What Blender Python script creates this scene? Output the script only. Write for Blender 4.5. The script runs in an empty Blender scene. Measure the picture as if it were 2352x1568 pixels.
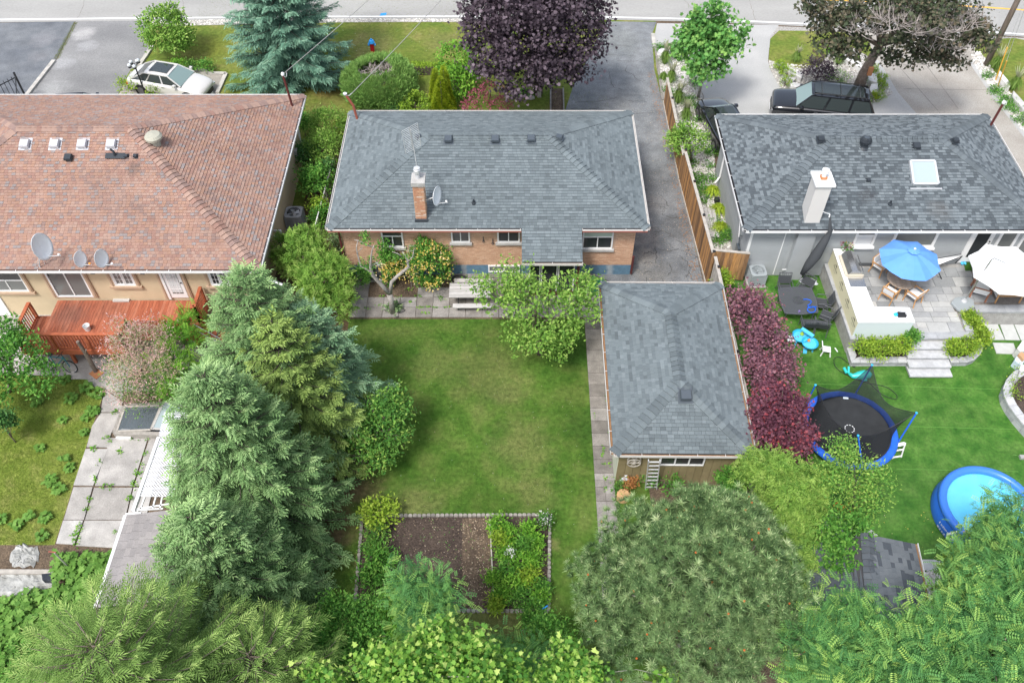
import bpy, math, random
import numpy as np
from mathutils import Vector, Matrix, noise
random.seed(7); rng = np.random.default_rng(7)
C = bpy.context.scene.collection
sc = bpy.context.scene
R = math.radians
# ---------------- camera ----------------
CAMH = 29.0; PITCH = R(49.8); FPX = 2013.0
cd = bpy.data.cameras.new('camera'); cam = bpy.data.objects.new('camera', cd); C.objects.link(cam)
cam.location = (0, 0, CAMH); cam.rotation_euler = (math.pi/2-PITCH, 0, 0)
cd.sensor_width = 36; cd.lens = 36*FPX/2352; cd.clip_end = 2000; cd.clip_start = .3
sc.camera = cam
# ---------------- light ----------------
w = bpy.data.worlds.new('World'); sc.world = w; w.use_nodes = True
wn = w.node_tree; bg = wn.nodes['Background']
sky = wn.nodes.new('ShaderNodeTexSky'); sky.sky_type = 'NISHITA'; sky.sun_disc = False
SUN_EL, SUN_AZ = R(58), R(215)
sky.sun_elevation = SUN_EL; sky.sun_rotation = SUN_AZ; sky.dust_density = 3.0
hs = wn.nodes.new('ShaderNodeHueSaturation'); hs.inputs['Saturation'].default_value = .62
wn.links.new(sky.outputs[0], hs.inputs['Color']); wn.links.new(hs.outputs[0], bg.inputs[0])
bg.inputs[1].default_value = .125
sd = bpy.data.lights.new('sun', 'SUN'); sun = bpy.data.objects.new('sun', sd); C.objects.link(sun)
sd.energy = 1.5; sd.angle = R(11); sd.color = (1, .98, .95)
sv = Vector((math.sin(SUN_AZ)*math.cos(SUN_EL), math.cos(SUN_AZ)*math.cos(SUN_EL), math.sin(SUN_EL)))
sun.rotation_euler = sv.to_track_quat('Z', 'Y').to_euler()
sc.view_settings.view_transform = 'Standard'; sc.view_settings.look = 'None'
sc.view_settings.exposure = 1.10; sc.view_settings.gamma = 1; sc.view_settings.use_curve_mapping = False
sc.render.engine = 'CYCLES'
sc.cycles.max_bounces = 6; sc.cycles.transparent_max_bounces = 6
sc.cycles.diffuse_bounces = 3; sc.cycles.glossy_bounces = 2; sc.cycles.transmission_bounces = 3
try: sc.cycles.use_denoising = True
except Exception: pass

ca, sa = math.cos(PITCH), math.sin(PITCH)
def ray(px, py):
    dx = (px-1176)/FPX; dy = (784-py)/FPX
    return Vector((dx, ca+dy*sa, -sa+dy*ca))
def P(px, py, z=0.0):            # photo pixel (2352 wide) at a height -> world point
    d = ray(px, py); t = (z-CAMH)/d.z
    return Vector((d.x*t, d.y*t, z))
def PY(px, py, Y):               # photo pixel on an upright plane at distance Y
    d = ray(px, py); t = Y/d.y
    return Vector((d.x*t, Y, CAMH+d.z*t))
def Q(c, r, x, y, z=0.0):        # x4 crop tile pixel
    return P(588*c+x/4, 392*r+y/4, z)
def QY(c, r, x, y, Y): return PY(588*c+x/4, 392*r+y/4, Y)

# ---------------- materials ----------------
MATS = {}
def mat(name, cols, rough=.85, v=True, scale=1.0, n1=None, n2=None, bump=None, spots=(), metal=0, coat=0, spec=.3, stretch=None, alpha=1, mode='LINEAR', trans=0, emit=None):
    m = bpy.data.materials.new(name); m.use_nodes = True; MATS[name] = m
    nt = m.node_tree; N = nt.nodes; L = nt.links; b = N['Principled BSDF']
    b.inputs['Roughness'].default_value = rough; b.inputs['Metallic'].default_value = metal
    b.inputs['Specular IOR Level'].default_value = spec
    if coat: b.inputs['Coat Weight'].default_value = coat; b.inputs['Coat Roughness'].default_value = .05
    geo = N.new('ShaderNodeNewGeometry'); pos = geo.outputs['Position']
    if stretch:
        mp = N.new('ShaderNodeMapping'); mp.inputs['Scale'].default_value = stretch
        L.new(pos, mp.inputs['Vector']); pos = mp.outputs[0]
    def noi(s, det=3, dist=0):
        n = N.new('ShaderNodeTexNoise'); n.inputs['Scale'].default_value = s; n.inputs['Detail'].default_value = det
        n.inputs['Distortion'].default_value = dist
        L.new(pos, n.inputs['Vector']); return n.outputs['Fac']
    if isinstance(cols, tuple): cols = [cols]
    if len(cols) == 1:
        rgb = N.new('ShaderNodeRGB'); rgb.outputs[0].default_value = (*cols[0], 1); col = rgb.outputs[0]
    else:
        rp = N.new('ShaderNodeValToRGB'); rp.color_ramp.interpolation = mode
        e = rp.color_ramp.elements
        lo, hi = (0, 1) if v else (.32, .68)
        k = len(cols)
        for i, c in enumerate(cols):
            t = lo+(hi-lo)*i/(k-1 if mode == 'LINEAR' else k)
            if i < 2: e[i].position = t; e[i].color = (*c, 1)
            else: x = e.new(t); x.color = (*c, 1)
        if v:
            at = N.new('ShaderNodeAttribute'); at.attribute_name = 'v'; L.new(at.outputs['Fac'], rp.inputs[0])
        else: L.new(noi(scale, 5), rp.inputs[0])
        col = rp.outputs[0]
    for (sx, sy, sr, scol, st) in spots:
        vm = N.new('ShaderNodeVectorMath'); vm.operation = 'MULTIPLY_ADD'
        vm.inputs[1].default_value = (1, 1, 0); vm.inputs[2].default_value = (-sx, -sy, 0); L.new(geo.outputs['Position'], vm.inputs[0])
        ln = N.new('ShaderNodeVectorMath'); ln.operation = 'LENGTH'; L.new(vm.outputs[0], ln.inputs[0])
        ad = N.new('ShaderNodeMath'); ad.operation = 'MULTIPLY_ADD'; ad.inputs[1].default_value = sr*1.6
        L.new(noi(1.3/max(sr, .3)+.6, 5), ad.inputs[0]); L.new(ln.outputs['Value'], ad.inputs[2])
        mr = N.new('ShaderNodeMapRange'); mr.inputs[1].default_value = sr*1.25; mr.inputs[2].default_value = sr*2.1
        mr.inputs[3].default_value = st; mr.inputs[4].default_value = 0; L.new(ad.outputs[0], mr.inputs[0])
        mx = N.new('ShaderNodeMix'); mx.data_type = 'RGBA'; L.new(mr.outputs[0], mx.inputs[0]); L.new(col, mx.inputs[6]); mx.inputs[7].default_value = (*scol, 1)
        col = mx.outputs[2]
    for nn in (n1, n2):
        if nn:
            mr = N.new('ShaderNodeMapRange'); mr.inputs[1].default_value = .3; mr.inputs[2].default_value = .7
            mr.inputs[3].default_value = nn[1]; mr.inputs[4].default_value = nn[2]
            L.new(noi(nn[0], 4), mr.inputs[0])
            vm = N.new('ShaderNodeVectorMath'); vm.operation = 'SCALE'; L.new(col, vm.inputs[0]); L.new(mr.outputs[0], vm.inputs['Scale'])
            col = vm.outputs[0]
    L.new(col, b.inputs['Base Color'])
    if bump:
        bp = N.new('ShaderNodeBump'); bp.inputs['Strength'].default_value = bump[1]; bp.inputs['Distance'].default_value = bump[2] if len(bump) > 2 else .02
        L.new(noi(bump[0], 4), bp.inputs['Height']); L.new(bp.outputs[0], b.inputs['Normal'])
    if alpha < 1: b.inputs['Alpha'].default_value = alpha
    if trans:
        tr = N.new('ShaderNodeBsdfTranslucent'); ms = N.new('ShaderNodeMixShader'); ms.inputs[0].default_value = trans
        L.new(col, tr.inputs[0]); L.new(b.outputs[0], ms.inputs[1]); L.new(tr.outputs[0], ms.inputs[2])
        L.new(ms.outputs[0], N['Material Output'].inputs[0])
    return m

# ---------------- mesh helpers ----------------
ROOT = {}
def setp(o, label=None, cat=None, group=None, kind=None):
    if label: o['label'] = label
    if cat: o['category'] = cat
    if group: o['group'] = group
    if kind: o['kind'] = kind
    return o
def thing(name, label, cat, loc=(0, 0, 0), rz=0, group=None, local=False):
    o = bpy.data.objects.new(name, None); C.objects.link(o); o.empty_display_size = .2
    o.location = loc; o.rotation_euler = (0, 0, rz)
    ROOT[o.name] = None if local else Matrix.Translation(-Vector(loc))
    return setp(o, label, cat, group)
def meshobj(name, verts, faces_flat, counts, vals, m, parent, smooth=False):
    """verts Nx3 array, faces_flat int array, counts per face"""
    verts = np.asarray(verts, dtype=np.float32).reshape(-1, 3)
    if parent is not None:
        r = ROOT.get(parent.name)
        if r is not None: verts = verts + np.array(r.to_translation(), dtype=np.float32)
    me = bpy.data.meshes.new(name)
    faces_flat = np.asarray(faces_flat, dtype=np.int32); counts = np.asarray(counts, dtype=np.int32)
    me.vertices.add(len(verts)); me.vertices.foreach_set('co', verts.ravel())
    me.loops.add(len(faces_flat)); me.loops.foreach_set('vertex_index', faces_flat)
    me.polygons.add(len(counts))
    st = np.concatenate(([0], np.cumsum(counts)[:-1])).astype(np.int32)
    me.polygons.foreach_set('loop_start', st); me.polygons.foreach_set('loop_total', counts)
    me.polygons.foreach_set('use_smooth', np.full(len(counts), bool(smooth)))
    a = me.attributes.new('v', 'FLOAT', 'FACE'); a.data.foreach_set('value', np.asarray(vals, dtype=np.float32))
    me.update(calc_edges=True)
    if m: me.materials.append(m)
    o = bpy.data.objects.new(name, me); C.objects.link(o)
    if parent is not None:
        o.parent = parent; ROOT[o.name] = ROOT.get(parent.name)
    return o
class MB:
    def __init__(s): s.v = []; s.f = []; s.a = []
    def face(s, pts, v=.5):
        i = len(s.v); s.v += [tuple(p) for p in pts]; s.f.append(list(range(i, i+len(pts)))); s.a.append(v); return s
    def obox(s, o, ax, ay, az, v=.5):
        o, ax, ay, az = Vector(o), Vector(ax), Vector(ay), Vector(az); i = len(s.v)
        if ax.cross(ay).dot(az) < 0: ax, ay = ay, ax
        for k in range(8):
            p = o + (ax if k & 1 else Vector()) + (ay if k & 2 else Vector()) + (az if k & 4 else Vector()); s.v.append(tuple(p))
        for q in ((0, 2, 3, 1), (4, 5, 7, 6), (0, 1, 5, 4), (1, 3, 7, 5), (3, 2, 6, 7), (2, 0, 4, 6)):
            s.f.append([i+j for j in q]); s.a.append(v)
        return s
    def box(s, x0, x1, y0, y1, z0, z1, v=.5): return s.obox((x0, y0, z0), (x1-x0, 0, 0), (0, y1-y0, 0), (0, 0, z1-z0), v)
    def beam(s, p, q, w, h, up=(0, 0, 1), v=.5):
        p, q = Vector(p), Vector(q); d = q-p; u = Vector(up); x = d.cross(u)
        if x.length < 1e-6: x = d.cross(Vector((1, 0, 0)))
        x.normalize(); u = x.cross(d).normalized()
        return s.obox(p-x*w/2-u*h/2, d, x*w, u*h, v)
    def tube(s, pts, r, n=6, v=.5, cap=True, closed=False):
        pts = [Vector(p) for p in pts]; m = len(pts)
        rs = r if isinstance(r, (list, tuple)) else [r]*m
        i0 = len(s.v); u = None
        for k, p in enumerate(pts):
            if closed: d = pts[(k+1) % m]-pts[k-1]
            else: d = pts[min(k+1, m-1)]-pts[max(k-1, 0)]
            if d.length < 1e-9: d = Vector((0, 0, 1))
            d.normalize()
            if u is None: u = d.orthogonal().normalized()
            u = (u-d*u.dot(d))
            u = u.normalized() if u.length > 1e-6 else d.orthogonal().normalized()
            w = d.cross(u)
            for j in range(n):
                a = 2*math.pi*j/n; s.v.append(tuple(p+(u*math.cos(a)+w*math.sin(a))*rs[k]))
        for k in range(m if closed else m-1):
            for j in range(n):
                a = i0+k*n+j; b = i0+k*n+(j+1) % n; k2 = (k+1) % m
                s.f.append([a, b, i0+k2*n+(j+1) % n, i0+k2*n+j]); s.a.append(v)
        if cap and not closed:
            s.f.append([i0+j for j in range(n)][::-1]); s.a.append(v)
            s.f.append([i0+(m-1)*n+j for j in range(n)]); s.a.append(v)
        return s
    def prism(s, poly, z0, z1, v=.5, bottom=True):
        poly = [Vector((p[0], p[1], 0)) for p in poly]; n = len(poly)
        ar = sum(poly[i].x*poly[(i+1) % n].y-poly[(i+1) % n].x*poly[i].y for i in range(n))
        if ar < 0: poly = poly[::-1]
        i = len(s.v)
        s.v += [(p.x, p.y, z0) for p in poly]+[(p.x, p.y, z1) for p in poly]
        for k in range(n): s.f.append([i+k, i+(k+1) % n, i+n+(k+1) % n, i+n+k]); s.a.append(v)
        s.f.append([i+n+k for k in range(n)]); s.a.append(v)
        if bottom: s.f.append([i+k for k in range(n)][::-1]); s.a.append(v)
        return s
    def lathe(s, prof, c=(0, 0, 0), n=16, v=.5, sx=1, sy=1, mtx=None, cap=True):
        i = len(s.v); c = Vector(c)
        for r, z in prof:
            for j in range(n):
                a = 2*math.pi*j/n; p = Vector((r*math.cos(a)*sx, r*math.sin(a)*sy, z))
                if mtx: p = mtx @ p
                s.v.append(tuple(p+c))
        for k in range(len(prof)-1):
            for j in range(n):
                s.f.append([i+k*n+j, i+k*n+(j+1) % n, i+(k+1)*n+(j+1) % n, i+(k+1)*n+j]); s.a.append(v)
        if cap and prof[0][0] > 1e-4: s.f.append([i+j for j in range(n)][::-1]); s.a.append(v)
        if cap and prof[-1][0] > 1e-4: s.f.append([i+(len(prof)-1)*n+j for j in range(n)]); s.a.append(v)
        return s
    def build(s, name, m, parent=None, smooth=False, **kw):
        flat = [j for f in s.f for j in f]
        o = meshobj(name, s.v, flat, [len(f) for f in s.f], s.a, MATS[m] if isinstance(m, str) else m, parent, smooth)
        setp(o, **kw) if kw else None
        return o
def box(x0, x1, y0, y1, z0, z1, v=.5): return MB().box(x0, x1, y0, y1, z0, z1, v)
def bevel(o, w=.01, seg=2):
    b = o.modifiers.new('bevel', 'BEVEL'); b.width = w; b.segments = seg; b.limit_method = 'ANGLE'; b.angle_limit = R(40); return o
def piece(name, me, mtx, parent):      # shares mesh data
    o = bpy.data.objects.new(name, me); C.objects.link(o); o.parent = parent
    r = ROOT.get(parent.name)
    o.matrix_local = (r @ mtx) if r is not None else mtx
    return o
def copy_tree(o, parent=None):
    c = o.copy(); C.objects.link(c); c.parent = parent
    if o.name in ROOT: ROOT[c.name] = ROOT[o.name]
    for ch in o.children: copy_tree(ch, c)
    return c
def place(o, loc, rz=0, label=None, copy=True, group=None):
    c = copy_tree(o) if copy else o
    c.location = loc; c.rotation_euler = (0, 0, rz)
    if label: c['label'] = label
    if group: c['group'] = group
    return c
def sheet(name, poly, z, m, kind='structure', parent=None, v=.5, **kw):
    n = len(poly); ar = sum(poly[i][0]*poly[(i+1) % n][1]-poly[(i+1) % n][0]*poly[i][1] for i in range(n))
    if ar < 0: poly = poly[::-1]
    o = MB().face([(p[0], p[1], z) for p in poly], v).build(name, m, parent)
    setp(o, kind=kind, **kw); return o
def inpoly(x, y, poly):
    x = np.asarray(x); y = np.asarray(y); ins = np.zeros(x.shape, bool); n = len(poly)
    for i in range(n):
        x1, y1 = poly[i][0], poly[i][1]; x2, y2 = poly[(i+1) % n][0], poly[(i+1) % n][1]
        c = ((y1 > y) != (y2 > y)) & (x < (x2-x1)*(y-y1)/((y2-y1) if abs(y2-y1) > 1e-9 else 1e-9)+x1)
        ins ^= c
    return ins
# ---- leaf templates: (verts, faces, vofs) x = along, y = width, z = normal
def T_leaf(l=1, w=.5, fold=.12):
    return np.array([(0, 0, 0), (l*.45, w/2, fold), (l, 0, -.08), (l*.45, -w/2, fold)]), [(0, 3, 2, 1)], [0]
def T_lobed(l=1):
    v = [(0, 0, 0), (.1, -.45, .05), (.45, -.3, 0), (.55, -.55, .05), (.65, -.2, 0), (1.0, 0, -.1), (.65, .2, 0), (.55, .55, .05), (.45, .3, 0), (.1, .45, .05)]
    return np.array(v)*l, [(0, 1, 2), (2, 3, 4), (4, 5, 6), (6, 7, 8), (8, 9, 0), (0, 2, 4, 6, 8)], [0]*6
def T_frond(pairs=6, l=1.0, lw=.09, ll=.24):
    v = []; f = []; a = []
    for k in range(pairs):
        x = l*(.15+.8*k/(pairs-1)); z = -.25*(x/l)**2*l
        s_ = ll*(1-.35*abs(k/(pairs-1)-.4))
        for sd_ in (1, -1):
            i = len(v); dx = s_*.3
            v += [(x, 0, z), (x+dx*.4-lw/2, sd_*s_*.55, z+.02), (x+dx, sd_*s_, z-.03), (x+dx*.4+lw/2, sd_*s_*.5, z+.02)]
            f.append((i, i+1, i+2, i+3) if sd_ < 0 else (i+3, i+2, i+1, i)); a.append(.12*k/pairs)
    return np.array(v), f, a
def T_twig(l=1, w=.2):
    v = []; f = []
    for k in (0, 1):
        c, s_ = (1, 0) if k == 0 else (0, 1); i = len(v)
        v += [(0, -w*.3*c, -w*.3*s_), (l*.55, -w*.5*c, -w*.5*s_), (l, 0, 0), (l*.55, w*.5*c, w*.5*s_), (0, w*.3*c, w*.3*s_)]
        f.append((i, i+1, i+2, i+3, i+4))
    return np.array(v, float), f, [0, 0]
def T_spray(n=7, l=1, w=.13, flat=.5, spread=1.1):   # small conifer / cedar spray
    v = []; f = []; a = []
    for k in range(n):
        t = k/(n-1); x0 = l*.65*t; sd_ = (-1 if k % 2 else 1) if k < n-1 else 0
        ang = spread*sd_*(1-.25*t); ln = l*(.5-.18*t) if sd_ else l*.42
        d = np.array((math.cos(ang), math.sin(ang), -.08)); p = np.array((x0, 0, 0)); q = np.array((-math.sin(ang), math.cos(ang), 0))
        i = len(v); b = p+d*ln*.5
        v += [tuple(p), tuple(b-q*w/2+(0, 0, flat*w)), tuple(p+d*ln), tuple(b+q*w/2+(0, 0, flat*w))]
        f.append((i, i+1, i+2, i+3)); a.append(.15*t)
    return np.array(v, float), f, a
def T_tuft(n=14, l=1, w=.05, open_=1.15, candle=0):
    v = []; f = []; a = []; r_ = random.Random(3)
    for k in range(n):
        az = 2*math.pi*(k*.618); el = open_*(.25+.75*((k+.5)/n))
        d = np.array((math.cos(el), math.sin(el)*math.cos(az), math.sin(el)*math.sin(az))); q = np.cross(d, (r_.uniform(-1, 1), r_.uniform(-1, 1), r_.uniform(-1, 1))); q /= np.linalg.norm(q)+1e-9
        i = len(v); v += [tuple(q*w/2), tuple(d*l*r_.uniform(.8, 1)), tuple(-q*w/2)]; f.append((i, i+1, i+2)); a.append(r_.uniform(-.1, .1))
    if candle:
        for k in (0, 1):
            q = np.array((0, 1-k, k))*w*.9; i = len(v); v += [tuple(q), (candle, 0, 0), tuple(-q)]; f.append((i, i+1, i+2)); a.append(.6)
    return np.array(v, float), f, a
def norm(a): return a/(np.linalg.norm(a, axis=1, keepdims=True)+1e-9)
def scatter(name, m, parent, tmpl, pos, d, n, size, val, smooth=False, **kw):
    tv, tf, ta = tmpl; K = len(pos)
    pos = np.asarray(pos, float); d = norm(np.asarray(d, float)); n = np.asarray(n, float)
    y = norm(np.cross(n, d)); z = np.cross(d, y)
    sz = np.broadcast_to(np.asarray(size, float), (K,))
    V = (tv[None, :, 0:1]*d[:, None, :]+tv[None, :, 1:2]*y[:, None, :]+tv[None, :, 2:3]*z[:, None, :])*sz[:, None, None]+pos[:, None, :]
    cnt = np.array([len(f) for f in tf]); flat = np.array([j for f in tf for j in f])
    F = (flat[None, :]+(np.arange(K)*len(tv))[:, None]).ravel()
    vals = np.clip(np.broadcast_to(np.asarray(val, float), (K,))[:, None]+np.array(ta)[None, :], 0, 1).ravel()
    o = meshobj(name, V.reshape(-1, 3), F, np.tile(cnt, K), vals, MATS[m], parent, smooth)
    if kw: setp(o, **kw)
    return o
def rdir(n):
    a = rng.normal(size=(n, 3)); return norm(a)
def lowf(p, s):   # cheap smooth noise from sines
    return (np.sin(p[:, 0]*s*1.7+1.3+p[:, 1]*s*.6)+np.sin(p[:, 1]*s*1.9+.4-p[:, 2]*s*.8)+np.sin(p[:, 2]*s*2.1+2.2+p[:, 0]*s*.9))/3
def crown_pts(ells, nclump, nleaf, cr, shell=.55, warp=.18, low=-.5):
    """ells: list of (cx,cy,cz,rx,ry,rz). returns leaf pos, outward dir, tip factor"""
    vol = np.array([e[3]*e[4]+e[3]*e[5] for e in ells]); pr = vol/vol.sum(); outp = []; outd = []; outt = []; cents = []
    for e, q in zip(ells, pr):
        nc = max(3, int(nclump*q)); dr = rdir(nc*2); dr = dr[dr[:, 2] > low][:nc]; nc = len(dr)
        rad = (shell+(1-shell)*rng.random(nc)**.6)*(1+warp*lowf(dr*2.2+np.array(e[:3]), 1.3))
        c = dr*rad[:, None]*np.array(e[3:6])+np.array(e[:3]); cents.append(c)
        off = rng.normal(size=(nc, nleaf, 3))*cr*np.array([1, 1, .65])
        p = (c[:, None, :]+off).reshape(-1, 3); dd = np.repeat(dr, nleaf, 0)
        t = (off/cr*dr[:, None, :]).sum(2).reshape(-1)
        outp.append(p); outd.append(dd); outt.append(t)
    return np.concatenate(outp), np.concatenate(outd), np.concatenate(outt), np.concatenate(cents)
def limbs(mb, base, top, cents, r0, k=14, split=.45, wig=.25, tipr=.012):
    base, top = Vector(base), Vector(top); h = (top-base)
    pts = [base+h*t+Vector((random.uniform(-1, 1), random.uniform(-1, 1), 0))*wig*.25*(0 < t < 1) for t in (0, .2, .4, .6, .8, 1)]
    mb.tube(pts, [r0*1.25, r0, r0*.9, r0*.75, r0*.55, r0*.25], 8)
    idx = rng.choice(len(cents), min(k, len(cents)), replace=False)
    for i in idx:
        c = Vector(cents[i]); t = random.uniform(split, .95); p = base+h*t; dd = c-p; L_ = dd.length; r1 = r0*(.5*(1-t)+.18)
        pp = [p, p+dd*.35+Vector((0, 0, .08*L_)), p+dd*.7+Vector((random.uniform(-1, 1), random.uniform(-1, 1), random.uniform(0, 1)))*.06*L_, c]
        mb.tube(pp, [r1, r1*.7, r1*.45, tipr], 5)
# ---------------- materials list ----------------
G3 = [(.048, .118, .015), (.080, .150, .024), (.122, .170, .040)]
L0 = P(780, 1110); L1 = P(770, 1180); L2 = P(820, 1010)
def sp(px, py, r, col, st): p = P(px, py); return (p.x, p.y, r, col, st)
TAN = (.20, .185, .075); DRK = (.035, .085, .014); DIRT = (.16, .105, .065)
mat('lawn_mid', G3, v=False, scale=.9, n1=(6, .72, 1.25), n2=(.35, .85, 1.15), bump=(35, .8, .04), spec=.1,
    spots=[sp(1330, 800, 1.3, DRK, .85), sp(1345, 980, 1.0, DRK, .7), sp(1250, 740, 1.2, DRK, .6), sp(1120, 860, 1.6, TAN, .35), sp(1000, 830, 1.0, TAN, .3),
           sp(1200, 1020, 1.3, TAN, .4), sp(950, 1170, 1.1, TAN, .5), sp(1230, 1130, .9, TAN, .35), sp(1170, 900, .8, TAN, .35), sp(1100, 1430, 1.0, TAN, .6), sp(1180, 1420, .8, TAN, .6), sp(1240, 1290, .25, TAN, .8), sp(1270, 1250, .25, TAN, .6),
           sp(795, 1110, 1.1, DIRT, .95), sp(775, 1210, .8, DIRT, .8), sp(760, 1050, .9, DIRT, .9), sp(720, 1300, .6, DIRT, .7), sp(830, 1290, .35, TAN, .8), sp(820, 900, .6, TAN, .4), sp(850, 1130, .5, TAN, .6)])
mat('lawn_front', [(.115, .175, .03), (.16, .20, .04), (.23, .225, .07)], v=False, scale=.8, n1=(5, .75, 1.2), bump=(30, .8, .04), spec=.1,
    spots=[sp(950, 150, 1.4, (.09, .15, .02), .6), sp(1020, 95, 1.2, TAN, .5), sp(860, 100, 1.5, TAN, .5), sp(480, 110, 1.3, (.19, .20, .035), .6), sp(760, 200, 1.4, (.2, .14, .05), .7), sp(740, 260, 1.2, (.15, .12, .05), .6), sp(1240, 230, 1.2, (.10, .145, .02), .7)])
mat('lawn_left', [(.14, .20, .03), (.21, .26, .05), (.26, .27, .08)], v=False, scale=1.4, n1=(7, .7, 1.25), bump=(22, 1, .05), spec=.1,
    spots=[sp(80, 930, 1.1, (.07, .11, .02), .7), sp(180, 900, .5, (.06, .09, .015), .5)])
mat('turf', [(.032, .12, .012), (.062, .165, .022), (.10, .21, .038)], v=False, scale=1.6, n1=(9, .75, 1.2), n2=(.5, .8, 1.15), bump=(60, .6, .02), rough=.6, spec=.25)
mat('soil', [(.10, .075, .055), (.17, .125, .085)], v=False, scale=2, n1=(14, .6, 1.35), bump=(18, 1, .05), spec=.1)
mat('bed_soil', [(.060, .045, .038), (.10, .075, .060)], v=False, scale=1.6, n1=(16, .55, 1.4), bump=(16, 1, .06), spec=.1)
mat('dry_mulch', [(.095, .07, .052), (.155, .115, .08)], v=False, scale=2.5, n1=(14, .6, 1.35), bump=(18, 1, .05), spec=.1)
mat('needle_litter', [(.13, .085, .05), (.09, .085, .04)], v=False, scale=1.2, n1=(14, .6, 1.35), bump=(18, 1, .05), spec=.1)
mat('gravel_ground', [(.30, .28, .25), (.50, .48, .45)], v=False, scale=9, n1=(26, .5, 1.35), bump=(26, 1, .04), spec=.2)
mat('road', [(.30, .295, .28), (.365, .36, .34)], v=False, scale=.35, n1=(22, .9, 1.08), stretch=(.35, 1, 1), bump=(40, .2), spec=.2)
mat('asphalt_blue', [(.12, .13, .145), (.18, .19, .20)], v=False, scale=.5, n1=(18, .78, 1.2), n2=(1.5, .85, 1.15), bump=(40, .5), spec=.2,
    spots=[sp(100, 90, .8, (.22, .22, .23), .6), sp(90, 130, .6, (.2, .2, .21), .5)])
mat('asphalt_old', [(.19, .19, .19), (.27, .268, .262)], v=False, scale=.5, n1=(18, .8, 1.18), stretch=(.6, 1, 1), bump=(40, .5), spec=.2,
    spots=[sp(190, 78, .7, (.4, .39, .38), .8), sp(200, 105, .6, (.35, .35, .35), .6), sp(140, 145, .7, (.35, .35, .35), .7), sp(210, 190, 1.6, (.15, .15, .15), .5), sp(120, 205, .8, (.36, .36, .35), .6)])
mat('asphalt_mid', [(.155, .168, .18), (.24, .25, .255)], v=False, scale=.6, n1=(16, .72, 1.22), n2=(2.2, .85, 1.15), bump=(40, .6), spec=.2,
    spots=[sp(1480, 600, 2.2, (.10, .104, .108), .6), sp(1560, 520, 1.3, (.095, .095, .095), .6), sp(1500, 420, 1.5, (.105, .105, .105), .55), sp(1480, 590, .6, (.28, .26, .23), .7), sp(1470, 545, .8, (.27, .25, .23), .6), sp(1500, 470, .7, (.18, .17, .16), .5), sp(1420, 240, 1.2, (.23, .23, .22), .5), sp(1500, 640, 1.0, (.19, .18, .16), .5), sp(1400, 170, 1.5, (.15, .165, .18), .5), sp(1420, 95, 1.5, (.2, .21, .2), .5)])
mat('crack', (.075, .073, .07))
mat('drive_pale', [(.36, .36, .35), (.44, .435, .42)], v=False, scale=.5, n1=(18, .9, 1.1), bump=(40, .3), spec=.2)
mat('aggregate', [(.30, .275, .24), (.40, .375, .335)], v=False, scale=.6, n1=(38, .72, 1.25), bump=(50, .5), spec=.2)
mat('concrete', [(.26, .25, .235), (.36, .35, .33), (.46, .45, .43)], scale=1.0, n1=(3.5, .82, 1.12), n2=(22, .85, 1.12), bump=(30, .4), spec=.2)
mat('concrete_old', [(.33, .31, .285), (.41, .39, .365), (.47, .455, .43)], n1=(1.6, .72, 1.15), n2=(20, .85, 1.12), bump=(24, .5), spec=.2)
mat('walk_slab', [(.17, .155, .14), (.23, .21, .19), (.30, .28, .26)], n1=(2.5, .75, 1.2), n2=(24, .78, 1.2), bump=(24, .5), spec=.2)
mat('curb', [(.38, .36, .32), (.52, .50, .46)], n1=(3, .8, 1.15), bump=(25, .5))
mat('paint_white', (.80, .80, .80), rough=.6)
mat('paint_yellow', (.75, .42, .06), rough=.6)
mat('bluestone', [(.24, .25, .25), (.33, .335, .335), (.44, .44, .42), (.50, .485, .45)], n1=(1.8, .85, 1.12), n2=(16, .92, 1.06), spec=.3, rough=.6)
mat('stone_cap', [(.26, .27, .28), (.40, .41, .42), (.50, .50, .50)], n1=(4, .85, 1.12), n2=(25, .9, 1.08), spec=.2)
mat('paver_pale', [(.44, .45, .43), (.52, .53, .51)], n1=(4, .93, 1.06))
mat('white_rock', [(.45, .44, .42), (.66, .65, .63), (.75, .74, .72)], n1=(5, .8, 1.1), bump=(8, .6, .03))
mat('edging', [(.20, .185, .165), (.34, .315, .28)], n1=(8, .75, 1.15), bump=(20, .5))
mat('shingle_grey', [(.088, .104, .112), (.150, .178, .188), (.195, .228, .24)], n1=(60, .86, 1.14), n2=(.5, .88, 1.07), spec=.15, bump=(90, .4))
mat('shingle_two', [(.080, .094, .104), (.125, .146, .158), (.180, .208, .222)], n1=(60, .88, 1.12), n2=(.6, .88, 1.06), spots=[(P(1997, 432, 4.3)[0], P(1997, 432, 4.3)[1], .35, (.05, .05, .055), .55), (P(2160, 480, 3.7)[0], P(2160, 480, 3.7)[1], .5, (.12, .11, .10), .35)], spec=.15, bump=(90, .4))
mat('shingle_shed', [(.075, .085, .10), (.12, .135, .15), (.17, .185, .20)], n1=(60, .88, 1.12), n2=(.8, .93, 1.06), spec=.15, bump=(90, .4))
mat('shingle_brown', [(.325, .205, .16), (.29, .175, .14), (.34, .23, .185), (.26, .18, .155), (.335, .205, .15), (.265, .23, .22)], mode='CONSTANT', n1=(50, .88, 1.12), n2=(.7, .86, 1.08), spots=[(P(308, 392, 5)[0], P(308, 392, 5)[1], .28, (.13, .10, .09), .6), (P(120, 600, 3.6)[0], P(120, 600, 3.6)[1], .5, (.20, .15, .13), .5), (P(250, 470, 4.3)[0], P(250, 470, 4.3)[1], 1.2, (.28, .19, .16), .35)], spec=.15, bump=(90, .4))
mat('shingle_old', [(.24, .225, .22), (.29, .27, .26)], n1=(30, .85, 1.15), n2=(1.2, .85, 1.12))
mat('roof_under', (.06, .06, .065))
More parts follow.
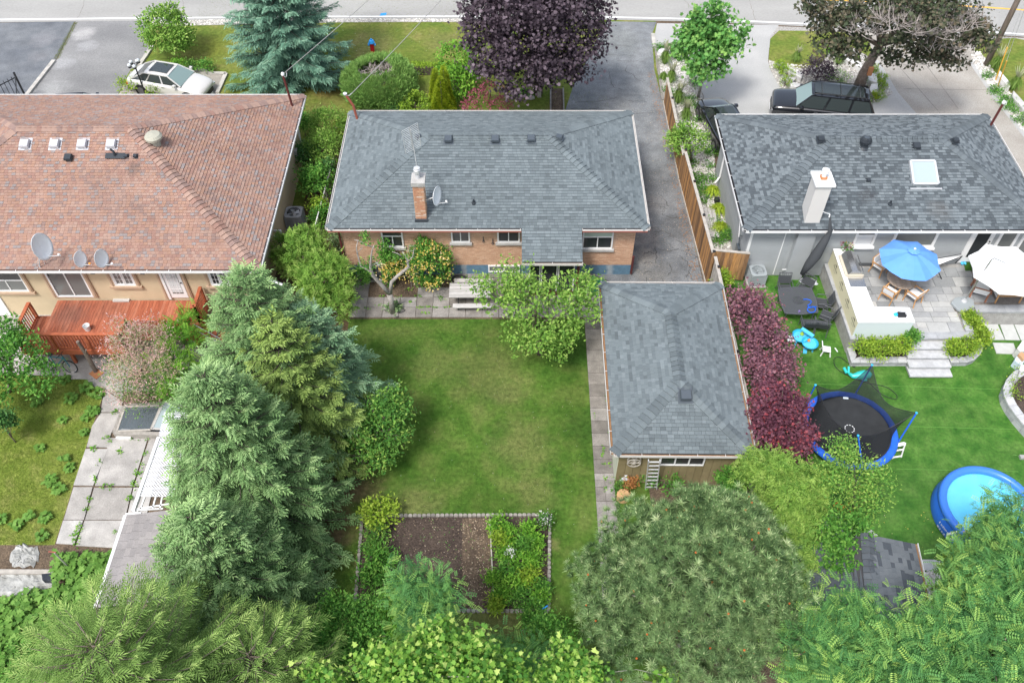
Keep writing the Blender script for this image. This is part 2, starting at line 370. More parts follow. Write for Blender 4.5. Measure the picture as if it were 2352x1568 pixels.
mat('roof_under_brown', (.16, .10, .08))
mat('brick', [(.50, .30, .195), (.56, .355, .235), (.60, .40, .275)], n1=(20, .88, 1.1), bump=(40, .4))
mat('brick_worn', [(.48, .23, .14), (.54, .32, .20), (.64, .54, .46)], n1=(20, .85, 1.1), bump=(40, .5))
mat('mortar', (.48, .33, .24), n1=(12, .85, 1.1))
mat('blue_paint', (.11, .20, .28), n1=(5, .85, 1.15), spots=[(-2.2, 28.58, .12, (.4, .42, .42), .6), (4.5, 28.58, .15, (.4, .42, .42), .6)])
mat('stucco', (.58, .47, .31), n1=(2, .95, 1.04), bump=(60, .4))
mat('stucco_trim', (.50, .36, .25), n1=(3, .92, 1.05), bump=(60, .3))
mat('white_trim', (.78, .78, .77), rough=.45)
mat('pale_metal', (.62, .60, .57), rough=.4)
mat('gutter_brown', (.30, .10, .075), rough=.5)
mat('green_paint', (.03, .19, .075), rough=.5)
mat('maroon', (.11, .030, .028), rough=.45)
mat('gutter_litter', [(.22, .12, .06), (.35, .2, .1)], v=False, scale=20)
mat('glass_dark', (.035, .04, .042), rough=.08, spec=.8)
mat('glass_grey', (.16, .17, .165), rough=.12, spec=.8)
mat('glass_green', (.30, .40, .34), rough=.2, spec=.6)
mat('glass_sky', (.36, .43, .45), rough=.08, spec=.8)
mat('cold_glass', (.20, .24, .26), rough=.1, spec=.9, alpha=.45)
mat('curtain', (.42, .50, .42), rough=.9)
mat('grey_siding', [(.35, .37, .38), (.37, .39, .40)], n1=(2, .96, 1.03))
mat('green_siding', [(.50, .52, .42)], n1=(2, .96, 1.03))
mat('tan_board', [(.215, .175, .09), (.25, .205, .11)], n1=(4, .9, 1.08), n2=(30, .93, 1.05))
mat('deck_wood', [(.33, .095, .05), (.40, .125, .065), (.45, .17, .10)], stretch=(6, .8, 6), n1=(3, .72, 1.15), n2=(12, .9, 1.08), spots=[(-19.0, 25.2, .8, (.17, .08, .06), .7), (-14.9, 24.4, .35, (.3, .2, .15), .7), (-17.3, 25.6, .9, (.22, .10, .07), .4)], rough=.7)
mat('rail_wood', [(.38, .10, .045), (.43, .13, .06)], n1=(5, .8, 1.12), rough=.65)
mat('fence_wood', [(.13, .075, .04), (.22, .125, .065), (.34, .19, .085), (.46, .24, .09)], stretch=(5, 5, .6), n1=(4, .7, 1.25), rough=.85)
mat('weathered', [(.34, .31, .27), (.50, .47, .42)], n1=(5, .8, 1.12), rough=.85)
mat('grey_wood', [(.40, .385, .365), (.52, .50, .48)], stretch=(1, 6, 6), n1=(4, .8, 1.12))
mat('teak', [(.50, .26, .10), (.58, .33, .15)], stretch=(2, 2, 2), n1=(8, .85, 1.1), rough=.6)
mat('teak_dark', [(.33, .15, .09)], n1=(8, .85, 1.1), rough=.6)
mat('table_wood', [(.34, .26, .19), (.44, .35, .27)], stretch=(1, 8, 1), n1=(3, .8, 1.15), rough=.6)
mat('cushion', (.78, .78, .77), rough=.95)
mat('cushion_grey', (.60, .61, .62), rough=.95)
mat('black_metal', (.025, .026, .028), rough=.5)
mat('dark_grey', (.06, .065, .07), rough=.5)
mat('sling', (.055, .06, .065), rough=.8)
mat('patio_metal', (.085, .09, .10), rough=.45, spec=.5)
mat('steel', (.55, .55, .54), rough=.25, metal=.9)
mat('grill_cream', (.55, .50, .40), rough=.4)
mat('alum', (.60, .61, .62), rough=.35, metal=.3)
mat('alum_dull', (.42, .41, .39), rough=.5, metal=.3)
mat('dish_white', (.78, .80, .81), rough=.4)
mat('vent_white', (.46, .46, .48), rough=.5)
mat('vent_grey', (.065, .08, .095), rough=.3, spec=.6)
mat('vent_black', (.035, .042, .05), rough=.45)
mat('vent_beige', (.38, .37, .30), rough=.5)
mat('copper', (.30, .085, .055), rough=.4, spec=.6)
mat('ac_grey', (.34, .345, .35), rough=.6)
mat('ac_light', (.30, .33, .34), rough=.6)
mat('counter_white', (.88, .88, .87), rough=.6)
mat('dens_panel', (.66, .62, .42), rough=.9, n1=(1.5, .97, 1.02))
mat('pale_panel', (.60, .67, .68), rough=.8)
mat('print_black', (.03, .03, .035), rough=.8)
mat('print_grey', (.35, .34, .25), rough=.8)
mat('umbrella_blue', [(.10, .27, .66), (.14, .33, .74)], n1=(3, .95, 1.05), rough=.85)
mat('umbrella_white', (.86, .86, .85), rough=.9)
mat('red', (.72, .05, .035), rough=.5)
mat('hyd_blue', (.03, .30, .72), rough=.45)
mat('hyd_red', (.42, .012, .02), rough=.45)
mat('blue_plastic', (.02, .12, .62), rough=.4, spec=.5)
mat('pool_blue', (.025, .14, .60), rough=.35, spec=.5)
mat('pool_rim', (.05, .20, .70), rough=.3, spec=.5)
mat('pool_water', [(.10, .52, .74), (.16, .62, .82)], v=False, scale=.9, n1=(2, .95, 1.05), rough=.05, spec=.6)
mat('tramp_mat', (.028, .03, .032), rough=.9, n1=(3, .85, 1.2))
mat('tramp_pad', (.02, .13, .66), rough=.4, spec=.5, n1=(6, .85, 1.1))
mat('net', (.02, .022, .024), rough=.9, alpha=.68)
mat('toy_blue', (.03, .42, .68), rough=.35)
mat('toy_pale', (.10, .52, .80), rough=.35)
mat('toy_green', (.35, .55, .06), rough=.4)
mat('toy_orange', (.80, .30, .04), rough=.4)
mat('whale', (.03, .50, .47), rough=.3, spec=.6)
mat('white_plastic', (.74, .75, .75), rough=.5)
mat('cardboard', (.46, .28, .15), rough=.9)
mat('paper_box', (.55, .66, .75), rough=.8)
mat('bag_white', (.72, .74, .80), rough=.5)
mat('stump', (.52, .32, .16), rough=.9, n1=(20, .85, 1.1))
mat('bark', [(.15, .115, .09), (.22, .18, .15)], v=False, scale=6, n1=(14, .7, 1.25), bump=(20, 1, .03))
mat('bark_pale', [(.30, .27, .24), (.42, .39, .36)], v=False, scale=6, n1=(14, .75, 1.2), bump=(20, .8, .02))
mat('bark_wound', (.50, .22, .10), rough=.9)
mat('bark_dark', [(.075, .06, .05), (.13, .105, .09)], v=False, scale=6, n1=(14, .75, 1.2), bump=(20, .8, .02))
mat('pole_wood', [(.16, .125, .10), (.22, .18, .15)], v=False, stretch=(1, 1, .1), scale=12, n1=(20, .8, 1.2))
mat('straw', [(.36, .26, .16), (.55, .42, .28), (.65, .55, .42)])
mat('pebble', [(.36, .33, .29), (.60, .58, .54), (.72, .70, .67)])
mat('black_plastic', (.03, .035, .045), rough=.3, bump=(3, 1, .1))
mat('lattice', (.66, .67, .69), rough=.5)
mat('blue_hose', (.015, .12, .60), rough=.4)
mat('car_silver', (.62, .605, .58), rough=.25, metal=.1, coat=1)
mat('car_black', (.010, .011, .013), rough=.12, coat=1, spec=.6)
mat('car_glass', (.035, .045, .045), rough=.05, spec=.9)
mat('windscreen', (.20, .28, .27), rough=.06, spec=.9)
mat('tyre', (.02, .02, .02), rough=.8)
mat('rim', (.16, .16, .17), rough=.3, metal=.6)
mat('chrome', (.7, .7, .7), rough=.12, metal=1)
mat('lamp_glass', (.55, .58, .60), rough=.1, spec=.8)
mat('amber', (.8, .22, .02), rough=.3)
mat('tarp', [(.26, .26, .24), (.46, .46, .44)], v=False, scale=3, bump=(3, 1, .12), n1=(5, .8, 1.1))
# foliage
def fol(name, cols, trans=.25, rough=.6):
    cols = [(r*1.02, g*1.14, b*1.0) if g > r*1.02 and g > b else (r, g, b) for r, g, b in cols]; return mat(name, cols, rough=rough, trans=trans, spec=.25, n2=(1.1, .88, 1.1))
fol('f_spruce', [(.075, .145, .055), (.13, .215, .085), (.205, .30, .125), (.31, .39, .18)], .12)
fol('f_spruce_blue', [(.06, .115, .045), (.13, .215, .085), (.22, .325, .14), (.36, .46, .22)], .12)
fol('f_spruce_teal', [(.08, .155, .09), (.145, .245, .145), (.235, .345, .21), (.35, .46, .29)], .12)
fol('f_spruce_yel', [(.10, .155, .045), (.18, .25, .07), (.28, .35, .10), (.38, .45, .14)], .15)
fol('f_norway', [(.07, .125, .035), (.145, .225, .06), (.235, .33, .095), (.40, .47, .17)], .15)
fol('f_pine', [(.05, .09, .035), (.14, .215, .09), (.26, .345, .155), (.52, .54, .34)], .12)
fol('f_pine_cone', [(.55, .15, .04)], 0)
fol('f_bright', [(.08, .21, .025), (.14, .31, .035), (.22, .41, .055), (.33, .50, .08)], .3)
fol('f_green', [(.05, .15, .025), (.09, .235, .04), (.16, .33, .06), (.25, .41, .09)], .3)
fol('f_maple_green', [(.07, .19, .05), (.12, .28, .07), (.19, .36, .10), (.30, .45, .13)], .3)
fol('f_apple', [(.055, .155, .03), (.10, .23, .045), (.18, .33, .065), (.36, .46, .11)], .25)
fol('f_dark', [(.035, .10, .03), (.06, .16, .045), (.11, .23, .065), (.17, .29, .09)], .2)
fol('f_yellow', [(.13, .22, .025), (.22, .33, .035), (.33, .42, .05), (.42, .48, .08)], .3)
fol('f_cedar', [(.10, .20, .035), (.175, .30, .06), (.28, .40, .085), (.38, .48, .13)], .2)
fol('f_gold', [(.12, .18, .01), (.22, .29, .015), (.31, .36, .02), (.40, .42, .03)], .2)
fol('f_juniper', [(.07, .15, .035), (.12, .22, .055), (.19, .31, .08), (.28, .40, .12)], .15)
fol('f_purple', [(.028, .018, .026), (.052, .036, .048), (.09, .066, .083), (.15, .115, .138)], .1)
fol('f_bronze', [(.04, .055, .03), (.075, .085, .05), (.115, .105, .07), (.17, .135, .085)], .15)
fol('f_red', [(.075, .025, .04), (.14, .045, .07), (.21, .085, .115), (.36, .06, .07)], .2)
fol('f_red2', [(.10, .04, .06), (.19, .085, .115), (.30, .15, .18), (.36, .11, .13)], .2)
fol('f_pinkred', [(.24, .05, .08), (.34, .09, .13), (.42, .15, .2)], .25)
fol('f_tam', [(.30, .36, .17), (.58, .44, .34), (.68, .42, .39), (.80, .56, .54)], .35)
fol('f_locust', [(.06, .165, .06), (.115, .27, .09), (.20, .37, .11), (.40, .53, .14)], .3)
fol('f_silver', [(.08, .20, .035), (.15, .30, .05), (.26, .41, .07), (.50, .58, .17)], .35)
fol('f_grass', [(.10, .19, .03), (.17, .26, .05), (.26, .33, .10)], .3)
fol('f_plume', [(.32, .33, .20), (.45, .43, .30)], .3)
fol('f_lime', [(.10, .20, .035), (.175, .305, .055), (.275, .41, .085), (.39, .48, .14)], .3)
fol('f_teal', [(.06, .13, .10), (.11, .21, .165), (.18, .30, .235), (.28, .40, .32)], .12)
fol('f_hakone', [(.30, .38, .03), (.42, .48, .05)], .3)
fol('f_flower_y', [(.60, .50, .12), (.75, .55, .12), (.80, .72, .5)], .3)
fol('f_flower_w', [(.70, .70, .66), (.80, .80, .78)], .3)
fol('f_hosta', [(.08, .17, .06), (.40, .44, .26)], .2)
fol('f_squash', [(.09, .19, .035), (.14, .26, .05), (.21, .34, .08)], .3)
fol('f_twigs', [(.30, .26, .24), (.42, .38, .35)], 0)
fol('f_dead', [(.34, .15, .05), (.45, .22, .08)], .1)
fol('f_violet', [(.25, .20, .42)], .2)
fol('f_blade_mid', [(.045, .115, .016), (.075, .145, .025), (.12, .165, .045)], .3)
fol('f_blade_front', [(.12, .17, .028), (.17, .205, .04), (.26, .24, .08)], .3)
fol('f_blade_left', [(.14, .20, .03), (.23, .29, .055), (.32, .33, .11)], .3)
fol('f_blade_turf', [(.035, .11, .010), (.065, .16, .022), (.10, .20, .035)], .2)
fol('f_clover', [(.10, .23, .05), (.17, .32, .08)], .3)

# ---------------- ground ----------------
def xy(pts): return [(p.x, p.y) for p in pts]
sheet('ground', [(-150, -60), (150, -60), (150, 200), (-150, 200)], 0, 'soil')
WL = [(-300, 52), (0, 46), (325, 42.5), (537, 41), (728, 39), (1070, 38.5), (1381, 40), (1570, 44), (1764, 51.5), (1899, 58), (2281, 75), (2352, 79.5), (2700, 103)]
edge = [P(x, y+6) for x, y in WL]; near = [P(x, y+1.3) for x, y in WL]; far = [P(x, y-1.3) for x, y in WL]
road = xy(edge)+[(edge[-1].x+25, edge[-1].y+14), (edge[-1].x, 75), (edge[0].x, 75)]
sheet('road', road, .014, 'road')
mb = MB()
for i in range(len(WL)-1): mb.face([(near[i].x, near[i].y, .018), (near[i+1].x, near[i+1].y, .018), (far[i+1].x, far[i+1].y, .018), (far[i].x, far[i].y, .018)])
mb.build('road_edge_line', 'paint_white', kind='structure')
yl = [(1700, -13), (1876, 0), (2050, 6), (2259, 17.5), (2352, 24), (2600, 42)]
mb = MB()
for i in range(len(yl)-1):
    a, b = P(*yl[i]), P(*yl[i+1]); mb.face([(a.x, a.y-.08, .018), (b.x, b.y-.08, .018), (b.x, b.y+.08, .018), (a.x, a.y+.08, .018)])
mb.build('road_centre_line', 'paint_yellow', kind='structure')
a = P(880, 34); sheet('road_paint_mark', [(a.x-.2, a.y-.2), (a.x+.2, a.y-.1), (a.x+.2, a.y+.2), (a.x-.15, a.y+.12)], .019, 'hyd_blue')
sheet('front_lawn', [(-27, 30), (9, 30), (9, 59.5), (-27, 59.5)], .004, 'lawn_front')
sheet('gravel_shoulder', xy([P(330, 62), P(780, 52), P(1075, 51), P(1250, 53)])+xy([P(1250, 44), P(1075, 43), P(780, 43), P(330, 47)]), .008, 'gravel_ground')
sheet('left_front_driveway', xy([P(-200, 56), P(172, 50), P(130, 136), P(62, 221), P(30, 300), P(-200, 300)]), .008, 'asphalt_blue')
sheet('left_driveway', xy([P(174, 50), P(338, 47), P(345, 105), P(322, 150), P(300, 160), P(272, 215), P(255, 280), P(34, 300), P(64, 221), P(132, 136)]), .010, 'asphalt_old')
sheet('car_pad', xy([P(262, 240), P(300, 165), P(440, 150), P(520, 172), P(500, 216), P(480, 260)]), .013, 'aggregate')
MIDR = [(1508, 51), (1497, 80), (1503, 162), (1523, 240), (1546, 337), (1558, 392), (1573, 459), (1588, 532), (1616, 652)]
sheet('driveway', xy([P(1393, 50), P(1316, 200), P(1298, 255)])+[(5.0, 34), (5.0, 29), (3.75, 28.5), (3.75, 25.4), (9.0, 25.4)]+xy([P(*p) for p in MIDR[::-1]]), .008, 'asphalt_mid')
DA = [(1789, 58), (1769, 85), (1764, 140), (1771, 165), (1791, 200), (1860, 230), (2001, 240), (2054, 214), (2096, 262), (2130, 330)]
DL = [(1509, 54), (1504, 80), (1506, 102), (1551, 107), (1581, 140), (1598, 180), (1616, 220), (1621, 282), (1643, 337), (1660, 380)]
sheet('right_driveway', xy([P(*p) for p in DL]+[P(*p) for p in DA[::-1]]), .006, 'drive_pale')
sheet('island_lawn', xy([P(*p) for p in [(1789, 71), (1769, 90), (1765, 140), (1790, 152), (1840, 160), (1905, 160), (2000, 140), (2020, 100), (1985, 80), (1900, 72)]]), .010, 'lawn_front')
sheet('verge_gravel', xy([P(*p) for p in [(1762, 60), (2030, 70), (2030, 120), (1762, 110)]]), .005, 'gravel_ground'); sheet('verge_gravel', xy([P(*p) for p in [(2200, 78), (2420, 92), (2420, 120), (2200, 110)]]), .0055, 'gravel_ground')
sheet('island_bed', xy([P(*p) for p in [(1765, 138), (1771, 165), (1791, 202), (1860, 232), (2001, 240), (2054, 214), (2010, 140), (1960, 110), (1905, 120), (1880, 155), (1830, 158)]]), .012, 'gravel_ground')
AL = [(1990, 72), (2000, 110), (2010, 140), (2054, 214), (2096, 262), (2200, 400)]; AR = [(2265, 82), (2240, 110), (2231, 140), (2289, 225), (2352, 305), (2500, 480)]
sheet('aggregate_driveway', xy([P(*p) for p in AL]+[P(*p) for p in AR[::-1]]), .016, 'aggregate')
for A_ in (AL[2:], AR[2:]):
    mb = MB()
    for i in range(len(A_)-1):
        a, b = P(*A_[i]), P(*A_[i+1]); mb.face([(a.x-.22, a.y, .020), (b.x-.22, b.y, .020), (b.x+.22, b.y, .020), (a.x+.22, a.y, .020)])
    mb.build('driveway_border', 'drive_pale', kind='structure')
mb = MB()
for (x0, y0, x1, y1) in [(2070, 160, 2160, 262), (2120, 140, 2200, 250), (2040, 150, 2245, 148), (2075, 205, 2290, 208)]:
    a, b = P(x0, y0), P(x1, y1); d = (b-a).normalized().cross(Vector((0, 0, 1)))*.02; mb.face([(a-d)+Vector((0, 0, .0205)), (b-d)+Vector((0, 0, .0205)), (b+d)+Vector((0, 0, .0205)), (a+d)+Vector((0, 0, .0205))])
mb.build('driveway_joints', 'walk_slab', kind='structure')
sheet('right_verge', xy([P(*p) for p in [(2225, 92), (2330, 88), (2500, 120), (2700, 400), (2420, 400), (2352, 310), (2289, 228), (2233, 140)]]), .006, 'lawn_front')
sheet('pale_gravel_strip', xy([P(*p) for p in [(2231, 118), (2250, 118), (2300, 190), (2420, 330), (2352, 305), (2289, 225), (2232, 140)]]), .011, 'gravel_ground')
sheet('gravel_bed', xy([P(*p) for p in [(1503, 100), (1551, 108), (1581, 141), (1598, 181), (1615, 221), (1620, 283), (1642, 338)]])+[(10.5, 36), (10.5, 28.2), (8.95, 28.2), (8.75, 36)]+xy([P(1523, 238), P(1507, 150)]), .012, 'gravel_ground')
# backyards
sheet('lawn', [(-9.3, 5), (5.2, 5), (5.2, 25.95), (-7.2, 25.95), (-9.3, 22)], .004, 'lawn_mid')
sheet('side_passage_ground', [(-10.4, 22), (-7.2, 22), (-7.2, 38), (-10.4, 38)], .006, 'needle_litter')
sheet('left_lawn', xy([P(*p) for p in [(-200, 850), (190, 866), (238, 905), (212, 979), (197, 1029), (170, 1109), (150, 1176), (125, 1251), (-200, 1251)]]), .004, 'lawn_left')
sheet('squash_patch_soil', xy([P(*p) for p in [(-200, 1251), (125, 1251), (280, 1256), (300, 1700), (-300, 1700)]]), .003, 'soil')
sheet('under_deck_ground', [(-27, 21.8), (-12, 21.8), (-12, 26.1), (-27, 26.1)], .003, 'concrete_old')
sheet('artificial_turf', [(9.0, 9.2), (24, 9.2), (24, 28.5), (9.0, 28.5)], .004, 'turf')
sheet('rear_gravel', [(9.0, 4), (24, 4), (24, 9.2), (9.0, 9.2)], .005, 'gravel_ground')

# paving slabs laid as pieces
def slab_mesh(wx, wy, h, v, g=.012):
    me = box(g, wx-g, g, wy-g, 0, h, v).build('slab', 'concrete').data; o = bpy.data.objects[-1]
    return me
def proto(mb, name, m):
    o = mb.build(name, m); me = o.data; bpy.data.objects.remove(o); return me
pv = bpy.data.objects.new('patio_paving', None); C.objects.link(pv); ROOT[pv.name] = None; setp(pv, kind='structure')
prot = [proto(box(.01, .73, .01, .60, 0, .03, v), 'slab', 'walk_slab') for v in (.35, .6, .85, 1)]
for j in range(5):
    for i in range(15):
        x, y = -7.25+i*.74, 25.87+j*.61
        if y > 28.1 and x < -1: pass
        if -5.3 < x < -2.9 and y > 27.3: continue
        if -6.6 < x < -4.6 and y > 26.9: continue
        o = piece('slab', random.choice(prot if j > 0 or i < 5 else prot[2:]), Matrix.Translation((x, y, .012+random.uniform(0, .012))) @ Matrix.Rotation(random.uniform(-.008, .008), 4, 'Z'), pv)
sheet('patio_joint_soil', [(-7.3, 25.8), (3.8, 25.8), (3.8, 28.6), (-7.3, 28.6)], .008, 'soil')
pv = bpy.data.objects.new('garden_walk', None); C.objects.link(pv); ROOT[pv.name] = None; setp(pv, kind='structure')
a, b = P(1346, 784), P(1376, 1258)
prot = [proto(box(.0, .74, .008, .60, 0, .03, v), 'slab', 'walk_slab') for v in (.2, .4, .6, .9)]
protb = [proto(box(.004, .365, .004, .296, 0, .03, v), 'paver', 'walk_slab') for v in (.5, .7, .9, 1)]
for k in range(24):
    y = 25.8-.61*(k+1); x = b.x+(a.x-b.x)*(y-b.y)/(a.y-b.y)
    if k < 13: piece('slab', random.choice(prot), Matrix.Translation((x, y, .012+random.uniform(0, .01))), pv)
    else:
        for q in range(4): piece('paver', random.choice(protb), Matrix.Translation((x+(q % 2)*.37, y+(q//2)*.3, .012+random.uniform(0, .008))), pv)
sheet('walk_joint_soil', [(b.x, b.y-2), (b.x+.75, b.y-2), (a.x+.75, 25.8), (a.x, 25.8)], .007, 'soil')
pv = bpy.data.objects.new('cracked_concrete_path', None); C.objects.link(pv); ROOT[pv.name] = None; setp(pv, kind='structure')
for k, (r_, pts) in enumerate([(2, [(960, 440), (1130, 560), (1110, 652), (930, 652)]), (2, [(930, 662), (1110, 662), (1020, 860), (1000, 978), (800, 972), (850, 780)]),
      (2, [(790, 992), (995, 992), (860, 1328), (680, 1324)]), (2, [(1018, 890), (1362, 890), (1222, 1328), (875, 1328)]), (2, [(1378, 890), (1560, 890), (1420, 1328), (1238, 1328)]),
      (2, [(680, 1342), (855, 1342), (775, 1640), (590, 1640)]), (2, [(868, 1346), (1220, 1346), (1150, 1640), (785, 1640)]), (2, [(1232, 1346), (1410, 1346), (1340, 1640), (1165, 1640)]),
      (3, [(585, 80), (768, 80), (685, 300), (520, 290)]), (3, [(782, 80), (1150, 80), (1050, 330), (700, 310)]), (2, [(660, 240), (1150, 250), (1130, 545), (960, 430), (890, 400), (850, 350), (655, 350)])]):
    poly = [Q(0, r_, x, y) for x, y in pts]
    MB().prism(poly, .01, .045+.004*(k % 3), random.random()).build('slab', 'concrete_old', pv)
# loose blades of grass over the lawns (too many to count)
def grass(name, poly, n, h, m, z=.004, hole=None, vcl=1.3):
    xs = [p[0] for p in poly]; ys = [p[1] for p in poly]; k = int(n*1.5)
    x = rng.uniform(min(xs), max(xs), k); y = rng.uniform(min(ys), max(ys), k); ok = inpoly(x, y, poly)
    for hp in (hole or []): ok &= ~inpoly(x, y, hp)
    x, y = x[ok][:n], y[ok][:n]; K = len(x); pos = np.stack([x, y, np.full(K, z)], 1)
    d = np.stack([rng.normal(0, .6, K), rng.normal(0, .6, K), np.ones(K)], 1)
    V = lowf(pos, vcl)*.28+.5+rng.normal(0, .18, K)
    tv = np.array([(0, -.16, 0), (1, .3, 0), (0, .0, 0), (.1, .16, .1), (.85, -.4, .3), (0, .3, .2)]); tf = [(0, 1, 2), (3, 4, 5)]
    scatter(name, m, None, (tv, tf, [0, .05]), pos, d, rdir(K), h*rng.uniform(.6, 1.3, K), V, kind='stuff')
bedpoly = [P(833, 1186), P(1262, 1184), P(1260, 1403), P(815, 1403)]
DIRTP = [P(700, 1040), P(815, 1040), P(840, 1180), P(800, 1260), P(690, 1260)]
grass('lawn_grass', [(-7.2, 7.5), (2.95, 7.5), (2.95, 25.85), (-7.2, 25.85)], 90000, .045, 'f_blade_mid', hole=[bedpoly, DIRTP])
grass('front_lawn_grass', [(-20, 40), (5.5, 40), (4.8, 54.5), (-20, 54.5)], 40000, .055, 'f_blade_front', hole=[xy([P(174, 50), P(345, 47), P(345, 105), P(272, 215), P(34, 300), P(64, 221)]), xy([P(1393, 50), P(1316, 200), P(1500, 250), P(1500, 50)]), xy([P(255, 280), P(300, 155), P(525, 172), P(500, 280)])])
grass('left_lawn_grass', xy([P(*p) for p in [(-60, 866), (190, 870), (234, 905), (210, 979), (195, 1029), (168, 1109), (148, 1176), (123, 1251), (-60, 1251)]]), 45000, .06, 'f_blade_left')
grass('turf_blades', [(9.1, 9.3), (19.2, 9.3), (19.2, 28.4), (9.1, 28.4)], 60000, .035, 'f_blade_turf')
# ---------------- roofs ----------------
class Budget:
    def __init__(s, n): s.n = n
def shingles(roof, poly, m, e=.145, widths=(.2, .27, .34), bud=None, vf=None, th=.03):
    A, B = poly[0], poly[1]; s = (B-A).normalized(); n = (poly[1]-poly[0]).cross(poly[2]-poly[1]).normalized()
    t = n.cross(s); q = [((p-A).dot(s), (p-A).dot(t)) for p in poly]; tmax = max(b for a, b in q)
    fld = MB(); protos = {}
    basis = Matrix((s, t, n)).transposed().to_4x4()
    k = 0
    while k*e < tmax-.02:
        tc = min(k*e+e*.5, tmax-.01); xs = []
        for i in range(len(q)):
            (a0, b0), (a1, b1) = q[i], q[(i+1) % len(q)]
            if (b0-tc)*(b1-tc) < 0: xs.append(a0+(a1-a0)*(tc-b0)/(b1-b0))
        if len(xs) < 2: k += 1; continue
        lo, hi = min(xs), max(xs); x = lo-random.random()*.3; t0 = k*e
        while x < hi:
            wv = random.choice(widths); v = vf(x, k) if vf else random.choice((.05, .2, .35, .5, .65, .8, .95))
            a, b = max(x, lo), min(x+wv, hi); full = (a == x and b == x+wv)
            if b-a > .02:
                if bud and bud.n > 0 and full:
                    key = (wv, v)
                    if key not in protos:
                        mb = MB(); g = .004; lift = th*(.75+.5*v)
                        tv = [(g, 0, lift), (wv-g, 0, lift), (wv-g, e*1.03, .003), (g, e*1.03, .003), (g, 0, 0), (wv-g, 0, 0)]
                        mb.face([tv[0], tv[1], tv[2], tv[3]], v); mb.face([tv[4], tv[5], tv[1], tv[0]], max(0, v-.6)); mb.face([tv[4], tv[0], tv[3]], v); mb.face([tv[5], tv[2], tv[1]], v)  # darker front face: cut edge, with the course shadow line put into its colour
                        protos[key] = proto(mb, 'shingle', m)
                    piece('shingle', protos[key], Matrix.Translation(A+s*a+t*t0) @ basis, roof); bud.n -= 1
                else:
                    lift = th*(.75+.5*v); g = .003
                    def W(a_, b_, c_): return A+s*a_+t*b_+n*c_
                    fld.face([W(a+g, t0, lift), W(b-g, t0, lift), W(b-g, t0+e*1.03, .003), W(a+g, t0+e*1.03, .003)], v)
                    fld.face([W(a+g, t0, 0), W(b-g, t0, 0), W(b-g, t0, lift), W(a+g, t0, lift)], max(0, v-.6))  # front coloured dark: cut edge plus painted shadow line of the course
                    fld.face([W(a+g, t0, 0), W(a+g, t0, lift), W(a+g, t0+e*1.03, .003)], v); fld.face([W(b-g, t0, 0), W(b-g, t0+e*1.03, .003), W(b-g, t0, lift)], v)
            x += wv
        k += 1
    fld.build('shingle_field', m, roof, kind='stuff')
def caps(roof, lo, hi, n1, n2, m, pitch=.22, wing=.23, L_=.29, nm='ridge_shingle'):
    d = (hi-lo); ln = d.length; d.normalize()
    w1 = n1.cross(d); w2 = d.cross(n2)
    if w1.z > 0: w1 = -w1
    if w2.z > 0: w2 = -w2
    up = (n1+n2).normalized(); protos = []
    for v in (.25, .35, .45, .55, .65):
        mb = MB()
        c0, c1 = up*.075, d*L_+up*.018
        a0, a1 = w1*wing+n1*.065, d*L_+w1*wing*.96+n1*.014; b0, b1 = w2*wing+n2*.065, d*L_+w2*wing*.96+n2*.014
        mb.face([c0, c1, a1, a0], v); mb.face([c0, b0, b1, c1], v)
        dn = lambda p: p-up*.045
        mb.face([dn(c0), c0, a0, dn(a0)], v); mb.face([dn(c0), dn(b0), b0, c0], v); mb.face([a0, a1, dn(a1), dn(a0)], v); mb.face([b0, dn(b0), dn(b1), b1], v)
        protos.append(proto(mb, nm, m))
    k = int(ln/pitch)
    for i in range(k):
        piece(nm, random.choice(protos), Matrix.Translation(lo+d*(ln*i/k)), roof)
def hip_roof(root, x0, x1, y0, y1, ze, sl, m, under, bud=280, capbud=True, vf=None, e=.138, widths=(.15, .2, .26), axis='x', th=.03, fascia='white_trim'):
    V = Vector
    if axis == 'x':
        h = (y1-y0)/2; zr = ze+sl*h; r0, r1 = V((x0+h, y0+h, zr)), V((x1-h, y0+h, zr))
        a, b, c, d = V((x0, y0, ze)), V((x1, y0, ze)), V((x1, y1, ze)), V((x0, y1, ze))
        planes = [[a, b, r1, r0], [b, c, r1], [c, d, r0, r1], [d, a, r0]]
    else:
        h = (x1-x0)/2; zr = ze+sl*h; r0, r1 = V((x0+h, y0+h, zr)), V((x0+h, y1-h, zr))
        a, b, c, d = V((x0, y0, ze)), V((x1, y0, ze)), V((x1, y1, ze)), V((x0, y1, ze))
        planes = [[a, b, r0], [b, c, r1, r0], [c, d, r1], [d, a, r0, r1]]
    mb = MB(); off = V((0, 0, -.006))
    for p in planes: mb.face([q+off for q in p])
    for p, q in ((a, b), (b, c), (c, d), (d, a)): mb.face([p+off-V((0, 0, .16)), q+off-V((0, 0, .16)), q+off, p+off])
    mb.face([d-V((0, 0, .166)), c-V((0, 0, .166)), b-V((0, 0, .166)), a-V((0, 0, .166))])
    roof = mb.build('roof', under, root)
    B_ = Budget(bud)
    order = [0, 1, 3, 2] if axis == 'x' else [0, 3, 1, 2]
    for i in order: shingles(roof, planes[i], m, e, widths, B_, vf, th)
    N_ = [(p[1]-p[0]).cross(p[2]-p[1]).normalized() for p in planes]
    if axis == 'x':
        for lo, hi, i, j in ((a, r0, 0, 3), (b, r1, 0, 1), (c, r1, 1, 2), (d, r0, 2, 3), (r0, r1, 0, 2)): caps(roof, lo, hi, N_[i], N_[j], m)
    else:
        for lo, hi, i, j in ((a, r0, 0, 3), (b, r0, 0, 1), (c, r1, 1, 2), (d, r1, 2, 3), (r0, r1, 1, 3)): caps(roof, lo, hi, N_[i], N_[j], m)
    return roof
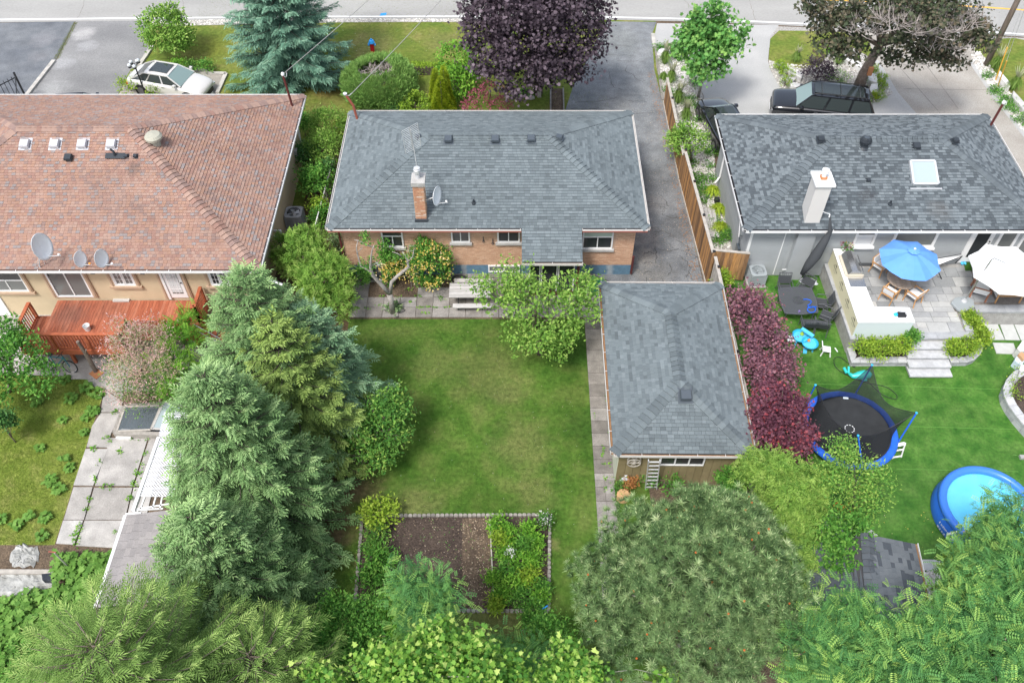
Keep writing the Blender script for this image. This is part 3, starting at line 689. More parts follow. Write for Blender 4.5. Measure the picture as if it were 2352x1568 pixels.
def gutter(root, p, q, out, m, litter=True, h=.11, w=.11, z=None):
    p, q, out = Vector(p), Vector(q), Vector(out); mb = MB(); up = Vector((0, 0, 1)); d = q-p
    mb.obox(p-up*h, d, out*w, up*.01); mb.obox(p+out*(w-.012)-up*(h-.01), d, out*.018, up*(h+.01))
    k = max(2, int(d.length/.9))
    for i in range(k+1): mb.obox(p+d*(i/k)*.995-up*.012, d.normalized()*.02, out*(w-.014), up*.014)
    g = mb.build('gutter', m, root)
    if litter:
        mb = MB(); mb.obox(p-up*(h-.02)+out*.006, d, out*(w-.03), up*.035); mb.build('gutter_fill', 'gutter_litter' if litter is True else litter, g)  # strip on the gutter floor, dead leaves unless another material is passed
    return g
def roofP(px, py, ze, y0, sl):
    d = ray(px, py); t = (ze-sl*y0-CAMH)/(d.z-sl*d.y); return Vector((d.x*t, d.y*t, CAMH+d.z*t))
def window(root, x0, x1, z0, z1, Y, style='std', fw=.06, frame='white_trim', glass='glass_dark', sill='concrete', dpt=.06, name='window', lower='glass_dark', up=.5, nl=2, grid=None, out=None):
    """faces -Y; frame proud of wall by dpt"""
    mb = MB(); y0, y1 = Y-dpt, Y+.02
    mb.box(x0, x0+fw, y0, y1, z0, z1).box(x1-fw, x1, y0, y1, z0, z1).box(x0+fw, x1-fw, y0, y1, z1-fw, z1).box(x0+fw, x1-fw, y0, y1, z0, z0+fw)
    if style == 'std': zs = z0+fw+(z1-z0-2*fw)*(1-up); mb.box(x0+fw, x1-fw, y0+.012, y1, zs-fw*.4, zs+fw*.4)
    fr = mb.build(name, frame, root)
    yi = Y-.012
    def pane(a, b, c, d, m): box(a, b, yi-.006, yi, c, d).build('pane', m, fr)
    if style == 'std':
        pane(x0+fw, x1-fw, zs+fw*.4, z1-fw, glass)
        w = (x1-x0-2*fw)/nl
        for k in range(nl):
            pane(x0+fw+w*k+.02, x0+fw+w*(k+1)-.02, z0+fw, zs-fw*.4, lower)
            if k: box(x0+fw+w*k-.02, x0+fw+w*k+.02, y0+.015, yi, z0+fw, zs-fw*.4).build('mullion', frame, fr)
    elif style == 'cols':
        w = (x1-x0-2*fw)/nl
        for k in range(nl):
            pane(x0+fw+w*k+.025*(k > 0), x0+fw+w*(k+1)-.025*(k < nl-1), z0+fw, z1-fw, glass)
            if k: box(x0+fw+w*k-.025, x0+fw+w*k+.025, y0+.012, yi, z0+fw, z1-fw).build('mullion', frame, fr)
    elif style == 'sash':      # casements with glazing bars
        w = (x1-x0-2*fw)/nl; gx, gz = grid; bw = .05
        for k in range(nl):
            a, b = x0+fw+w*k+.01, x0+fw+w*(k+1)-.01; s_ = MB()
            s_.box(a, a+bw, y0+.01, yi, z0+fw, z1-fw).box(b-bw, b, y0+.01, yi, z0+fw, z1-fw).box(a+bw, b-bw, y0+.01, yi, z0+fw, z0+fw+bw).box(a+bw, b-bw, y0+.01, yi, z1-fw-bw, z1-fw)
            A0, B0, C0, D0 = a+bw, b-bw, z0+fw+bw, z1-fw-bw
            for i in range(1, gx): s_.box(A0+(B0-A0)*i/gx-.009, A0+(B0-A0)*i/gx+.009, yi-.02, yi-.008, C0, D0)
            for i in range(1, gz): s_.box(A0, B0, yi-.019, yi-.009, C0+(D0-C0)*i/gz-.009, C0+(D0-C0)*i/gz+.009)
            s_.build('sash', frame, fr)
            for i in range(gx):
                for j in range(gz): pane(A0+(B0-A0)*i/gx, A0+(B0-A0)*(i+1)/gx, C0+(D0-C0)*j/gz, C0+(D0-C0)*(j+1)/gz, glass)
    if sill: box(x0-.08, x1+.08, Y-.13, Y+.02, z0-.11, z0-.002, .9).build('sill', sill, fr)
    return fr
def bricks(wall, x0, x1, z0, z1, Y, m='brick', bud=300, L_=.213, H_=.068, holes=(), face='y', yy=None, rank=lambda x, z: abs(x)):
    """brick courses proud of the mortar wall; face 'y' looks to -Y, 'x' looks to +/-X at x=Y"""
    cand = []; k = 0; z = z0
    while z+H_ <= z1+.001:
        x = x0-(L_/2 if k % 2 else 0)
        while x < x1:
            a, b = max(x+.006, x0), min(x+L_-.006, x1); x += L_
            if b-a < .03: continue
            if any(a < h[1] and b > h[0] and z < h[3] and z+H_ > h[2] for h in holes): continue
            cand.append((rank((a+b)/2, z), a, b, z))
        z += H_; k += 1
    cand.sort(key=lambda c: c[0]); fld = MB(); protos = {}
    for i, (r_, a, b, z) in enumerate(cand):
        v = random.choice((.1, .3, .5, .7, .9)); full = abs((b-a)-(L_-.012)) < .001; dp = .014+.004*v
        if i < bud and full and face == 'y':
            if v not in protos: protos[v] = proto(MB().box(0, L_-.012, -dp, .012, .005, H_-.005, v), 'brick', m)
            piece('brick', protos[v], Matrix.Translation((a, Y, z)), wall)
        elif face == 'y': fld.box(a, b, Y-dp, Y+.012, z+.005, z+H_-.005, v)
        elif face == 'x+': fld.box(Y-.012, Y+dp, a, b, z+.005, z+H_-.005, v)
        else: fld.box(Y-dp, Y+.012, a, b, z+.005, z+H_-.005, v)
    if fld.v: fld.build('brick_courses', m, wall, kind='stuff')
def boxvent(root, p, sl, m, s=.3, name='roof_vent', base=True, h=.16, ang=0):
    """low square vent sitting on a slope rising to +Y at p"""
    t = math.atan(sl); Rm = Matrix.Rotation(ang, 4, 'Z') @ Matrix.Rotation(t, 4, 'X'); M_ = Matrix.Translation(p) @ Rm
    mb = MB()
    def pt(x, y, z): return M_ @ Vector((x, y, z))
    a = s/2
    if base: mb.obox(pt(-a*1.3, -a*1.35, .018), Rm @ Vector((s*1.3, 0, 0)), Rm @ Vector((0, s*1.45, 0)), Rm @ Vector((0, 0, .006)))
    mb.obox(pt(-a*.8, -a*.8, .02), Rm @ Vector((s*.8, 0, 0)), Rm @ Vector((0, s*.8, 0)), Rm @ Vector((0, 0, h*.55)))
    i = len(mb.v)
    v = [pt(-a, -a, h*.55), pt(a, -a, h*.45), pt(a, a, h*.5), pt(-a, a, h*.5), pt(-a*.85, -a*.8, h), pt(a*.85, -a*.8, h), pt(a*.85, a*.8, h*.9), pt(-a*.85, a*.8, h*.9)]
    mb.v += [tuple(q) for q in v]
    for q in ((0, 1, 5, 4), (1, 2, 6, 5), (2, 3, 7, 6), (3, 0, 4, 7), (4, 5, 6, 7), (3, 2, 1, 0)): mb.f.append([i+j for j in q]); mb.a.append(.5)
    return mb.build(name, m, root)
def pipevent(root, p, m='vent_black', r=.05, h=.22):
    return MB().lathe([(r*2.2, -.03), (r*2.0, .05), (r*1.1, .07), (r*1.1, h*.7), (r*.8, h*.7), (r*.8, h)], p, 10).build('vent_pipe', m, root)
def dish(name, label, c, rad, face, foot, ell=.8, armlen=.6, m='dish_white', group=None, orange=False):
    t = thing(name, label, 'satellite dish', foot, group=group); c = Vector(c); f = Vector(face).normalized()
    q = f.to_track_quat('Z', 'Y').to_matrix().to_4x4()
    prof = [(0.001, -.10*rad), (rad*.5, -.06*rad), (rad*.85, .02*rad), (rad, .10*rad), (rad, .13*rad), (rad*.84, .05*rad), (rad*.5, -.03*rad), (0.001, -.07*rad)]
    MB().lathe(prof, c, 28, mtx=q, sx=ell, sy=1).build('reflector', m, t, smooth=True)
    mb = MB(); back = c-f*.05
    mb.tube([foot, Vector(foot)+Vector((0, 0, .12)), back-f*.12-Vector((0, 0, rad*.3)), back], [.025]*4, 8)
    mb.tube([Vector(foot)+Vector((-.18, .1, .0)), back-f*.1-Vector((0, 0, rad*.3))], .012, 6); mb.tube([Vector(foot)+Vector((.16, .12, .03)), back-f*.1-Vector((0, 0, rad*.3))], .012, 6)
    mb.build('mount', 'alum', t)
    low = c-Vector((0, 0, rad*.9))+f*.02; tip = c+f*armlen-Vector((0, 0, rad*.45))
    MB().tube([low, tip], .018, 6).build('arm', 'alum', t)
    MB().tube([tip-f*.05+Vector((0, 0, .02)), tip+Vector((0, 0, .05))-f*.12], .04, 8).build('receiver', 'toy_orange' if orange else 'white_plastic', t)
    return t
def ac_unit(label, x, y, s=.75, h=.75, m='ac_grey', rz=0, group='air conditioners', dark=True):
    t = thing('air_conditioner', label, 'air conditioner', (x, y, .01), rz, group=group, local=True); a = s/2
    MB().box(-a-.06, a+.06, -a-.06, a+.06, 0, .05).build('pad', 'concrete', t)
    mb = MB(); k = 14
    for i in range(k):
        z = .08+(h-.16)*i/k; mb.tube([(-a+.012, -a+.012, z+.03), (a-.012, -a+.012, z+.03), (a-.012, a-.012, z+.03), (-a+.012, a-.012, z+.03)], .014, 4, closed=True)
    mb.box(-a+.03, a-.03, -a+.03, a-.03, .05, h-.15)
    for sx in (-1, 1):
        for sy in (-1, 1): mb.box(sx*a-.035*(sx > 0)-.0*(sx < 0), sx*a+.035*(sx < 0), sy*a-.035*(sy > 0), sy*a+.035*(sy < 0), .05, h-.06)
    mb.build('louvred_case', m, t)
    # square lid with round hole
    lid = MB(); n = 32
    for i in range(n):
        a0, a1 = 2*math.pi*i/n, 2*math.pi*(i+1)/n
        def sq(an):
            c, s_ = math.cos(an), math.sin(an); f = 1/max(abs(c), abs(s_)); f = min(f, 1.25); return (a*c*f, a*s_*f)
        p0, p1 = sq(a0), sq(a1); r_ = a*.78
        lid.face([(r_*math.cos(a0), r_*math.sin(a0), h), (p0[0], p0[1], h-.01), (p1[0], p1[1], h-.01), (r_*math.cos(a1), r_*math.sin(a1), h)])
        lid.face([(p0[0], p0[1], h-.01), (p0[0], p0[1], h-.09), (p1[0], p1[1], h-.09), (p1[0], p1[1], h-.01)])
    lid.build('lid', m, t)
    MB().lathe([(a*.78, h), (a*.74, h-.12), (.001, h-.14)], n=24, cap=False).build('fan_well', 'black_metal' if dark else m, t)
    fan = MB(); fan.lathe([(.07, h-.1), (.07, h-.03), (.001, h-.02)], n=12)
    for k in range(4):
        an = k*math.pi/2+.4; d = Vector((math.cos(an), math.sin(an), 0)); q = Vector((-d.y, d.x, .35)); p = Vector((0, 0, h-.075))
        fan.face([p+d*.06-q*.05, p+d*a*.68-q*.1, p+d*a*.68+q*.1, p+d*.06+q*.05])
    fan.build('fan', 'alum' if dark else 'ac_light', t)
    gr = MB()
    for rr in (.35, .5, .65, .77): gr.tube([(a*rr*math.cos(j*math.pi/10), a*rr*math.sin(j*math.pi/10), h+.012) for j in range(20)], .005, 4, closed=True)
    for j in range(8): gr.tube([(0, 0, h+.012), (a*.78*math.cos(j*math.pi/4), a*.78*math.sin(j*math.pi/4), h+.012)], .005, 4)
    gr.build('fan_guard', m if dark else 'ac_light', t)
    return t
# ================= LEFT HOUSE =================
SL = 5/12
hl = thing('bungalow', 'cream stucco bungalow with a mottled orange brown shingle roof behind the red deck', 'house', (-19, 26, 0))
ZE1 = 3.3
def vbrown(x, k):
    r_ = random.random(); return (0.08, .25, .42, .58, .75, .92)[0 if r_ < .26 else 1 if r_ < .44 else 2 if r_ < .62 else 3 if r_ < .75 else 4 if r_ < .9 else 5]
rf1 = hip_roof(hl, -27.7, -10.47, 25.6, 37.9, ZE1, SL, 'shingle_brown', 'roof_under_brown', vf=vbrown, widths=(.165, .17), e=.135)
WY1 = 26.05
wl = box(-27.3, -10.95, WY1, 37.5, 0, ZE1-.16).build('wall', 'stucco', hl)
gutter(hl, (-27.7, 25.6, ZE1-.01), (-10.47, 25.6, ZE1-.01), (0, -1, 0), 'white_trim', litter=False)
gutter(hl, (-10.47, 25.6, ZE1-.01), (-10.47, 37.9, ZE1-.01), (1, 0, 0), 'white_trim', litter=False)
gutter(hl, (-10.47, 37.9, ZE1-.01), (-27.7, 37.9, ZE1-.01), (0, 1, 0), 'white_trim', litter=False)
def X1(x, y): return QY(0, 1, x, y, WY1-.05)
def trimmed(x0, x1, z0, z1, Y=WY1, w=.16, sill=True):
    mb = MB(); mb.box(x0-w, x0, Y-.07, Y+.01, z0, z1).box(x1, x1+w, Y-.07, Y+.01, z0, z1)
    mb.box(x0-w*.75, x0-w*.4, Y-.095, Y-.07, z0, z1).box(x1+w*.4, x1+w*.75, Y-.095, Y-.07, z0, z1)
    if sill: mb.box(x0-w-.06, x1+w+.06, Y-.13, Y+.01, z0-.12, z0-.002)
    mb.build('stucco_moulding', 'stucco_trim', hl)
ztop = ZE1-.17
a = X1(530, 1160); b = X1(865, 1160); z0 = a.z
trimmed(a.x, b.x, z0, ztop, sill=False); window(hl, a.x, b.x, z0, ztop, WY1, 'cols', fw=.07, glass='glass_grey', sill=None, name='sliding_door', nl=2)
a = X1(1060, 1056); b = X1(1257, 1056); trimmed(a.x, b.x, a.z, ztop); window(hl, a.x, b.x, a.z, ztop, WY1, 'sash', fw=.05, nl=2, grid=(2, 4), sill=None, glass='glass_grey')
a = X1(1945, 1056); b = X1(2130, 1056); trimmed(a.x, b.x, a.z, ztop); window(hl, a.x, b.x, a.z, ztop, WY1, 'sash', fw=.05, nl=2, grid=(2, 4), sill=None)
a = X1(-60, 1110); b = X1(275, 1110); trimmed(a.x, b.x, a.z, ztop); window(hl, a.x, b.x, a.z, ztop, WY1, 'std', fw=.06, up=.58, sill=None, glass='glass_dark', lower='glass_grey')
a = X1(1560, 1175); b = X1(1745, 1175); z0 = a.z; dz = ztop-z0
trimmed(a.x, b.x, z0, ztop, sill=False)
box(a.x, a.x+.10, WY1-.1, WY1, z0, ztop).build('door_frame', 'white_trim', hl)
dr = box(a.x+.1, b.x-.03, WY1-.05, WY1-.005, z0+.06, ztop).build('door', 'white_trim', hl)
box(a.x+.24, b.x-.17, WY1-.056, WY1-.05, z0+.32, ztop-.1).build('pane', 'glass_grey', dr)
mb = MB(); k = 26
for i in range(k): z = z0+.42+(ztop-.15-z0-.42)*i/k; mb.box(a.x+.25, b.x-.18, WY1-.064, WY1-.058, z, z+.035)
mb.build('blind', 'white_plastic', dr)
mb = MB()
for i in (1, 2): xx = a.x+.24+(b.x-a.x-.41)*i/3; mb.box(xx-.01, xx+.01, WY1-.072, WY1-.066, z0+.32, ztop-.1)
for i in range(1, 5): z = z0+.32+(ztop-.1-z0-.32)*i/5; mb.box(a.x+.24, b.x-.17, WY1-.071, WY1-.067, z-.01, z+.01)
mb.build('glazing_bars', 'white_trim', dr)
MB().lathe([(.03, 0), (.035, .05), (.001, .07)], (b.x-.1, WY1-.05, z0+1.0), 10, mtx=Matrix.Rotation(R(90), 4, 'X')).build('handle', 'black_metal', dr)
a = X1(-120, 1285); b = X1(78, 1285); box(a.x, b.x, WY1-.06, WY1, .05, 1.2).build('door', 'white_trim', hl, label='low white basement door')
for (x, y) in ((853, 922), (1310, 925)):
    p = X1(x, y); box(p.x-.09, p.x+.09, WY1-.16, WY1, p.z-.08, p.z+.06).build('wall_light', 'black_metal', hl)
# roof furniture
RL = lambda x, y: roofP(x, y, ZE1, 25.6, SL)
for (x, y) in ((236, 1355), (510, 1355), (763, 1355), (1030, 1355)):
    boxvent(hl, RL(x/4, y/4-6), SL, 'vent_white', .42, h=.2)
boxvent(hl, RL(160, 365), SL, 'vent_black', .33, h=.24, name='flue_vent', base=False); boxvent(hl, RL(291, 360), SL, 'vent_black', .17, h=.14, name='flue_vent'); boxvent(hl, RL(312, 360), SL, 'vent_black', .17, h=.14, name='flue_vent')
p = RL(266, 361); MB().tube([p+Vector((0, 0, -.02)), p+Vector((0, .0, .3)), p+Vector((-.1, .0, .42))], [.07, .05, .05], 8).obox(p+Vector((-.42, -.14, .03)), (.85, 0, 0), (0, .24, .1), (0, 0, .012)).build('vent_pipe', 'vent_black', hl)
p = Vector((-15.9, 31.0, 5.45)); p = PY(349, 306, 31.2); p.z = ZE1+SL*(31.2-25.6)-.25
MB().lathe([(.2, -.1), (.19, .28)], p, 16).lathe([(.22, .27), (.36, .30), (.38, .42), (.30, .52), (.001, .57)], p, 20).build('mushroom_vent', 'vent_beige', hl, smooth=False)
# right side wall pieces
MB().tube([(-10.86, 36.9, 3.1), (-10.86, 36.9, .1)], .05, 6).build('downspout', 'white_trim', hl)
box(-10.95, -10.80, 35.6, 35.9, 1.0, 1.6).build('meter_box', 'alum_dull', hl)
MB().tube([(-10.95, 29.9, 1.5), (-10.6, 29.8, 1.6), (-10.55, 29.7, 1.5)], .05, 8).tube([(-10.95, 29.7, 1.35), (-10.8, 29.7, 1.3), (-10.75, 29.7, .9)], .05, 8).build('exhaust_pipe', 'white_plastic', hl)
MB().tube([(-10.52, 25.45, 3.16), (-10.3, 25.5, 2.9), (-9.6, 25.45, 2.55)], .055, 6).build('downspout', 'white_trim', hl)
m_ = thing('service_mast', 'brown metal service mast with white head on the corner of the orange brown roof', 'mast', (-11.35, 36.7, 3.9), group='power masts on the roofs')
p = roofP(669, 233, ZE1, 25.6, SL); p = PY(669, 233, 36.8); q = p+Vector((0, 0, 1.35))
def mast(t, p, hh, lean=(-.12, 0)):
    q = p+Vector((lean[0], lean[1], hh))
    MB().tube([p-Vector((0, 0, .3)), q], .06, 8).build('pipe', 'maroon', t); MB().lathe([(.07, -.05), (.09, .02), (.06, .1), (.001, .12)], q, 10).build('weatherhead', 'white_plastic', t)
    MB().tube([q, q+Vector((.08, -.03, -.12)), q+Vector((.16, 0, -.1)), q+Vector((.18, .1, .05))], .014, 5).build('drip_loop', 'alum', t); return q
m_.location = p; ROOT[m_.name] = Matrix.Translation(-p); mt1 = mast(m_, p, 1.5)
# satellite dishes on the eave
for (lbl, cx, cy, rad, ell, lx, ly, org) in (('largest satellite dish, leftmost on the eave of the orange brown roof', 378, 695, .62, .72, 372, 892, False), ('small satellite dish with an orange receiver arm, middle one on the eave', 732, 812, .38, .8, 790, 880, True), ('round satellite dish, rightmost on the eave of the orange brown roof', 925, 806, .42, .82, 950, 880, False)):
    foot = RL(lx/4, 392+ly/4); c = PY(cx/4, 392+cy/4, foot.y-.05)
    dish('satellite_dish', lbl, c, rad, (.93, -.40, .14), foot, ell, rad*1.5, group='satellite dishes on the left roof', orange=org)
# ================= MIDDLE HOUSE =================
hm = thing('bungalow', 'orange brick bungalow with a blue painted base and a blue grey shingle roof', 'house', (-1, 28.6, 0))
ZE = 3.25; MX0, MX1, MY0, MY1 = -7.96, 5.86, 28.15, 36.6
def vgrey(x, k): return min(.95, max(.05, round((random.choice((.3, .4, .5, .6, .75))+.08*math.sin(k*1.7))*6)/6))
rf2 = hip_roof(hm, MX0, MX1, MY0, MY1, ZE, SL, 'shingle_grey', 'roof_under', vf=vgrey, bud=250)
# porch roof continues the slope
V = Vector; yb, zb = 26.7, ZE-SL*(28.15-26.7); pl = [V((.42, yb, zb)), V((3.02, yb, zb)), V((3.02, 28.15, ZE)), V((.42, 28.15, ZE))]
mb = MB(); mb.face([p-V((0, 0, .006)) for p in pl]); mb.face([p-V((0, 0, .12)) for p in pl[::-1]])
for i in range(4): mb.face([pl[i]-V((0, 0, .12)), pl[(i+1) % 4]-V((0, 0, .12)), pl[(i+1) % 4]-V((0, 0, .006)), pl[i]-V((0, 0, .006))])
pr = mb.build('porch_roof', 'roof_under', hm); shingles(pr, pl, 'shingle_grey', bud=Budget(100), vf=vgrey)
WY2 = 28.58
wl = box(MX0+.42, MX1-.42, WY2, MY1-.4, .62, ZE-.16).build('wall', 'mortar', hm)
fd = box(MX0+.42, MX1-.42, WY2-.012, MY1-.4, 0, .62).build('foundation', 'blue_paint', hm)
X2 = lambda c, x, y: QY(c, 1, x, y, WY2)
wins = []
for (ca_, xa, cb_, xb, yb_, up_, gl) in ((1, 1168, 1, 1362, 697, .5, 'glass_dark'), (1, 1797, 1, 1968, 653, .3, 'glass_grey'), (1, 2218, 2, 72, 653, .3, 'glass_dark'), (2, 640, 2, 918, 712, .5, 'curtain')):
    a, b = X2(ca_, xa, yb_), X2(cb_, xb, yb_); wins.append((a.x, b.x, a.z, up_, gl))
holes = [(a-.02, b+.02, z-.12, 9) for a, b, z, u, g in wins]
bricks(wl, MX0+.42, MX1-.42, .62, ZE-.17, WY2, holes=holes, rank=lambda x, z: abs(x+1.0)+.2*abs(z-1.5) if not .3 < x < 3.05 else 99)
bricks(wl, WY2, MY1-.4, .62, ZE-.17, MX1-.42, bud=0, face='x+'); bricks(wl, WY2, MY1-.4, .62, ZE-.17, MX0+.42, bud=0, face='x-')
for a, b, z, u, g in wins: window(hm, a, b, z, ZE-.17, WY2, 'std', up=u, glass=g)
a, b = X2(1, 2135, 925), X2(2, 72, 925); window(hm, a.x, b.x, max(.1, a.z), .62, WY2-.012, 'cols', nl=2, sill=None, glass='glass_grey', name='basement_window')
for (p, q, o) in (((MX0, MY0), (.40, MY0), (0, -1)), ((3.04, MY0), (MX1, MY0), (0, -1)), ((MX1, MY0), (MX1, MY1), (1, 0)), ((MX0, MY0), (MX0, MY1), (-1, 0)), ((MX1, MY1), (MX0, MY1), (0, 1))):
    gutter(hm, (*p, ZE-.01), (*q, ZE-.01), (*o, 0), 'pale_metal', litter='pale_metal')
    g = MB(); P0, Q0, O0 = V((*p, ZE-.13)), V((*q, ZE-.13)), V((*o, 0)); g.obox(P0+O0*.10, Q0-P0, O0*.025, V((0, 0, .07))); g.build('gutter_edge', 'gutter_brown', hm)
gutter(hm, (.42, yb, zb-.01), (3.02, yb, zb-.01), (0, -1, 0), 'pale_metal', litter=True)
MB().tube([(MX0+.2, MY0-.06, ZE-.12), (MX0+.36, WY2-.1, ZE-.4), (MX0+.36, WY2-.1, .15), (MX0+.36, WY2-.3, .08)], .05, 6).build('downspout', 'maroon', hm)
MB().tube([(MX1-.36, WY2-.05, 1.2), (MX1-.36, WY2-.05, .1)], .05, 6).build('downspout', 'maroon', hm)
# glazed porch
po = box(.75, 2.75, 27.2, 28.55, 0, .35).build('porch_base', 'maroon', hm)
mb = MB(); mb.box(.75, 2.75, 27.2, 27.24, 2.15, 2.45)
for x in (.75, 1.2, 1.28, 1.95, 2.03, 2.70): mb.box(x, x+.05, 27.18, 27.24, .35, 2.15)
mb.build('porch_frame', 'white_trim', hm); box(.8, 2.7, 27.22, 27.25, .35, 2.2).build('porch_glass', 'glass_dark', hm)
mb = MB()
for k in range(8): mb.lathe([(.05, .35+k*.22), (.075, .4+k*.22), (.075, .5+k*.22), (.05, .55+k*.22)], (2.9, 27.15, 0), 10)
mb.build('porch_column', 'maroon', hm)
box(2.72, 2.76, 27.24, 28.55, .3, 2.4).build('porch_side', 'glass_dark', hm); box(.74, .78, 27.24, 28.55, .3, 2.4).build('porch_side', 'glass_dark', hm)
# chimney
ch = box(-4.14, -3.70, 28.5, 29.02, 3.0, 5.30).build('chimney', 'mortar', hm)
for (a0, a1, Y_, f_) in ((-4.14, -3.70, 28.5, 'y'), (28.5, 29.02, -3.70, 'x+'), (28.5, 29.02, -4.14, 'x-')):
    bricks(ch, a0, a1, 3.2, 5.28, Y_, 'brick' if f_ != 'y' else 'brick_worn', bud=80, face=f_, L_=.22, H_=.07, rank=lambda x, z: z)
box(-4.20, -3.62, 28.42, 29.12, 5.31, 5.50, .8).build('chimney_cap', 'concrete', ch)
MB().lathe([(.10, 5.5), (.10, 5.78), (.15, 5.80), (.15, 5.95), (.13, 5.97), (.13, 6.02), (.001, 6.04)], (-3.93, 28.78, 0), 16).build('chimney_flue', 'alum', ch)
MB().obox((-4.2, 28.40, 3.35), (.56, 0, 0), (0, .1, .03), (0, 0, .12)).build('flashing', 'vent_black', ch)
RM = lambda x, y: roofP(x, y, ZE, MY0, SL)
for x, y in ((588+1768/4, 1305/4), (588+2198/4, 1305/4), (1176+175/4, 1300/4)): boxvent(hm, RM(x, y-4), SL, 'vent_grey', .36, h=.24)
p = PY(1176+438/4, 1245/4, 32.3); p.z = ZE+SL*4.15-.1; boxvent(hm, p, .1, 'vent_grey', .28, ang=-.3)
p = PY(588+1490/4, 1235/4, 32.4); p.z = ZE+SL*4.1-.1; boxvent(hm, p, .1, 'vent_grey', .22, ang=.3)
pipevent(hm, RM(588+2000/4, 392+300/4))
m_ = thing('service_mast', 'copper brown bent service mast on the left corner of the blue grey roof', 'mast', (-7.3, 35.6, 3.4), group='power masts on the roofs')
p = PY(588+935/4, 1108/4, 35.75); p.z = ZE+.15; m_.location = p; ROOT[m_.name] = Matrix.Translation(-p)
q = p+V((-.35, 0, 1.35)); MB().tube([p-V((0, 0, .1)), p+V((-.1, 0, .8)), q], .065, 8).build('pipe', 'copper', m_); MB().lathe([(.07, -.05), (.1, .03), (.001, .1)], q+V((-.05, 0, .1)), 10).build('weatherhead', 'white_plastic', m_)
MB().tube([q, q+V((.15, 0, .02)), q+V((.25, .05, .1))], .014, 5).build('drip_loop', 'alum', m_); mt2 = q
for nm, st, dirn, lab in (('power_cable', mt1, V((14.2, 26, 4.2)), 'thin power cable running from the orange brown roof across the blue spruce'), ('power_cable', mt2+V((.2, 0, .05)), V((13.0, 26, 4.4)), 'thin power cable running from the blue grey roof across the juniper and verge')):
    pts = [st+dirn*(i/20)+V((0, 0, -1.0*math.sin(math.pi*i/20))) for i in range(21)]; mb = MB(); mb.tube(pts, .016, 4); o = mb.build(nm, 'alum_dull'); setp(o, lab, 'cable', 'overhead cables')
# antenna on mast
t = thing('tv_antenna', 'grid shaped rooftop television antenna on a thin pole by the brick chimney', 'antenna', (-3.9, 28.8, 3.6))
base = RM(588+1470/4, 392+30/4); base = V((-3.92, 29.1, 4.9)); c = PY(588+1430/4, 1265/4, 29.1)
MB().tube([base, V((c.x+.0, 29.1, c.z+.4))], .02, 6).build('pole', 'alum', t)
mb = MB(); u = V((.30, .10, .12)); w_ = V((-.02, -.1, .62)) 
for k in range(15):
    for s_ in (-1, 1): o_ = V((c.x, 29.05, c.z))+w_*((k-7)/7.0)+u*(.55*s_); mb.tube([o_-u*.5, o_+u*.5], .008, 4)
for s_ in (-1.05, -.03, .03, 1.05): o_ = V((c.x, 29.03, c.z)); mb.tube([o_-w_+u*s_, o_+w_+u*s_], .012, 4)
mb.build('grid', 'alum', t)
foot = V((-3.68, 28.75, 4.2)); c = PY(588+1655/4, 392+232/4, 28.7)
dish('satellite_dish', 'white oval satellite dish bolted to the side of the brick chimney', c, .47, (.90, -.38, .08), foot, .8, .55)
# loose things by the middle house
ac_unit('dark grey air conditioner with round fan, between the cream wall and the hedge', *P(588+375/4, 392+500/4)[:2], .82, .85)
ac_unit('grey louvred air conditioner under the first brick wall window', *P(588+1130/4, 392+960/4)[:2], .72, .85, 'dark_grey', rz=.1)
# ================= RIGHT HOUSE =================
hr = thing('bungalow', 'pale grey sided bungalow with a two tone slate grey roof and a skylight', 'house', (16, 28.5, 0))
RX0, RX1, RY0, RY1 = 10.08, 23.35, 28.07, 36.3
def vtwo(x, k): 
    r_ = random.random(); return .05 if r_ < .3 else .35 if r_ < .5 else .65 if r_ < .7 else .92
rf3 = hip_roof(hr, RX0, RX1, RY0, RY1, ZE, SL, 'shingle_two', 'roof_under', vf=vtwo, widths=(.17, .22, .17))
WY3 = 28.5
wl = box(RX0+.4, RX1-.4, WY3, RY1-.4, 0, ZE-.16).build('wall', 'grey_siding', hr)
mb = MB(); z = .05; k = 0; splits = [RX0+.41, 12.3, 14.8, 17.2, 19.7, 22.9]
while z < ZE-.2:
    for i in range(len(splits)-1): box(splits[i]+.0, splits[i+1]-.006, WY3-.022, WY3, z, min(z+.46, ZE-.17), random.random()).build('siding_board', 'grey_siding', wl)
    y_ = WY3+.01
    for i in range(3): box(RX0+.378, RX0+.4, y_+i*2.4, min(y_+i*2.4+2.394, RY1-.42), z, min(z+.46, ZE-.17), random.random()).build('siding_board', 'grey_siding', wl)
    z += .468
for (p, q, o) in (((RX0, RY0), (RX1, RY0), (0, -1)), ((RX0, RY0), (RX0, RY1), (-1, 0)), ((RX1, RY0), (RX1, RY1), (1, 0)), ((RX1, RY1), (RX0, RY1), (0, 1))):
    gutter(hr, (*p, ZE-.01), (*q, ZE-.01), (*o, 0), 'white_trim', litter='black_metal')  # plain black strip along the inside of each gutter
ch = MB().box(12.62, 13.27, 28.34, 29.1, 3.2, 5.42).build('chimney', 'pale_metal', hr); box(12.5, 13.3, 28.22, 28.47, 0, 3.04).build('chimney_chase', 'grey_siding', hr)
mb = MB(); mb.box(12.54, 13.38, 28.24, 29.2, 5.43, 5.52); mb.build('chimney_cap', 'white_trim', ch)
box(12.83, 13.08, 28.6, 28.85, 5.53, 5.64).build('flue_base', 'bark_wound', ch); MB().lathe([(.10, 5.64), (.10, 5.8), (.15, 5.82), (.15, 5.98), (.001, 6.03)], (12.955, 28.725, 0), 16).build('chimney_flue', 'white_plastic', ch)
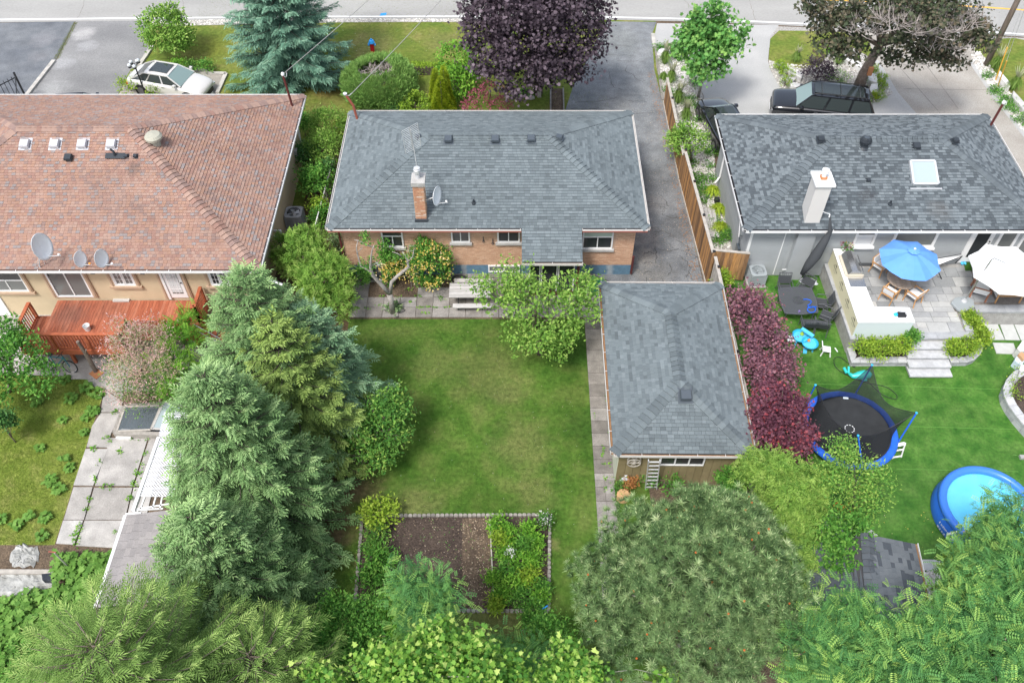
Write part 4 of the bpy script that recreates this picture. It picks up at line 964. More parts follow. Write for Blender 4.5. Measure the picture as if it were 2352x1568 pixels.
MB().box(10.5, 10.62, WY3-.035, WY3, 0, ZE-.17).box(12.02, 12.06, WY3-.05, WY3-.02, 0.1, ZE-.17).build('corner_trim', 'white_trim', hr)
X3 = lambda x, y: QY(3, 1, x, y, WY3-.03)
a, b = X3(765, 690), X3(955, 690); fw = window(hr, a.x, b.x, a.z, ZE-.17, WY3-.02, 'std', up=.45, fw=.1, sill='white_trim', glass='glass_grey', lower='cushion_grey', nl=1)
a, b = X3(1340, 700), X3(1510, 700); a = X3(1110, 700); window(hr, a.x, b.x, a.z, ZE-.17, WY3-.02, 'cols', nl=1, fw=.12, sill='white_trim', glass='glass_grey')
a, b = X3(1735, 835), X3(2000, 800); z0 = .9
door = MB().box(a.x, a.x+.16, WY3-.08, WY3, z0, ZE-.17).box(a.x+.16, a.x+.26, WY3-.05, WY3, z0+.05, ZE-.17).box(a.x+.26, a.x+.86, WY3-.05, WY3, z0+.05, z0+.3).box(a.x+.86, a.x+1.06, WY3-.05, WY3, z0+.05, ZE-.17).build('patio_door', 'white_trim', hr)
box(a.x+.26, a.x+.86, WY3-.03, WY3-.02, z0+.3, ZE-.17).build('pane', 'glass_dark', door)
MB().lathe([(.035, 0), (.035, .05), (.001, .06)], (a.x+.95, WY3-.05, z0+1.15), 10, mtx=Matrix.Rotation(R(90), 4, 'X')).lathe([(.03, 0), (.03, .04), (.001, .05)], (a.x+.95, WY3-.05, z0+1.3), 10, mtx=Matrix.Rotation(R(90), 4, 'X')).build('handle', 'black_metal', door)
window(hr, a.x+1.25, a.x+2.1, z0+.5, ZE-.17, WY3-.02, 'cols', nl=1, fw=.12, glass='glass_grey', sill=None); window(hr, a.x+2.3, a.x+3.6, z0+.1, ZE-.17, WY3-.02, 'cols', nl=2, fw=.1, glass='glass_grey', sill=None)
RR = lambda x, y: roofP(x, y, ZE, RY0, SL)
q0, q1, q2, q3 = RR(1764+1328/4, 392+130/4), RR(1764+1555/4, 392+130/4), RR(1764+1520/4, 372), RR(1764+1300/4, 372)
up = V((0, -SL, 1)).normalized()
mb = MB()
for p, q in ((q0, q1), (q1, q2), (q2, q3), (q3, q0)): mb.beam(p+up*.07, q+up*.07, .09, .14, up)
sk = mb.build('skylight', 'alum', hr); MB().face([q0+up*.10, q1+up*.10, q2+up*.10, q3+up*.10]).build('pane', 'glass_sky', sk)
MB().beam(q0+V((-.15, -.22, -.04)), q1+V((.15, -.22, -.04)), .06, .05).build('flashing', 'alum', sk)
for x, y, s_, mm in ((1764+485/4, 1285/4, .3, 'vent_black'), (1764+1360/4, 1345/4, .32, 'vent_black'), (1764+1720/4, 1300/4, .26, 'vent_black')):
    p = RR(x, y); p.z = min(p.z, 5.0); boxvent(hr, p, SL if s_ == .32 else .1, mm, s_)
boxvent(hr, RR(1764+918/4, 392+95/4), SL, 'vent_black', .17); pipevent(hr, RR(1764+1120/4, 392+310/4))
p = RR(1764+880/4, 1345/4)+V((0, 0, .02)); tb = MB().lathe([(.28, -.12), (.17, .0), (.17, .14)], p, 16).build('turbine_vent', 'vent_black', hr)
mb = MB()
for k in range(20):
    a0 = 2*math.pi*k/20
    pts = [p+V((math.cos(a0+j*.18)*r_, math.sin(a0+j*.18)*r_, z_)) for j, (r_, z_) in enumerate(((.17, .15), (.25, .22), (.27, .32), (.22, .42), (.11, .48)))]
    pq = [p+V((math.cos(a0+.2+j*.18)*r_*.97, math.sin(a0+.2+j*.18)*r_*.97, z_)) for j, (r_, z_) in enumerate(((.17, .15), (.25, .22), (.27, .32), (.22, .42), (.11, .48)))]
    for j in range(4): mb.face([pts[j], pq[j], pq[j+1], pts[j+1]])
mb.build('turbine_blades', 'vent_black', tb); MB().lathe([(.12, .48), (.001, .50)], p, 16).build('turbine_cap', 'vent_grey', tb)
m_ = thing('service_mast', 'leaning brown service mast on the right corner of the slate grey roof', 'mast', (22.5, 35.3, 3.5), group='power masts on the roofs')
p = PY(2274, 289, 35.4); m_.location = p; ROOT[m_.name] = Matrix.Translation(-p); q = mast(m_, p, 1.3, (.1, 0))
MB().tube([(10.40, 34.6, 3.0), (10.40, 34.6, .8), (10.2, 34.5, .5)], .05, 6).tube([(10.40, 30.2, 2.9), (10.40, 30.2, 2.4), (10.4, 29.6, 1.4)], .02, 6).build('downspout', 'white_trim', hr)
MB().box(10.30, 10.42, 29.0, 29.4, .7, 1.2).tube([(10.36, 29.2, 1.2), (10.36, 29.4, 1.7), (10.36, 29.1, 1.9)], .025, 6).build('gas_meter', 'vent_grey', hr)
ac_unit('pale grey air conditioner beside the brown gate and the grey wall', *P(1176+2230/4, 392+1020/4)[:2], .72, .75, 'ac_light', rz=.05, dark=False)
# ================= GARAGE =================
gp = V((6.18, 21.35, 0)); GZ = R(-.6)
ga = thing('garage', 'detached garage with tan board end wall and a blue grey hip roof', 'garage', gp, GZ, local=True)
GW, GL, GE = 2.5, 4.2, 2.5
rf4 = hip_roof(ga, -GW, GW, -GL, GL, GE, SL, 'shingle_grey', 'roof_under', vf=vgrey, axis='y', bud=300)
gw = box(-GW+.28, GW-.28, -GL+.3, GL-.25, 0, GE-.16).build('wall', 'tan_board', ga)
x = -GW+.28; k = 0
gwin = (-.78, .95, 1.5, 2.2)
while x < GW-.30:
    b = min(x+.29, GW-.28)
    box(x+.006, b-.006, -GL+.275, -GL+.3, .05, GE-.17, random.random()).build('board', 'tan_board', gw); x += .29
z = .05
while z < GE-.25:
    box(-GW+.255, -GW+.28, -GL+.3, GL-.25, z, z+.15, .5).build('lap_board', 'green_siding', gw); z += .165
window(ga, -.72, .92, 1.35, GE-.17, -GL+.275, 'cols', nl=3, fw=.05, sill=None, glass='glass_dark')
for (p, q, o) in (((-GW, -GL), (GW, -GL), (0, -1)), ((-GW, GL), (-GW, -GL), (-1, 0)), ((GW, -GL), (GW, GL), (1, 0)), ((GW, GL), (-GW, GL), (0, 1))):
    gutter(ga, (*p, GE-.01), (*q, GE-.01), (*o, 0), 'pale_metal', litter=True)
boxvent(ga, V((.15, -3.35+1.1, GE+SL*2.0)), SL, 'vent_grey', .42, h=.26)
# ================= BOUNDARY FENCES =================
V = Vector
def fence_run(t, a, b, h, step=.145, m='fence_wood', face=(-1, 0, 0), cap=True, gap=.004, base=.12, posts=2.4):
    a, b = V(a), V(b); d = (b-a); L_ = d.length; d.normalize(); f = V(face); n = int(L_/step); protos = []
    for k in range(6):
        v = (.05, .25, .42, .55, .75, .95)[k]; mb = MB(); mb.obox((0, 0, 0), (step-gap*2, 0, 0), (0, .018+.004*(k % 3), 0), (0, 0, h-base-.04), v); protos.append(proto(mb, 'board', m))
    rot = Matrix((d, d.cross(V((0, 0, 1)))*-1, V((0, 0, 1)))).transposed().to_4x4()
    for k in range(n):
        piece('board', random.choice(protos), Matrix.Translation(a+d*(step*k+gap)+V((0, 0, base))) @ rot, t)
    if cap: MB().beam(a+V((0, 0, h)), b+V((0, 0, h)), .14, .035).build('cap_rail', 'weathered', t)
    MB().beam(a+V((0, 0, .07))+f*.04, b+V((0, 0, .07))+f*.04, .04, .14).build('kick_board', 'weathered', t)
    MB().beam(a+V((0, 0, h*.8))-f*.05, b+V((0, 0, h*.8))-f*.05, .04, .09).build('rail', 'weathered', t); MB().beam(a+V((0, 0, .35))-f*.05, b+V((0, 0, .35))-f*.05, .04, .09).build('rail', 'weathered', t)
    k = 0
    while k*posts <= L_+.1:
        p = a+d*min(k*posts, L_)-f*.03; pm = MB().box(p.x-.05, p.x+.05, p.y-.05, p.y+.05, 0, h+.05, .6).build('post', 'fence_wood', t); MB().box(p.x-.06, p.x+.06, p.y-.06, p.y+.06, h+.052, h+.10).build('post_cap', 'black_metal', pm); k += 1
f0, f1 = P(1524, 236), P(1622, 655)
t = thing('board_fence', 'weathered brown board fence between the driveway and the gravel bed', 'fence', (f0.x, 35, 0))
fence_run(t, (f1.x, 28.0, 0), (f0.x+.05, 35.2, 0), 1.95); fence_run(t, (f0.x+.05, 35.3, 0), (f0.x, f0.y, 0), 1.6)
t = thing('board_fence', 'board fence hidden between the garage and the red maples', 'fence', (9.15, 22, 0)); fence_run(t, (9.1, 15.2, 0), (9.0, 27.9, 0), 1.8, m='weathered')
t = thing('side_gate', 'orange brown board gate between the fence and the grey house wall', 'gate', (9.7, 28.3, 0))
protos = [proto(MB().box(.003, .172, 0, .022, .15, 1.8+.03*math.sin(i*2), v), 'board', 'fence_wood') for i, v in enumerate((.3, .6, .8, 1, .45, .95))]
a = V((9.0, 28.25, 0)); ang = math.atan2(.10, 1.5)
for k in range(9): piece('board', protos[(k*5+2) % 6], Matrix.Translation(a) @ Matrix.Rotation(-ang*2.0, 4, 'Z') @ Matrix.Translation((k*.175, 0, 0)), t)
MB().beam(a+V((0, .05, 1.82)), a+V((1.57, -.16, 1.82)), .12, .035).build('cap_rail', 'weathered', t); MB().beam(a+V((0, .06, 1.4)), a+V((1.57, -.14, 1.4)), .04, .09).build('rail', 'weathered', t)
q = P(1176+2080/4, 392+990/4); MB().box(q.x-.15, q.x+.2, q.y-.1, q.y+.1, 0, .1).build('step_stone', 'concrete', t)
t = thing('wire_fence', 'wire fence with a white top rail between the shrubs and the middle house', 'fence', tuple(P(740, 460)))
a, b = P(724, 516, 1.2), P(757, 395, 1.2); a2 = P(700, 560, 1.2)
MB().tube([a, b, b+(b-a)*.3], .03, 6).build('top_rail', 'white_trim', t)
for k in range(4): p = a.lerp(b, k/3); MB().tube([(p.x, p.y, 0), (p.x, p.y, 1.25)], .03, 6).build('post', 'alum', t)
mb = MB(); n = 60
for k in range(n):
    p = a.lerp(b, k/n); q = a.lerp(b, min(1, (k+8)/n)); mb.tube([(p.x, p.y, .05), (q.x, q.y, 1.18)], .004, 3); mb.tube([(p.x, p.y, 1.18), (q.x, q.y, .05)], .004, 3)
mb.build('mesh', 'alum_dull', t, kind='stuff')
a, b = P(808, 624, .12), P(796, 735, .12); o = MB().tube([a, a.lerp(b, .5)+V((.03, 0, 0)), b], .055, 6).build('drain_pipe', 'maroon'); setp(o, 'maroon drain pipe running along the left edge of the patio', 'pipe')
# green gate between brick house and garage
t = thing('green_gate', 'green painted slatted gate between the brick house and the garage', 'gate', tuple(P(1370, 640)))
for k in range(7): q = P(1352, 648); box(q.x+k*.13, q.x+k*.13+.118, 27.25-k*.09, 27.28-k*.09, .08, 1.25).build('slat', 'green_paint', t)
q = P(1352, 648); MB().tube([(q.x-.1, 27.32, 1.35), (q.x+.95, 26.68, 1.35), (q.x+.95, 26.68, .9)], .022, 6).build('hand_rail', 'black_metal', t)
for k, (x, y, s_, l) in enumerate([(1112, 1305, .0, '')]): pass
# ================= LEFT DECK =================
t = thing('deck', 'red stained timber deck with balustrades behind the cream bungalow', 'deck', (-17, 24.6, 0))
protos = {}
def bproto(L_):
    if L_ not in protos: protos[L_] = [proto(MB().box(.004, .136, 0, L_, .96, 1.0, v), 'deck_board', 'deck_wood') for v in (.1, .35, .6, .9)]
    return protos[L_]
x = -20.35
while x < -13.25:
    y0 = 23.22 if x < -15.95 else 24.0; y1 = 26.0 if x > -19.9 else 25.1
    piece('deck_board', random.choice(bproto(round(y1-y0, 2))), Matrix.Translation((x, y0, 0)), t); x += .14
MB().box(-20.35, -15.95, 23.18, 23.215, .72, .99).box(-15.95, -13.25, 23.955, 23.99, .72, .99).box(-15.99, -15.95, 23.2, 24.0, .72, .99).box(-20.39, -20.355, 23.2, 25.1, .72, .99).box(-13.25, -13.215, 24.0, 26.0, .72, .99).build('fascia_board', 'rail_wood', t)
def balustrade(a, b, h=.95, z=1.0, top=True):
    a, b = V((*a, z)), V((*b, z)); d = b-a; n = int(d.length/.125); u = d.normalized()
    pm = proto(MB().box(-.02, .02, -.02, .02, .09, h-.06), 'baluster', 'rail_wood'); an = math.atan2(d.y, d.x)
    for k in range(1, n): piece('baluster', pm, Matrix.Translation(a+d*(k/n)) @ Matrix.Rotation(an, 4, 'Z'), t)
    MB().beam(a+V((0, 0, h)), b+V((0, 0, h)), .14, .04).build('top_rail', 'rail_wood', t); MB().beam(a+V((0, 0, h-.06)), b+V((0, 0, h-.06)), .04, .08).build('rail', 'rail_wood', t); MB().beam(a+V((0, 0, .09)), b+V((0, 0, .09)), .04, .08).build('rail', 'rail_wood', t)
    k = max(1, round(d.length/1.6))
    for i in range(k+1): p = a+d*(i/k); MB().box(p.x-.045, p.x+.045, p.y-.045, p.y+.045, .75, z+h-.02).build('post', 'rail_wood', t)
balustrade((-20.3, 23.25), (-16.0, 23.25)); balustrade((-16.0, 24.03), (-13.75, 24.03)); balustrade((-16.0, 23.25), (-16.0, 24.03)); balustrade((-20.3, 25.0), (-20.3, 23.9))
balustrade((-13.3, 24.75), (-13.3, 25.9)); balustrade((-13.95, 24.75), (-13.3, 24.75))
for k in range(5): p = (-20.2+k*1.7, 23.35 if -20.2+k*1.7 < -15.95 else 24.1); MB().box(p[0]-.06, p[0]+.06, p[1]-.06, p[1]+.06, 0, .95).build('deck_post', 'rail_wood', t)
for k in range(4): MB().box(-13.2+k*.28, -12.90+k*.28, 23.9, 24.9, .78-.2*k, .82-.2*k).build('step', 'deck_wood', t)
MB().tube([(-13.2, 24.0, 1.7), (-12.3, 23.85, 1.0), (-12.2, 23.85, .1)], .02, 6).tube([(-13.2, 24.0, 1.3), (-12.2, 23.8, .6)], .02, 6).build('hand_rail', 'alum', t)
o = MB().lathe([(.11, 0), (.14, .26), (.15, .27), (.13, .24), (.10, .02), (.001, .02)], Q(0, 1, 810, 1460, 1.0), 16).build('bucket', 'white_plastic'); setp(o, 'small white bucket standing on the red deck', 'bucket')
a = Q(0, 1, 1040, 1190, 1.03); b = Q(0, 1, 1190, 1190, 1.03); o = MB().beam(a, b, .16, .06).build('plank', 'grey_wood'); setp(o, 'short grey plank lying on the deck against the cream wall', 'plank')
t = thing('broom', 'yellow broom leaning against the sliding glass door', 'broom', tuple(Q(0, 1, 590, 1110, 1.0))); a = Q(0, 1, 590, 1105, 1.02); MB().tube([a, QY(0, 1, 420, 935, WY1-.12)], .015, 6).build('handle', 'black_metal', t); MB().beam(a-V((.12, .03, -.03)), a+V((.14, -.03, .03)), .08, .1).build('brush', 'blue_plastic', t); MB().beam(a+V((-.05, .1, .02)), a+V((.15, .12, .02)), .1, .1).build('dustpan', 'red', t)
# bicycle
def bicycle(label, p, ang, frame='black_metal'):
    t = thing('bicycle', label, 'bicycle', p, ang, local=True); lean = Matrix.Rotation(R(-12), 4, 'X')
    def T(x, z, y=0): return lean @ V((x, y, z))
    for x in (-.53, .53):
        w_ = MB().tube([T(x+.31*math.cos(a), .33+.31*math.sin(a)) for a in np.linspace(0, 2*math.pi, 24, endpoint=False)], .024, 6, closed=True).build('wheel', 'tyre', t)
        mb = MB()
        for k in range(10): a = k*math.pi/5; mb.tube([T(x, .33), T(x+.3*math.cos(a), .33+.3*math.sin(a))], .004, 3)
        mb.tube([T(x+.28*math.cos(a), .33+.28*math.sin(a)) for a in np.linspace(0, 2*math.pi, 24, endpoint=False)], .008, 4, closed=True); mb.build('spokes', 'alum', w_)
    mb = MB(); bb, st, hd = T(-.08, .3), T(-.22, .78), T(.36, .78)
    for a_, b_ in ((bb, st), (bb, hd), (st, hd), (T(-.53, .33), bb), (T(-.53, .33), st), (T(.53, .33), T(.34, .88))): mb.tube([a_, b_], .02, 6)
    mb.build('frame', frame, t); MB().tube([T(.34, .88), T(.32, .98)], .018, 6).tube([T(.30, 1.0, -.3), T(.33, .99, 0), T(.30, 1.0, .3)], .014, 6).build('handlebar', 'black_metal', t)
    MB().beam(T(-.36, .88), T(-.12, .88), .13, .06).tube([st, T(-.24, .86)], .014, 6).build('saddle', 'dark_grey', t); MB().tube([T(-.08, .3, -.12), T(-.08, .3, .12)], .05, 8).build('crank', 'dark_grey', t)
a = Q(0, 2, 645, 235, .3); mat('bike_teal', (.02, .22, .25), rough=.4); bicycle('black and teal bicycle leaning by the posts under the red deck', (a.x-.53, a.y, 0), R(-8), 'bike_teal')
t = thing('wooden_post', 'rough wooden post standing on an orange mat in front of the deck', 'post', tuple(Q(0, 2, 885, 285))); a = Q(0, 2, 885, 285, 0); MB().tube([a, a+V((-.05, .1, 1.1)), a+V((-.1, .1, 1.9))], [.09, .085, .07], 8).tube([a+V((-.05, .1, 1.1)), a+V((.12, 0, 1.5))], [.05, .03], 6).build('post', 'bark', t)
MB().prism([Q(0, 2, *c) for c in ((820, 305), (890, 255), (960, 295), (890, 355))], .05, .075).build('mat', 'bark_wound', t)
t = thing('yard_pole', 'rusty metal stake leaning over the squash vines', 'pole', tuple(Q(0, 3, 620, 500))); MB().tube([Q(0, 3, 640, 510, .1), Q(0, 3, 500, 370, 1.3)], .03, 6).build('pole', 'alum_dull', t); MB().beam(Q(0, 3, 445, 360, 1.3), Q(0, 3, 515, 368, 1.3), .04, .03).build('bracket', 'copper', t)
for k, (pts, l) in enumerate((([(90, 440), (150, 310), (230, 290), (350, 310), (360, 400), (330, 480), (240, 510), (120, 500)], 'crumpled pale sheet at the edge of the left lawn'), ([(-60, 575), (130, 555), (300, 530), (520, 640), (480, 690), (320, 730), (200, 790), (-60, 770)], 'larger crumpled pale sheet beside the squash vines'))):
    pts = [(a_[0]+(b_[0]-a_[0])*f+random.gauss(0, 13)*(f > 0), a_[1]+(b_[1]-a_[1])*f+random.gauss(0, 13)*(f > 0)) for a_, b_ in zip(pts, pts[1:]+pts[:1]) for f in (0, .25, .5, .75)]
    poly = [Q(0, 3, x, y) for x, y in pts]; cx = sum(p.x for p in poly)/len(poly); cy = sum(p.y for p in poly)/len(poly); mb = MB(); ring = [[(cx+(p.x-cx)*f, cy+(p.y-cy)*f, .03+random.uniform(.0, .07)*(f < 1)) for p in poly] for f in (1, .85, .68, .5, .32)]
    for r0, r1 in zip(ring, ring[1:]):
        for i in range(len(poly)): j = (i+1) % len(poly); mb.face([r0[i], r0[j], r1[j]]); mb.face([r0[i], r1[j], r1[i]])
    mb.face(ring[-1]); o = mb.build('ground_sheet', 'tarp'); setp(o, l, 'sheet')
o = MB().beam(Q(0, 3, -60, 548, .1), Q(0, 3, 620, 552, .1), .16, .14).build('timber_edging', 'weathered'); setp(o, 'long weathered timber lying between the pale ground sheets', 'timber')
o = MB().prism([Q(0, 3, *c) for c in ((415, 600), (500, 590), (505, 660), (420, 655))], .05, .3).build('plastic_crate', 'black_plastic'); setp(o, 'black plastic tub half hidden in the squash leaves', 'tub')
# cold frame
t = thing('cold_frame', 'glass topped stone cold frame over black plastic beside the tamarisk', 'cold frame', tuple(Q(0, 2, 1240, 740)))
def wallstrip(mb, a, b, w_, z0, z1, v=.5): a, b = V((a.x, a.y, 0)), V((b.x, b.y, 0)); d = b-a; n = d.normalized().cross(V((0, 0, 1)))*w_; mb.obox(a+V((0, 0, z0))-n/2, d, n, V((0, 0, z1-z0)), v)
c4 = [Q(0, 2, *c, .3) for c in ((1050, 835), (1140, 590), (1640, 560), (1560, 850))]; mb = MB()
wallstrip(mb, c4[0], c4[3], .16, 0, .32, .9); wallstrip(mb, c4[0], c4[1], .16, 0, .318, .7); wallstrip(mb, c4[1], c4[2], .16, 0, .321, .5); mb.build('stone_curb', 'edging', t)
MB().prism([c4[0], c4[1], c4[2], c4[3]], .02, .10).build('black_sheeting', 'black_plastic', t)
m0, m1 = Q(0, 2, 1390, 800, .33), Q(0, 2, 1490, 600, .33); mb = MB(); fr_ = [Q(0, 2, *c, .34) for c in ((1075, 825), (1150, 600), (1480, 590), (1385, 810))]
for i in range(4): mb.beam(fr_[i], fr_[(i+1) % 4], .07, .05)
mb.build('frame', 'weathered', t); MB().face([p+V((0, 0, .01)) for p in fr_]).build('glass_pane', 'cold_glass', t)
fr_ = [Q(0, 2, *c, .42) for c in ((1400, 800), (1505, 560), (1680, 575), (1600, 810))]; mb = MB()
for i in range(4): mb.beam(fr_[i], fr_[(i+1) % 4], .07, .05)
mb.build('frame', 'grey_wood', t); MB().face([p+V((0, 0, .01)) for p in fr_]).build('glass_pane', 'glass_sky', t)
for k, (x, y, w_) in enumerate(((1150, 885, .3), (1155, 855, .25))): q = Q(0, 2, x, y); o = MB().prism([(q.x-w_, q.y-.12), (q.x+w_, q.y-.13), (q.x+w_*.9, q.y+.1), (q.x-w_*.85, q.y+.13)], .05, .16+.08*k).build('flat_stone', 'white_rock'); setp(o, 'flat stone in front of the cold frame, '+('lower one' if k == 0 else 'upper one'), 'stone', 'flat stones by the cold frame')
# lattice awning and left shed
t = thing('lattice_awning', 'white lattice awning with a white gutter beside the big spruce', 'awning', tuple(Q(0, 2, 1400, 1100)))
zA = 2.25; A_ = [Q(0, 2, *c, zA) for c in ((1270, 1420), (1455, 890), (1510, 650), (1760, 640), (1600, 1430))]; xs = [p.x for p in A_]; ys = [p.y for p in A_]; mb = MB(); k = -12.0
poly2 = [(p.x, p.y) for p in A_]
def clipline(a, b, poly):
    ts = []
    for i in range(len(poly)):
        p, q = poly[i], poly[(i+1) % len(poly)]; rx, ry = b[0]-a[0], b[1]-a[1]; sx, sy = q[0]-p[0], q[1]-p[1]; den = rx*sy-ry*sx
        if abs(den) < 1e-9: continue
        t_ = ((p[0]-a[0])*sy-(p[1]-a[1])*sx)/den; u = ((p[0]-a[0])*ry-(p[1]-a[1])*rx)/den
        if 0 <= u <= 1: ts.append(t_)
    return (min(ts), max(ts)) if len(ts) > 1 else None
for sgn, zz in ((1, 0), (-1, .012)):
    c = -60.0
    while c < 60:
        a, b = (min(xs)-5, sgn*(min(xs)-5)+c), (max(xs)+5, sgn*(max(xs)+5)+c); r_ = clipline(a, b, poly2)
        if r_ and r_[1]-r_[0] > .004: p0 = V((a[0]+(b[0]-a[0])*r_[0], a[1]+(b[1]-a[1])*r_[0], zA+zz)); p1 = V((a[0]+(b[0]-a[0])*r_[1], a[1]+(b[1]-a[1])*r_[1], zA+zz)); mb.beam(p0, p1, .036, .008)
        c += .105
mb.build('lattice_strips', 'lattice', t, kind='stuff')
MB().beam(Q(0, 2, 1225, 1555, zA), Q(0, 2, 1460, 880, zA), .11, .10).build('gutter', 'white_trim', t)
mb = MB()
for a, b in (((1225, 1550), (1500, 1535)), ((1290, 1420), (1250, 1530)), ((1330, 1430), (1290, 1540)), ((1440, 1400), (1400, 1540)), ((1490, 1430), (1470, 1540)), ((1260, 1540), (1560, 1490))): mb.beam(Q(0, 2, *a, zA-.06), Q(0, 2, *b, zA-.06), .05, .05)
mb.build('frame_bars', 'white_trim', t)
for c in ((1235, 1540), (1452, 900)): p = Q(0, 2, *c, zA); MB().tube([(p.x+.1, p.y, 0), (p.x+.1, p.y, zA-.05)], .04, 6).build('post', 'white_trim', t)
t = thing('garden_shed', 'old shed with a faded grey shingle roof and a white gutter under the spruces', 'shed', tuple(Q(0, 3, 1300, 500)))
S0, S1 = Q(0, 3, 1160, 20, 2.2), Q(0, 3, 880, 870, 2.2); wx = 2.6; pl = [S1, S0]
pl = [V((S1.x, S1.y, 2.15)), V((S1.x+wx, S1.y, 2.75)), V((S0.x+wx, S0.y, 2.75)), V((S0.x, S0.y, 2.15))]
pl2 = [pl[3], pl[0], pl[1], pl[2]]
mb = MB(); mb.face([p-V((0, 0, .01)) for p in pl]); mb.face([p-V((0, 0, .1)) for p in pl[::-1]])
for i in range(4): mb.face([pl[i]-V((0, 0, .1)), pl[(i+1) % 4]-V((0, 0, .1)), pl[(i+1) % 4]-V((0, 0, .01)), pl[i]-V((0, 0, .01))])
rfs = mb.build('roof', 'roof_under', t); shingles(rfs, pl2, 'shingle_old', e=.2, widths=(.3, .31), bud=Budget(220), th=.012)
S0d = V((S1.x-.06, S1.y, 2.1)); MB().beam(S0d, V((S0.x-.06, S0.y, 2.1)), .1, .1).beam(V((S0.x-.06, S0.y+.05, 2.12)), V((S0.x+.5, S0.y+.05, 2.2)), .06, .06).build('gutter', 'white_trim', t)
MB().prism([(S1.x+.25, S1.y+.2), (S1.x+wx-.2, S1.y+.2), (S0.x+wx-.2, S0.y-.2), (S0.x+.25, S0.y-.2)], 0, 2.1).build('wall', 'stucco', t)
# ================= FRONT STREET THINGS =================
t = thing('fire_hydrant', 'red fire hydrant with a bright blue cap on the verge', 'hydrant', tuple(Q(1, 0, 1076, 500))); p = t.location
MB().lathe([(.17, 0), (.17, .05), (.125, .06), (.12, .72), (.16, .73), (.16, .76)], p, 16).build('barrel', 'hyd_red', t, smooth=False); MB().lathe([(.185, .76), (.185, .80), (.16, .84), (.13, .92), (.05, .96), (.05, 1.02), (.001, 1.03)], p, 16).build('bonnet', 'hyd_blue', t)
for s_ in (-1, 1): MB().tube([p+V((s_*.12, 0, .64)), p+V((s_*.23, 0, .64))], [.07, .075], 10).build('side_cap', 'hyd_blue', t)
t = thing('utility_pole', 'tall grey wooden utility pole at the top right corner', 'pole', tuple(P(2264, 150))); p = t.location; MB().tube([p-V((0, 0, .2)), p+V((.12, 0, 5)), p+V((.3, 0, 12))], [.17, .15, .12], 12).build('pole', 'pole_wood', t, smooth=True)
for k, (a, b, l) in enumerate((((2090, 740), (2200, 435), 'left yellow guard of the pole guy wires'), ((2110, 800), (2193, 560), 'right yellow guard of the pole guy wires'))):
    a, b = Q(3, 0, *a), Q(3, 0, *b, 2.2); t = thing('guy_wire', l, 'guy wire', tuple(a), group='guy wires of the utility pole'); MB().tube([a, b], .035, 6).build('guard', 'paint_yellow', t); MB().tube([b, b+(b-a)*3.2], .012, 4).build('wire', 'alum', t)
t = thing('iron_fence', 'black iron picket fence panel on the dark driveway at the left', 'fence', tuple(P(30, 230))); a, b = P(34, 172, 1.5), P(62, 232, 1.5); a = V((a.x, a.y, 0)); b = V((b.x, b.y-1.5, 0)); a2 = V((a.x-3.2, a.y-4.2, 0))
for (u, w_) in ((a, a2),):
    n = 22; mb = MB(); mb.beam(u+V((0, 0, 1.35)), w_+V((0, 0, 1.35)), .04, .04).beam(u+V((0, 0, .2)), w_+V((0, 0, .2)), .04, .04); mb.build('rails', 'black_metal', t)
    pm = proto(MB().box(-.012, .012, -.012, .012, .05, 1.5), 'picket', 'black_metal')
    for k in range(n+1): piece('picket', pm, Matrix.Translation(u.lerp(w_, k/n)), t)
MB().box(a.x-.04, a.x+.04, a.y-.04, a.y+.04, 0, 1.65).build('post', 'black_metal', t)
g = MB(); g.beam(a+V((0, 0, 1.45)), b+V((0, 0, 1.2)), .05, .05); g.build('top_bar', 'black_metal', t)
t = thing('globe_lamp', 'black post lamp with a cluster of clear globes beside the silver car', 'lamp post', tuple(P(336, 222))); p = P(336, 222)
MB().tube([p, p+V((0, 0, 2.1))], [.05, .035], 8).build('pole', 'black_metal', t)
for k in range(5): a = k*1.257; c = p+V((.28*math.cos(a), .28*math.sin(a), 2.1 if k else 2.3)); MB().tube([p+V((0, 0, 1.9)), c-V((0, 0, .12))], .015, 5).lathe([(.09, -.14), (.1, -.1), (.001, -.08)], c, 10).build('lamp_arm', 'black_metal', t); MB().lathe([(.03, -.09), (.09, -.05), (.11, 0), (.09, .07), (.03, .1)], c, 12).build('globe', 'lamp_glass', t, smooth=True)
for pts, m, l in (([(125, 142), (62, 222)], 'curb', 'raised concrete curb between the two left driveways'), ([(351, 108), (322, 152)], 'curb', 'short concrete curb at the foot of the globe tree'), ([(478, 171), (520, 172), (500, 216)], 'curb', 'concrete curb round the pad in front of the silver car'), ([(1499, 81), (1503, 112)], 'curb', 'white curb block at the street end of the driveway bed'), ([(1505, 112), (1512, 160), (1521, 232)], 'edging', 'low stone edging along the driveway bed')):
    mb = MB()
    for a, b in zip(pts, pts[1:]): a, b = P(*a), P(*b); wallstrip(mb, a, b, .22 if m == 'curb' else .12, 0, .13)
    o = mb.build('curb_stone', m); setp(o, l, 'curb')
grass('joint_grass', [(P(174, 52).x-.12, P(174, 52).y), (P(130, 136).x-.16, P(130, 136).y), (P(130, 136).x+.16, P(130, 136).y), (P(174, 52).x+.12, P(174, 52).y)], 900, .08, 'f_blade_front')
k = 0
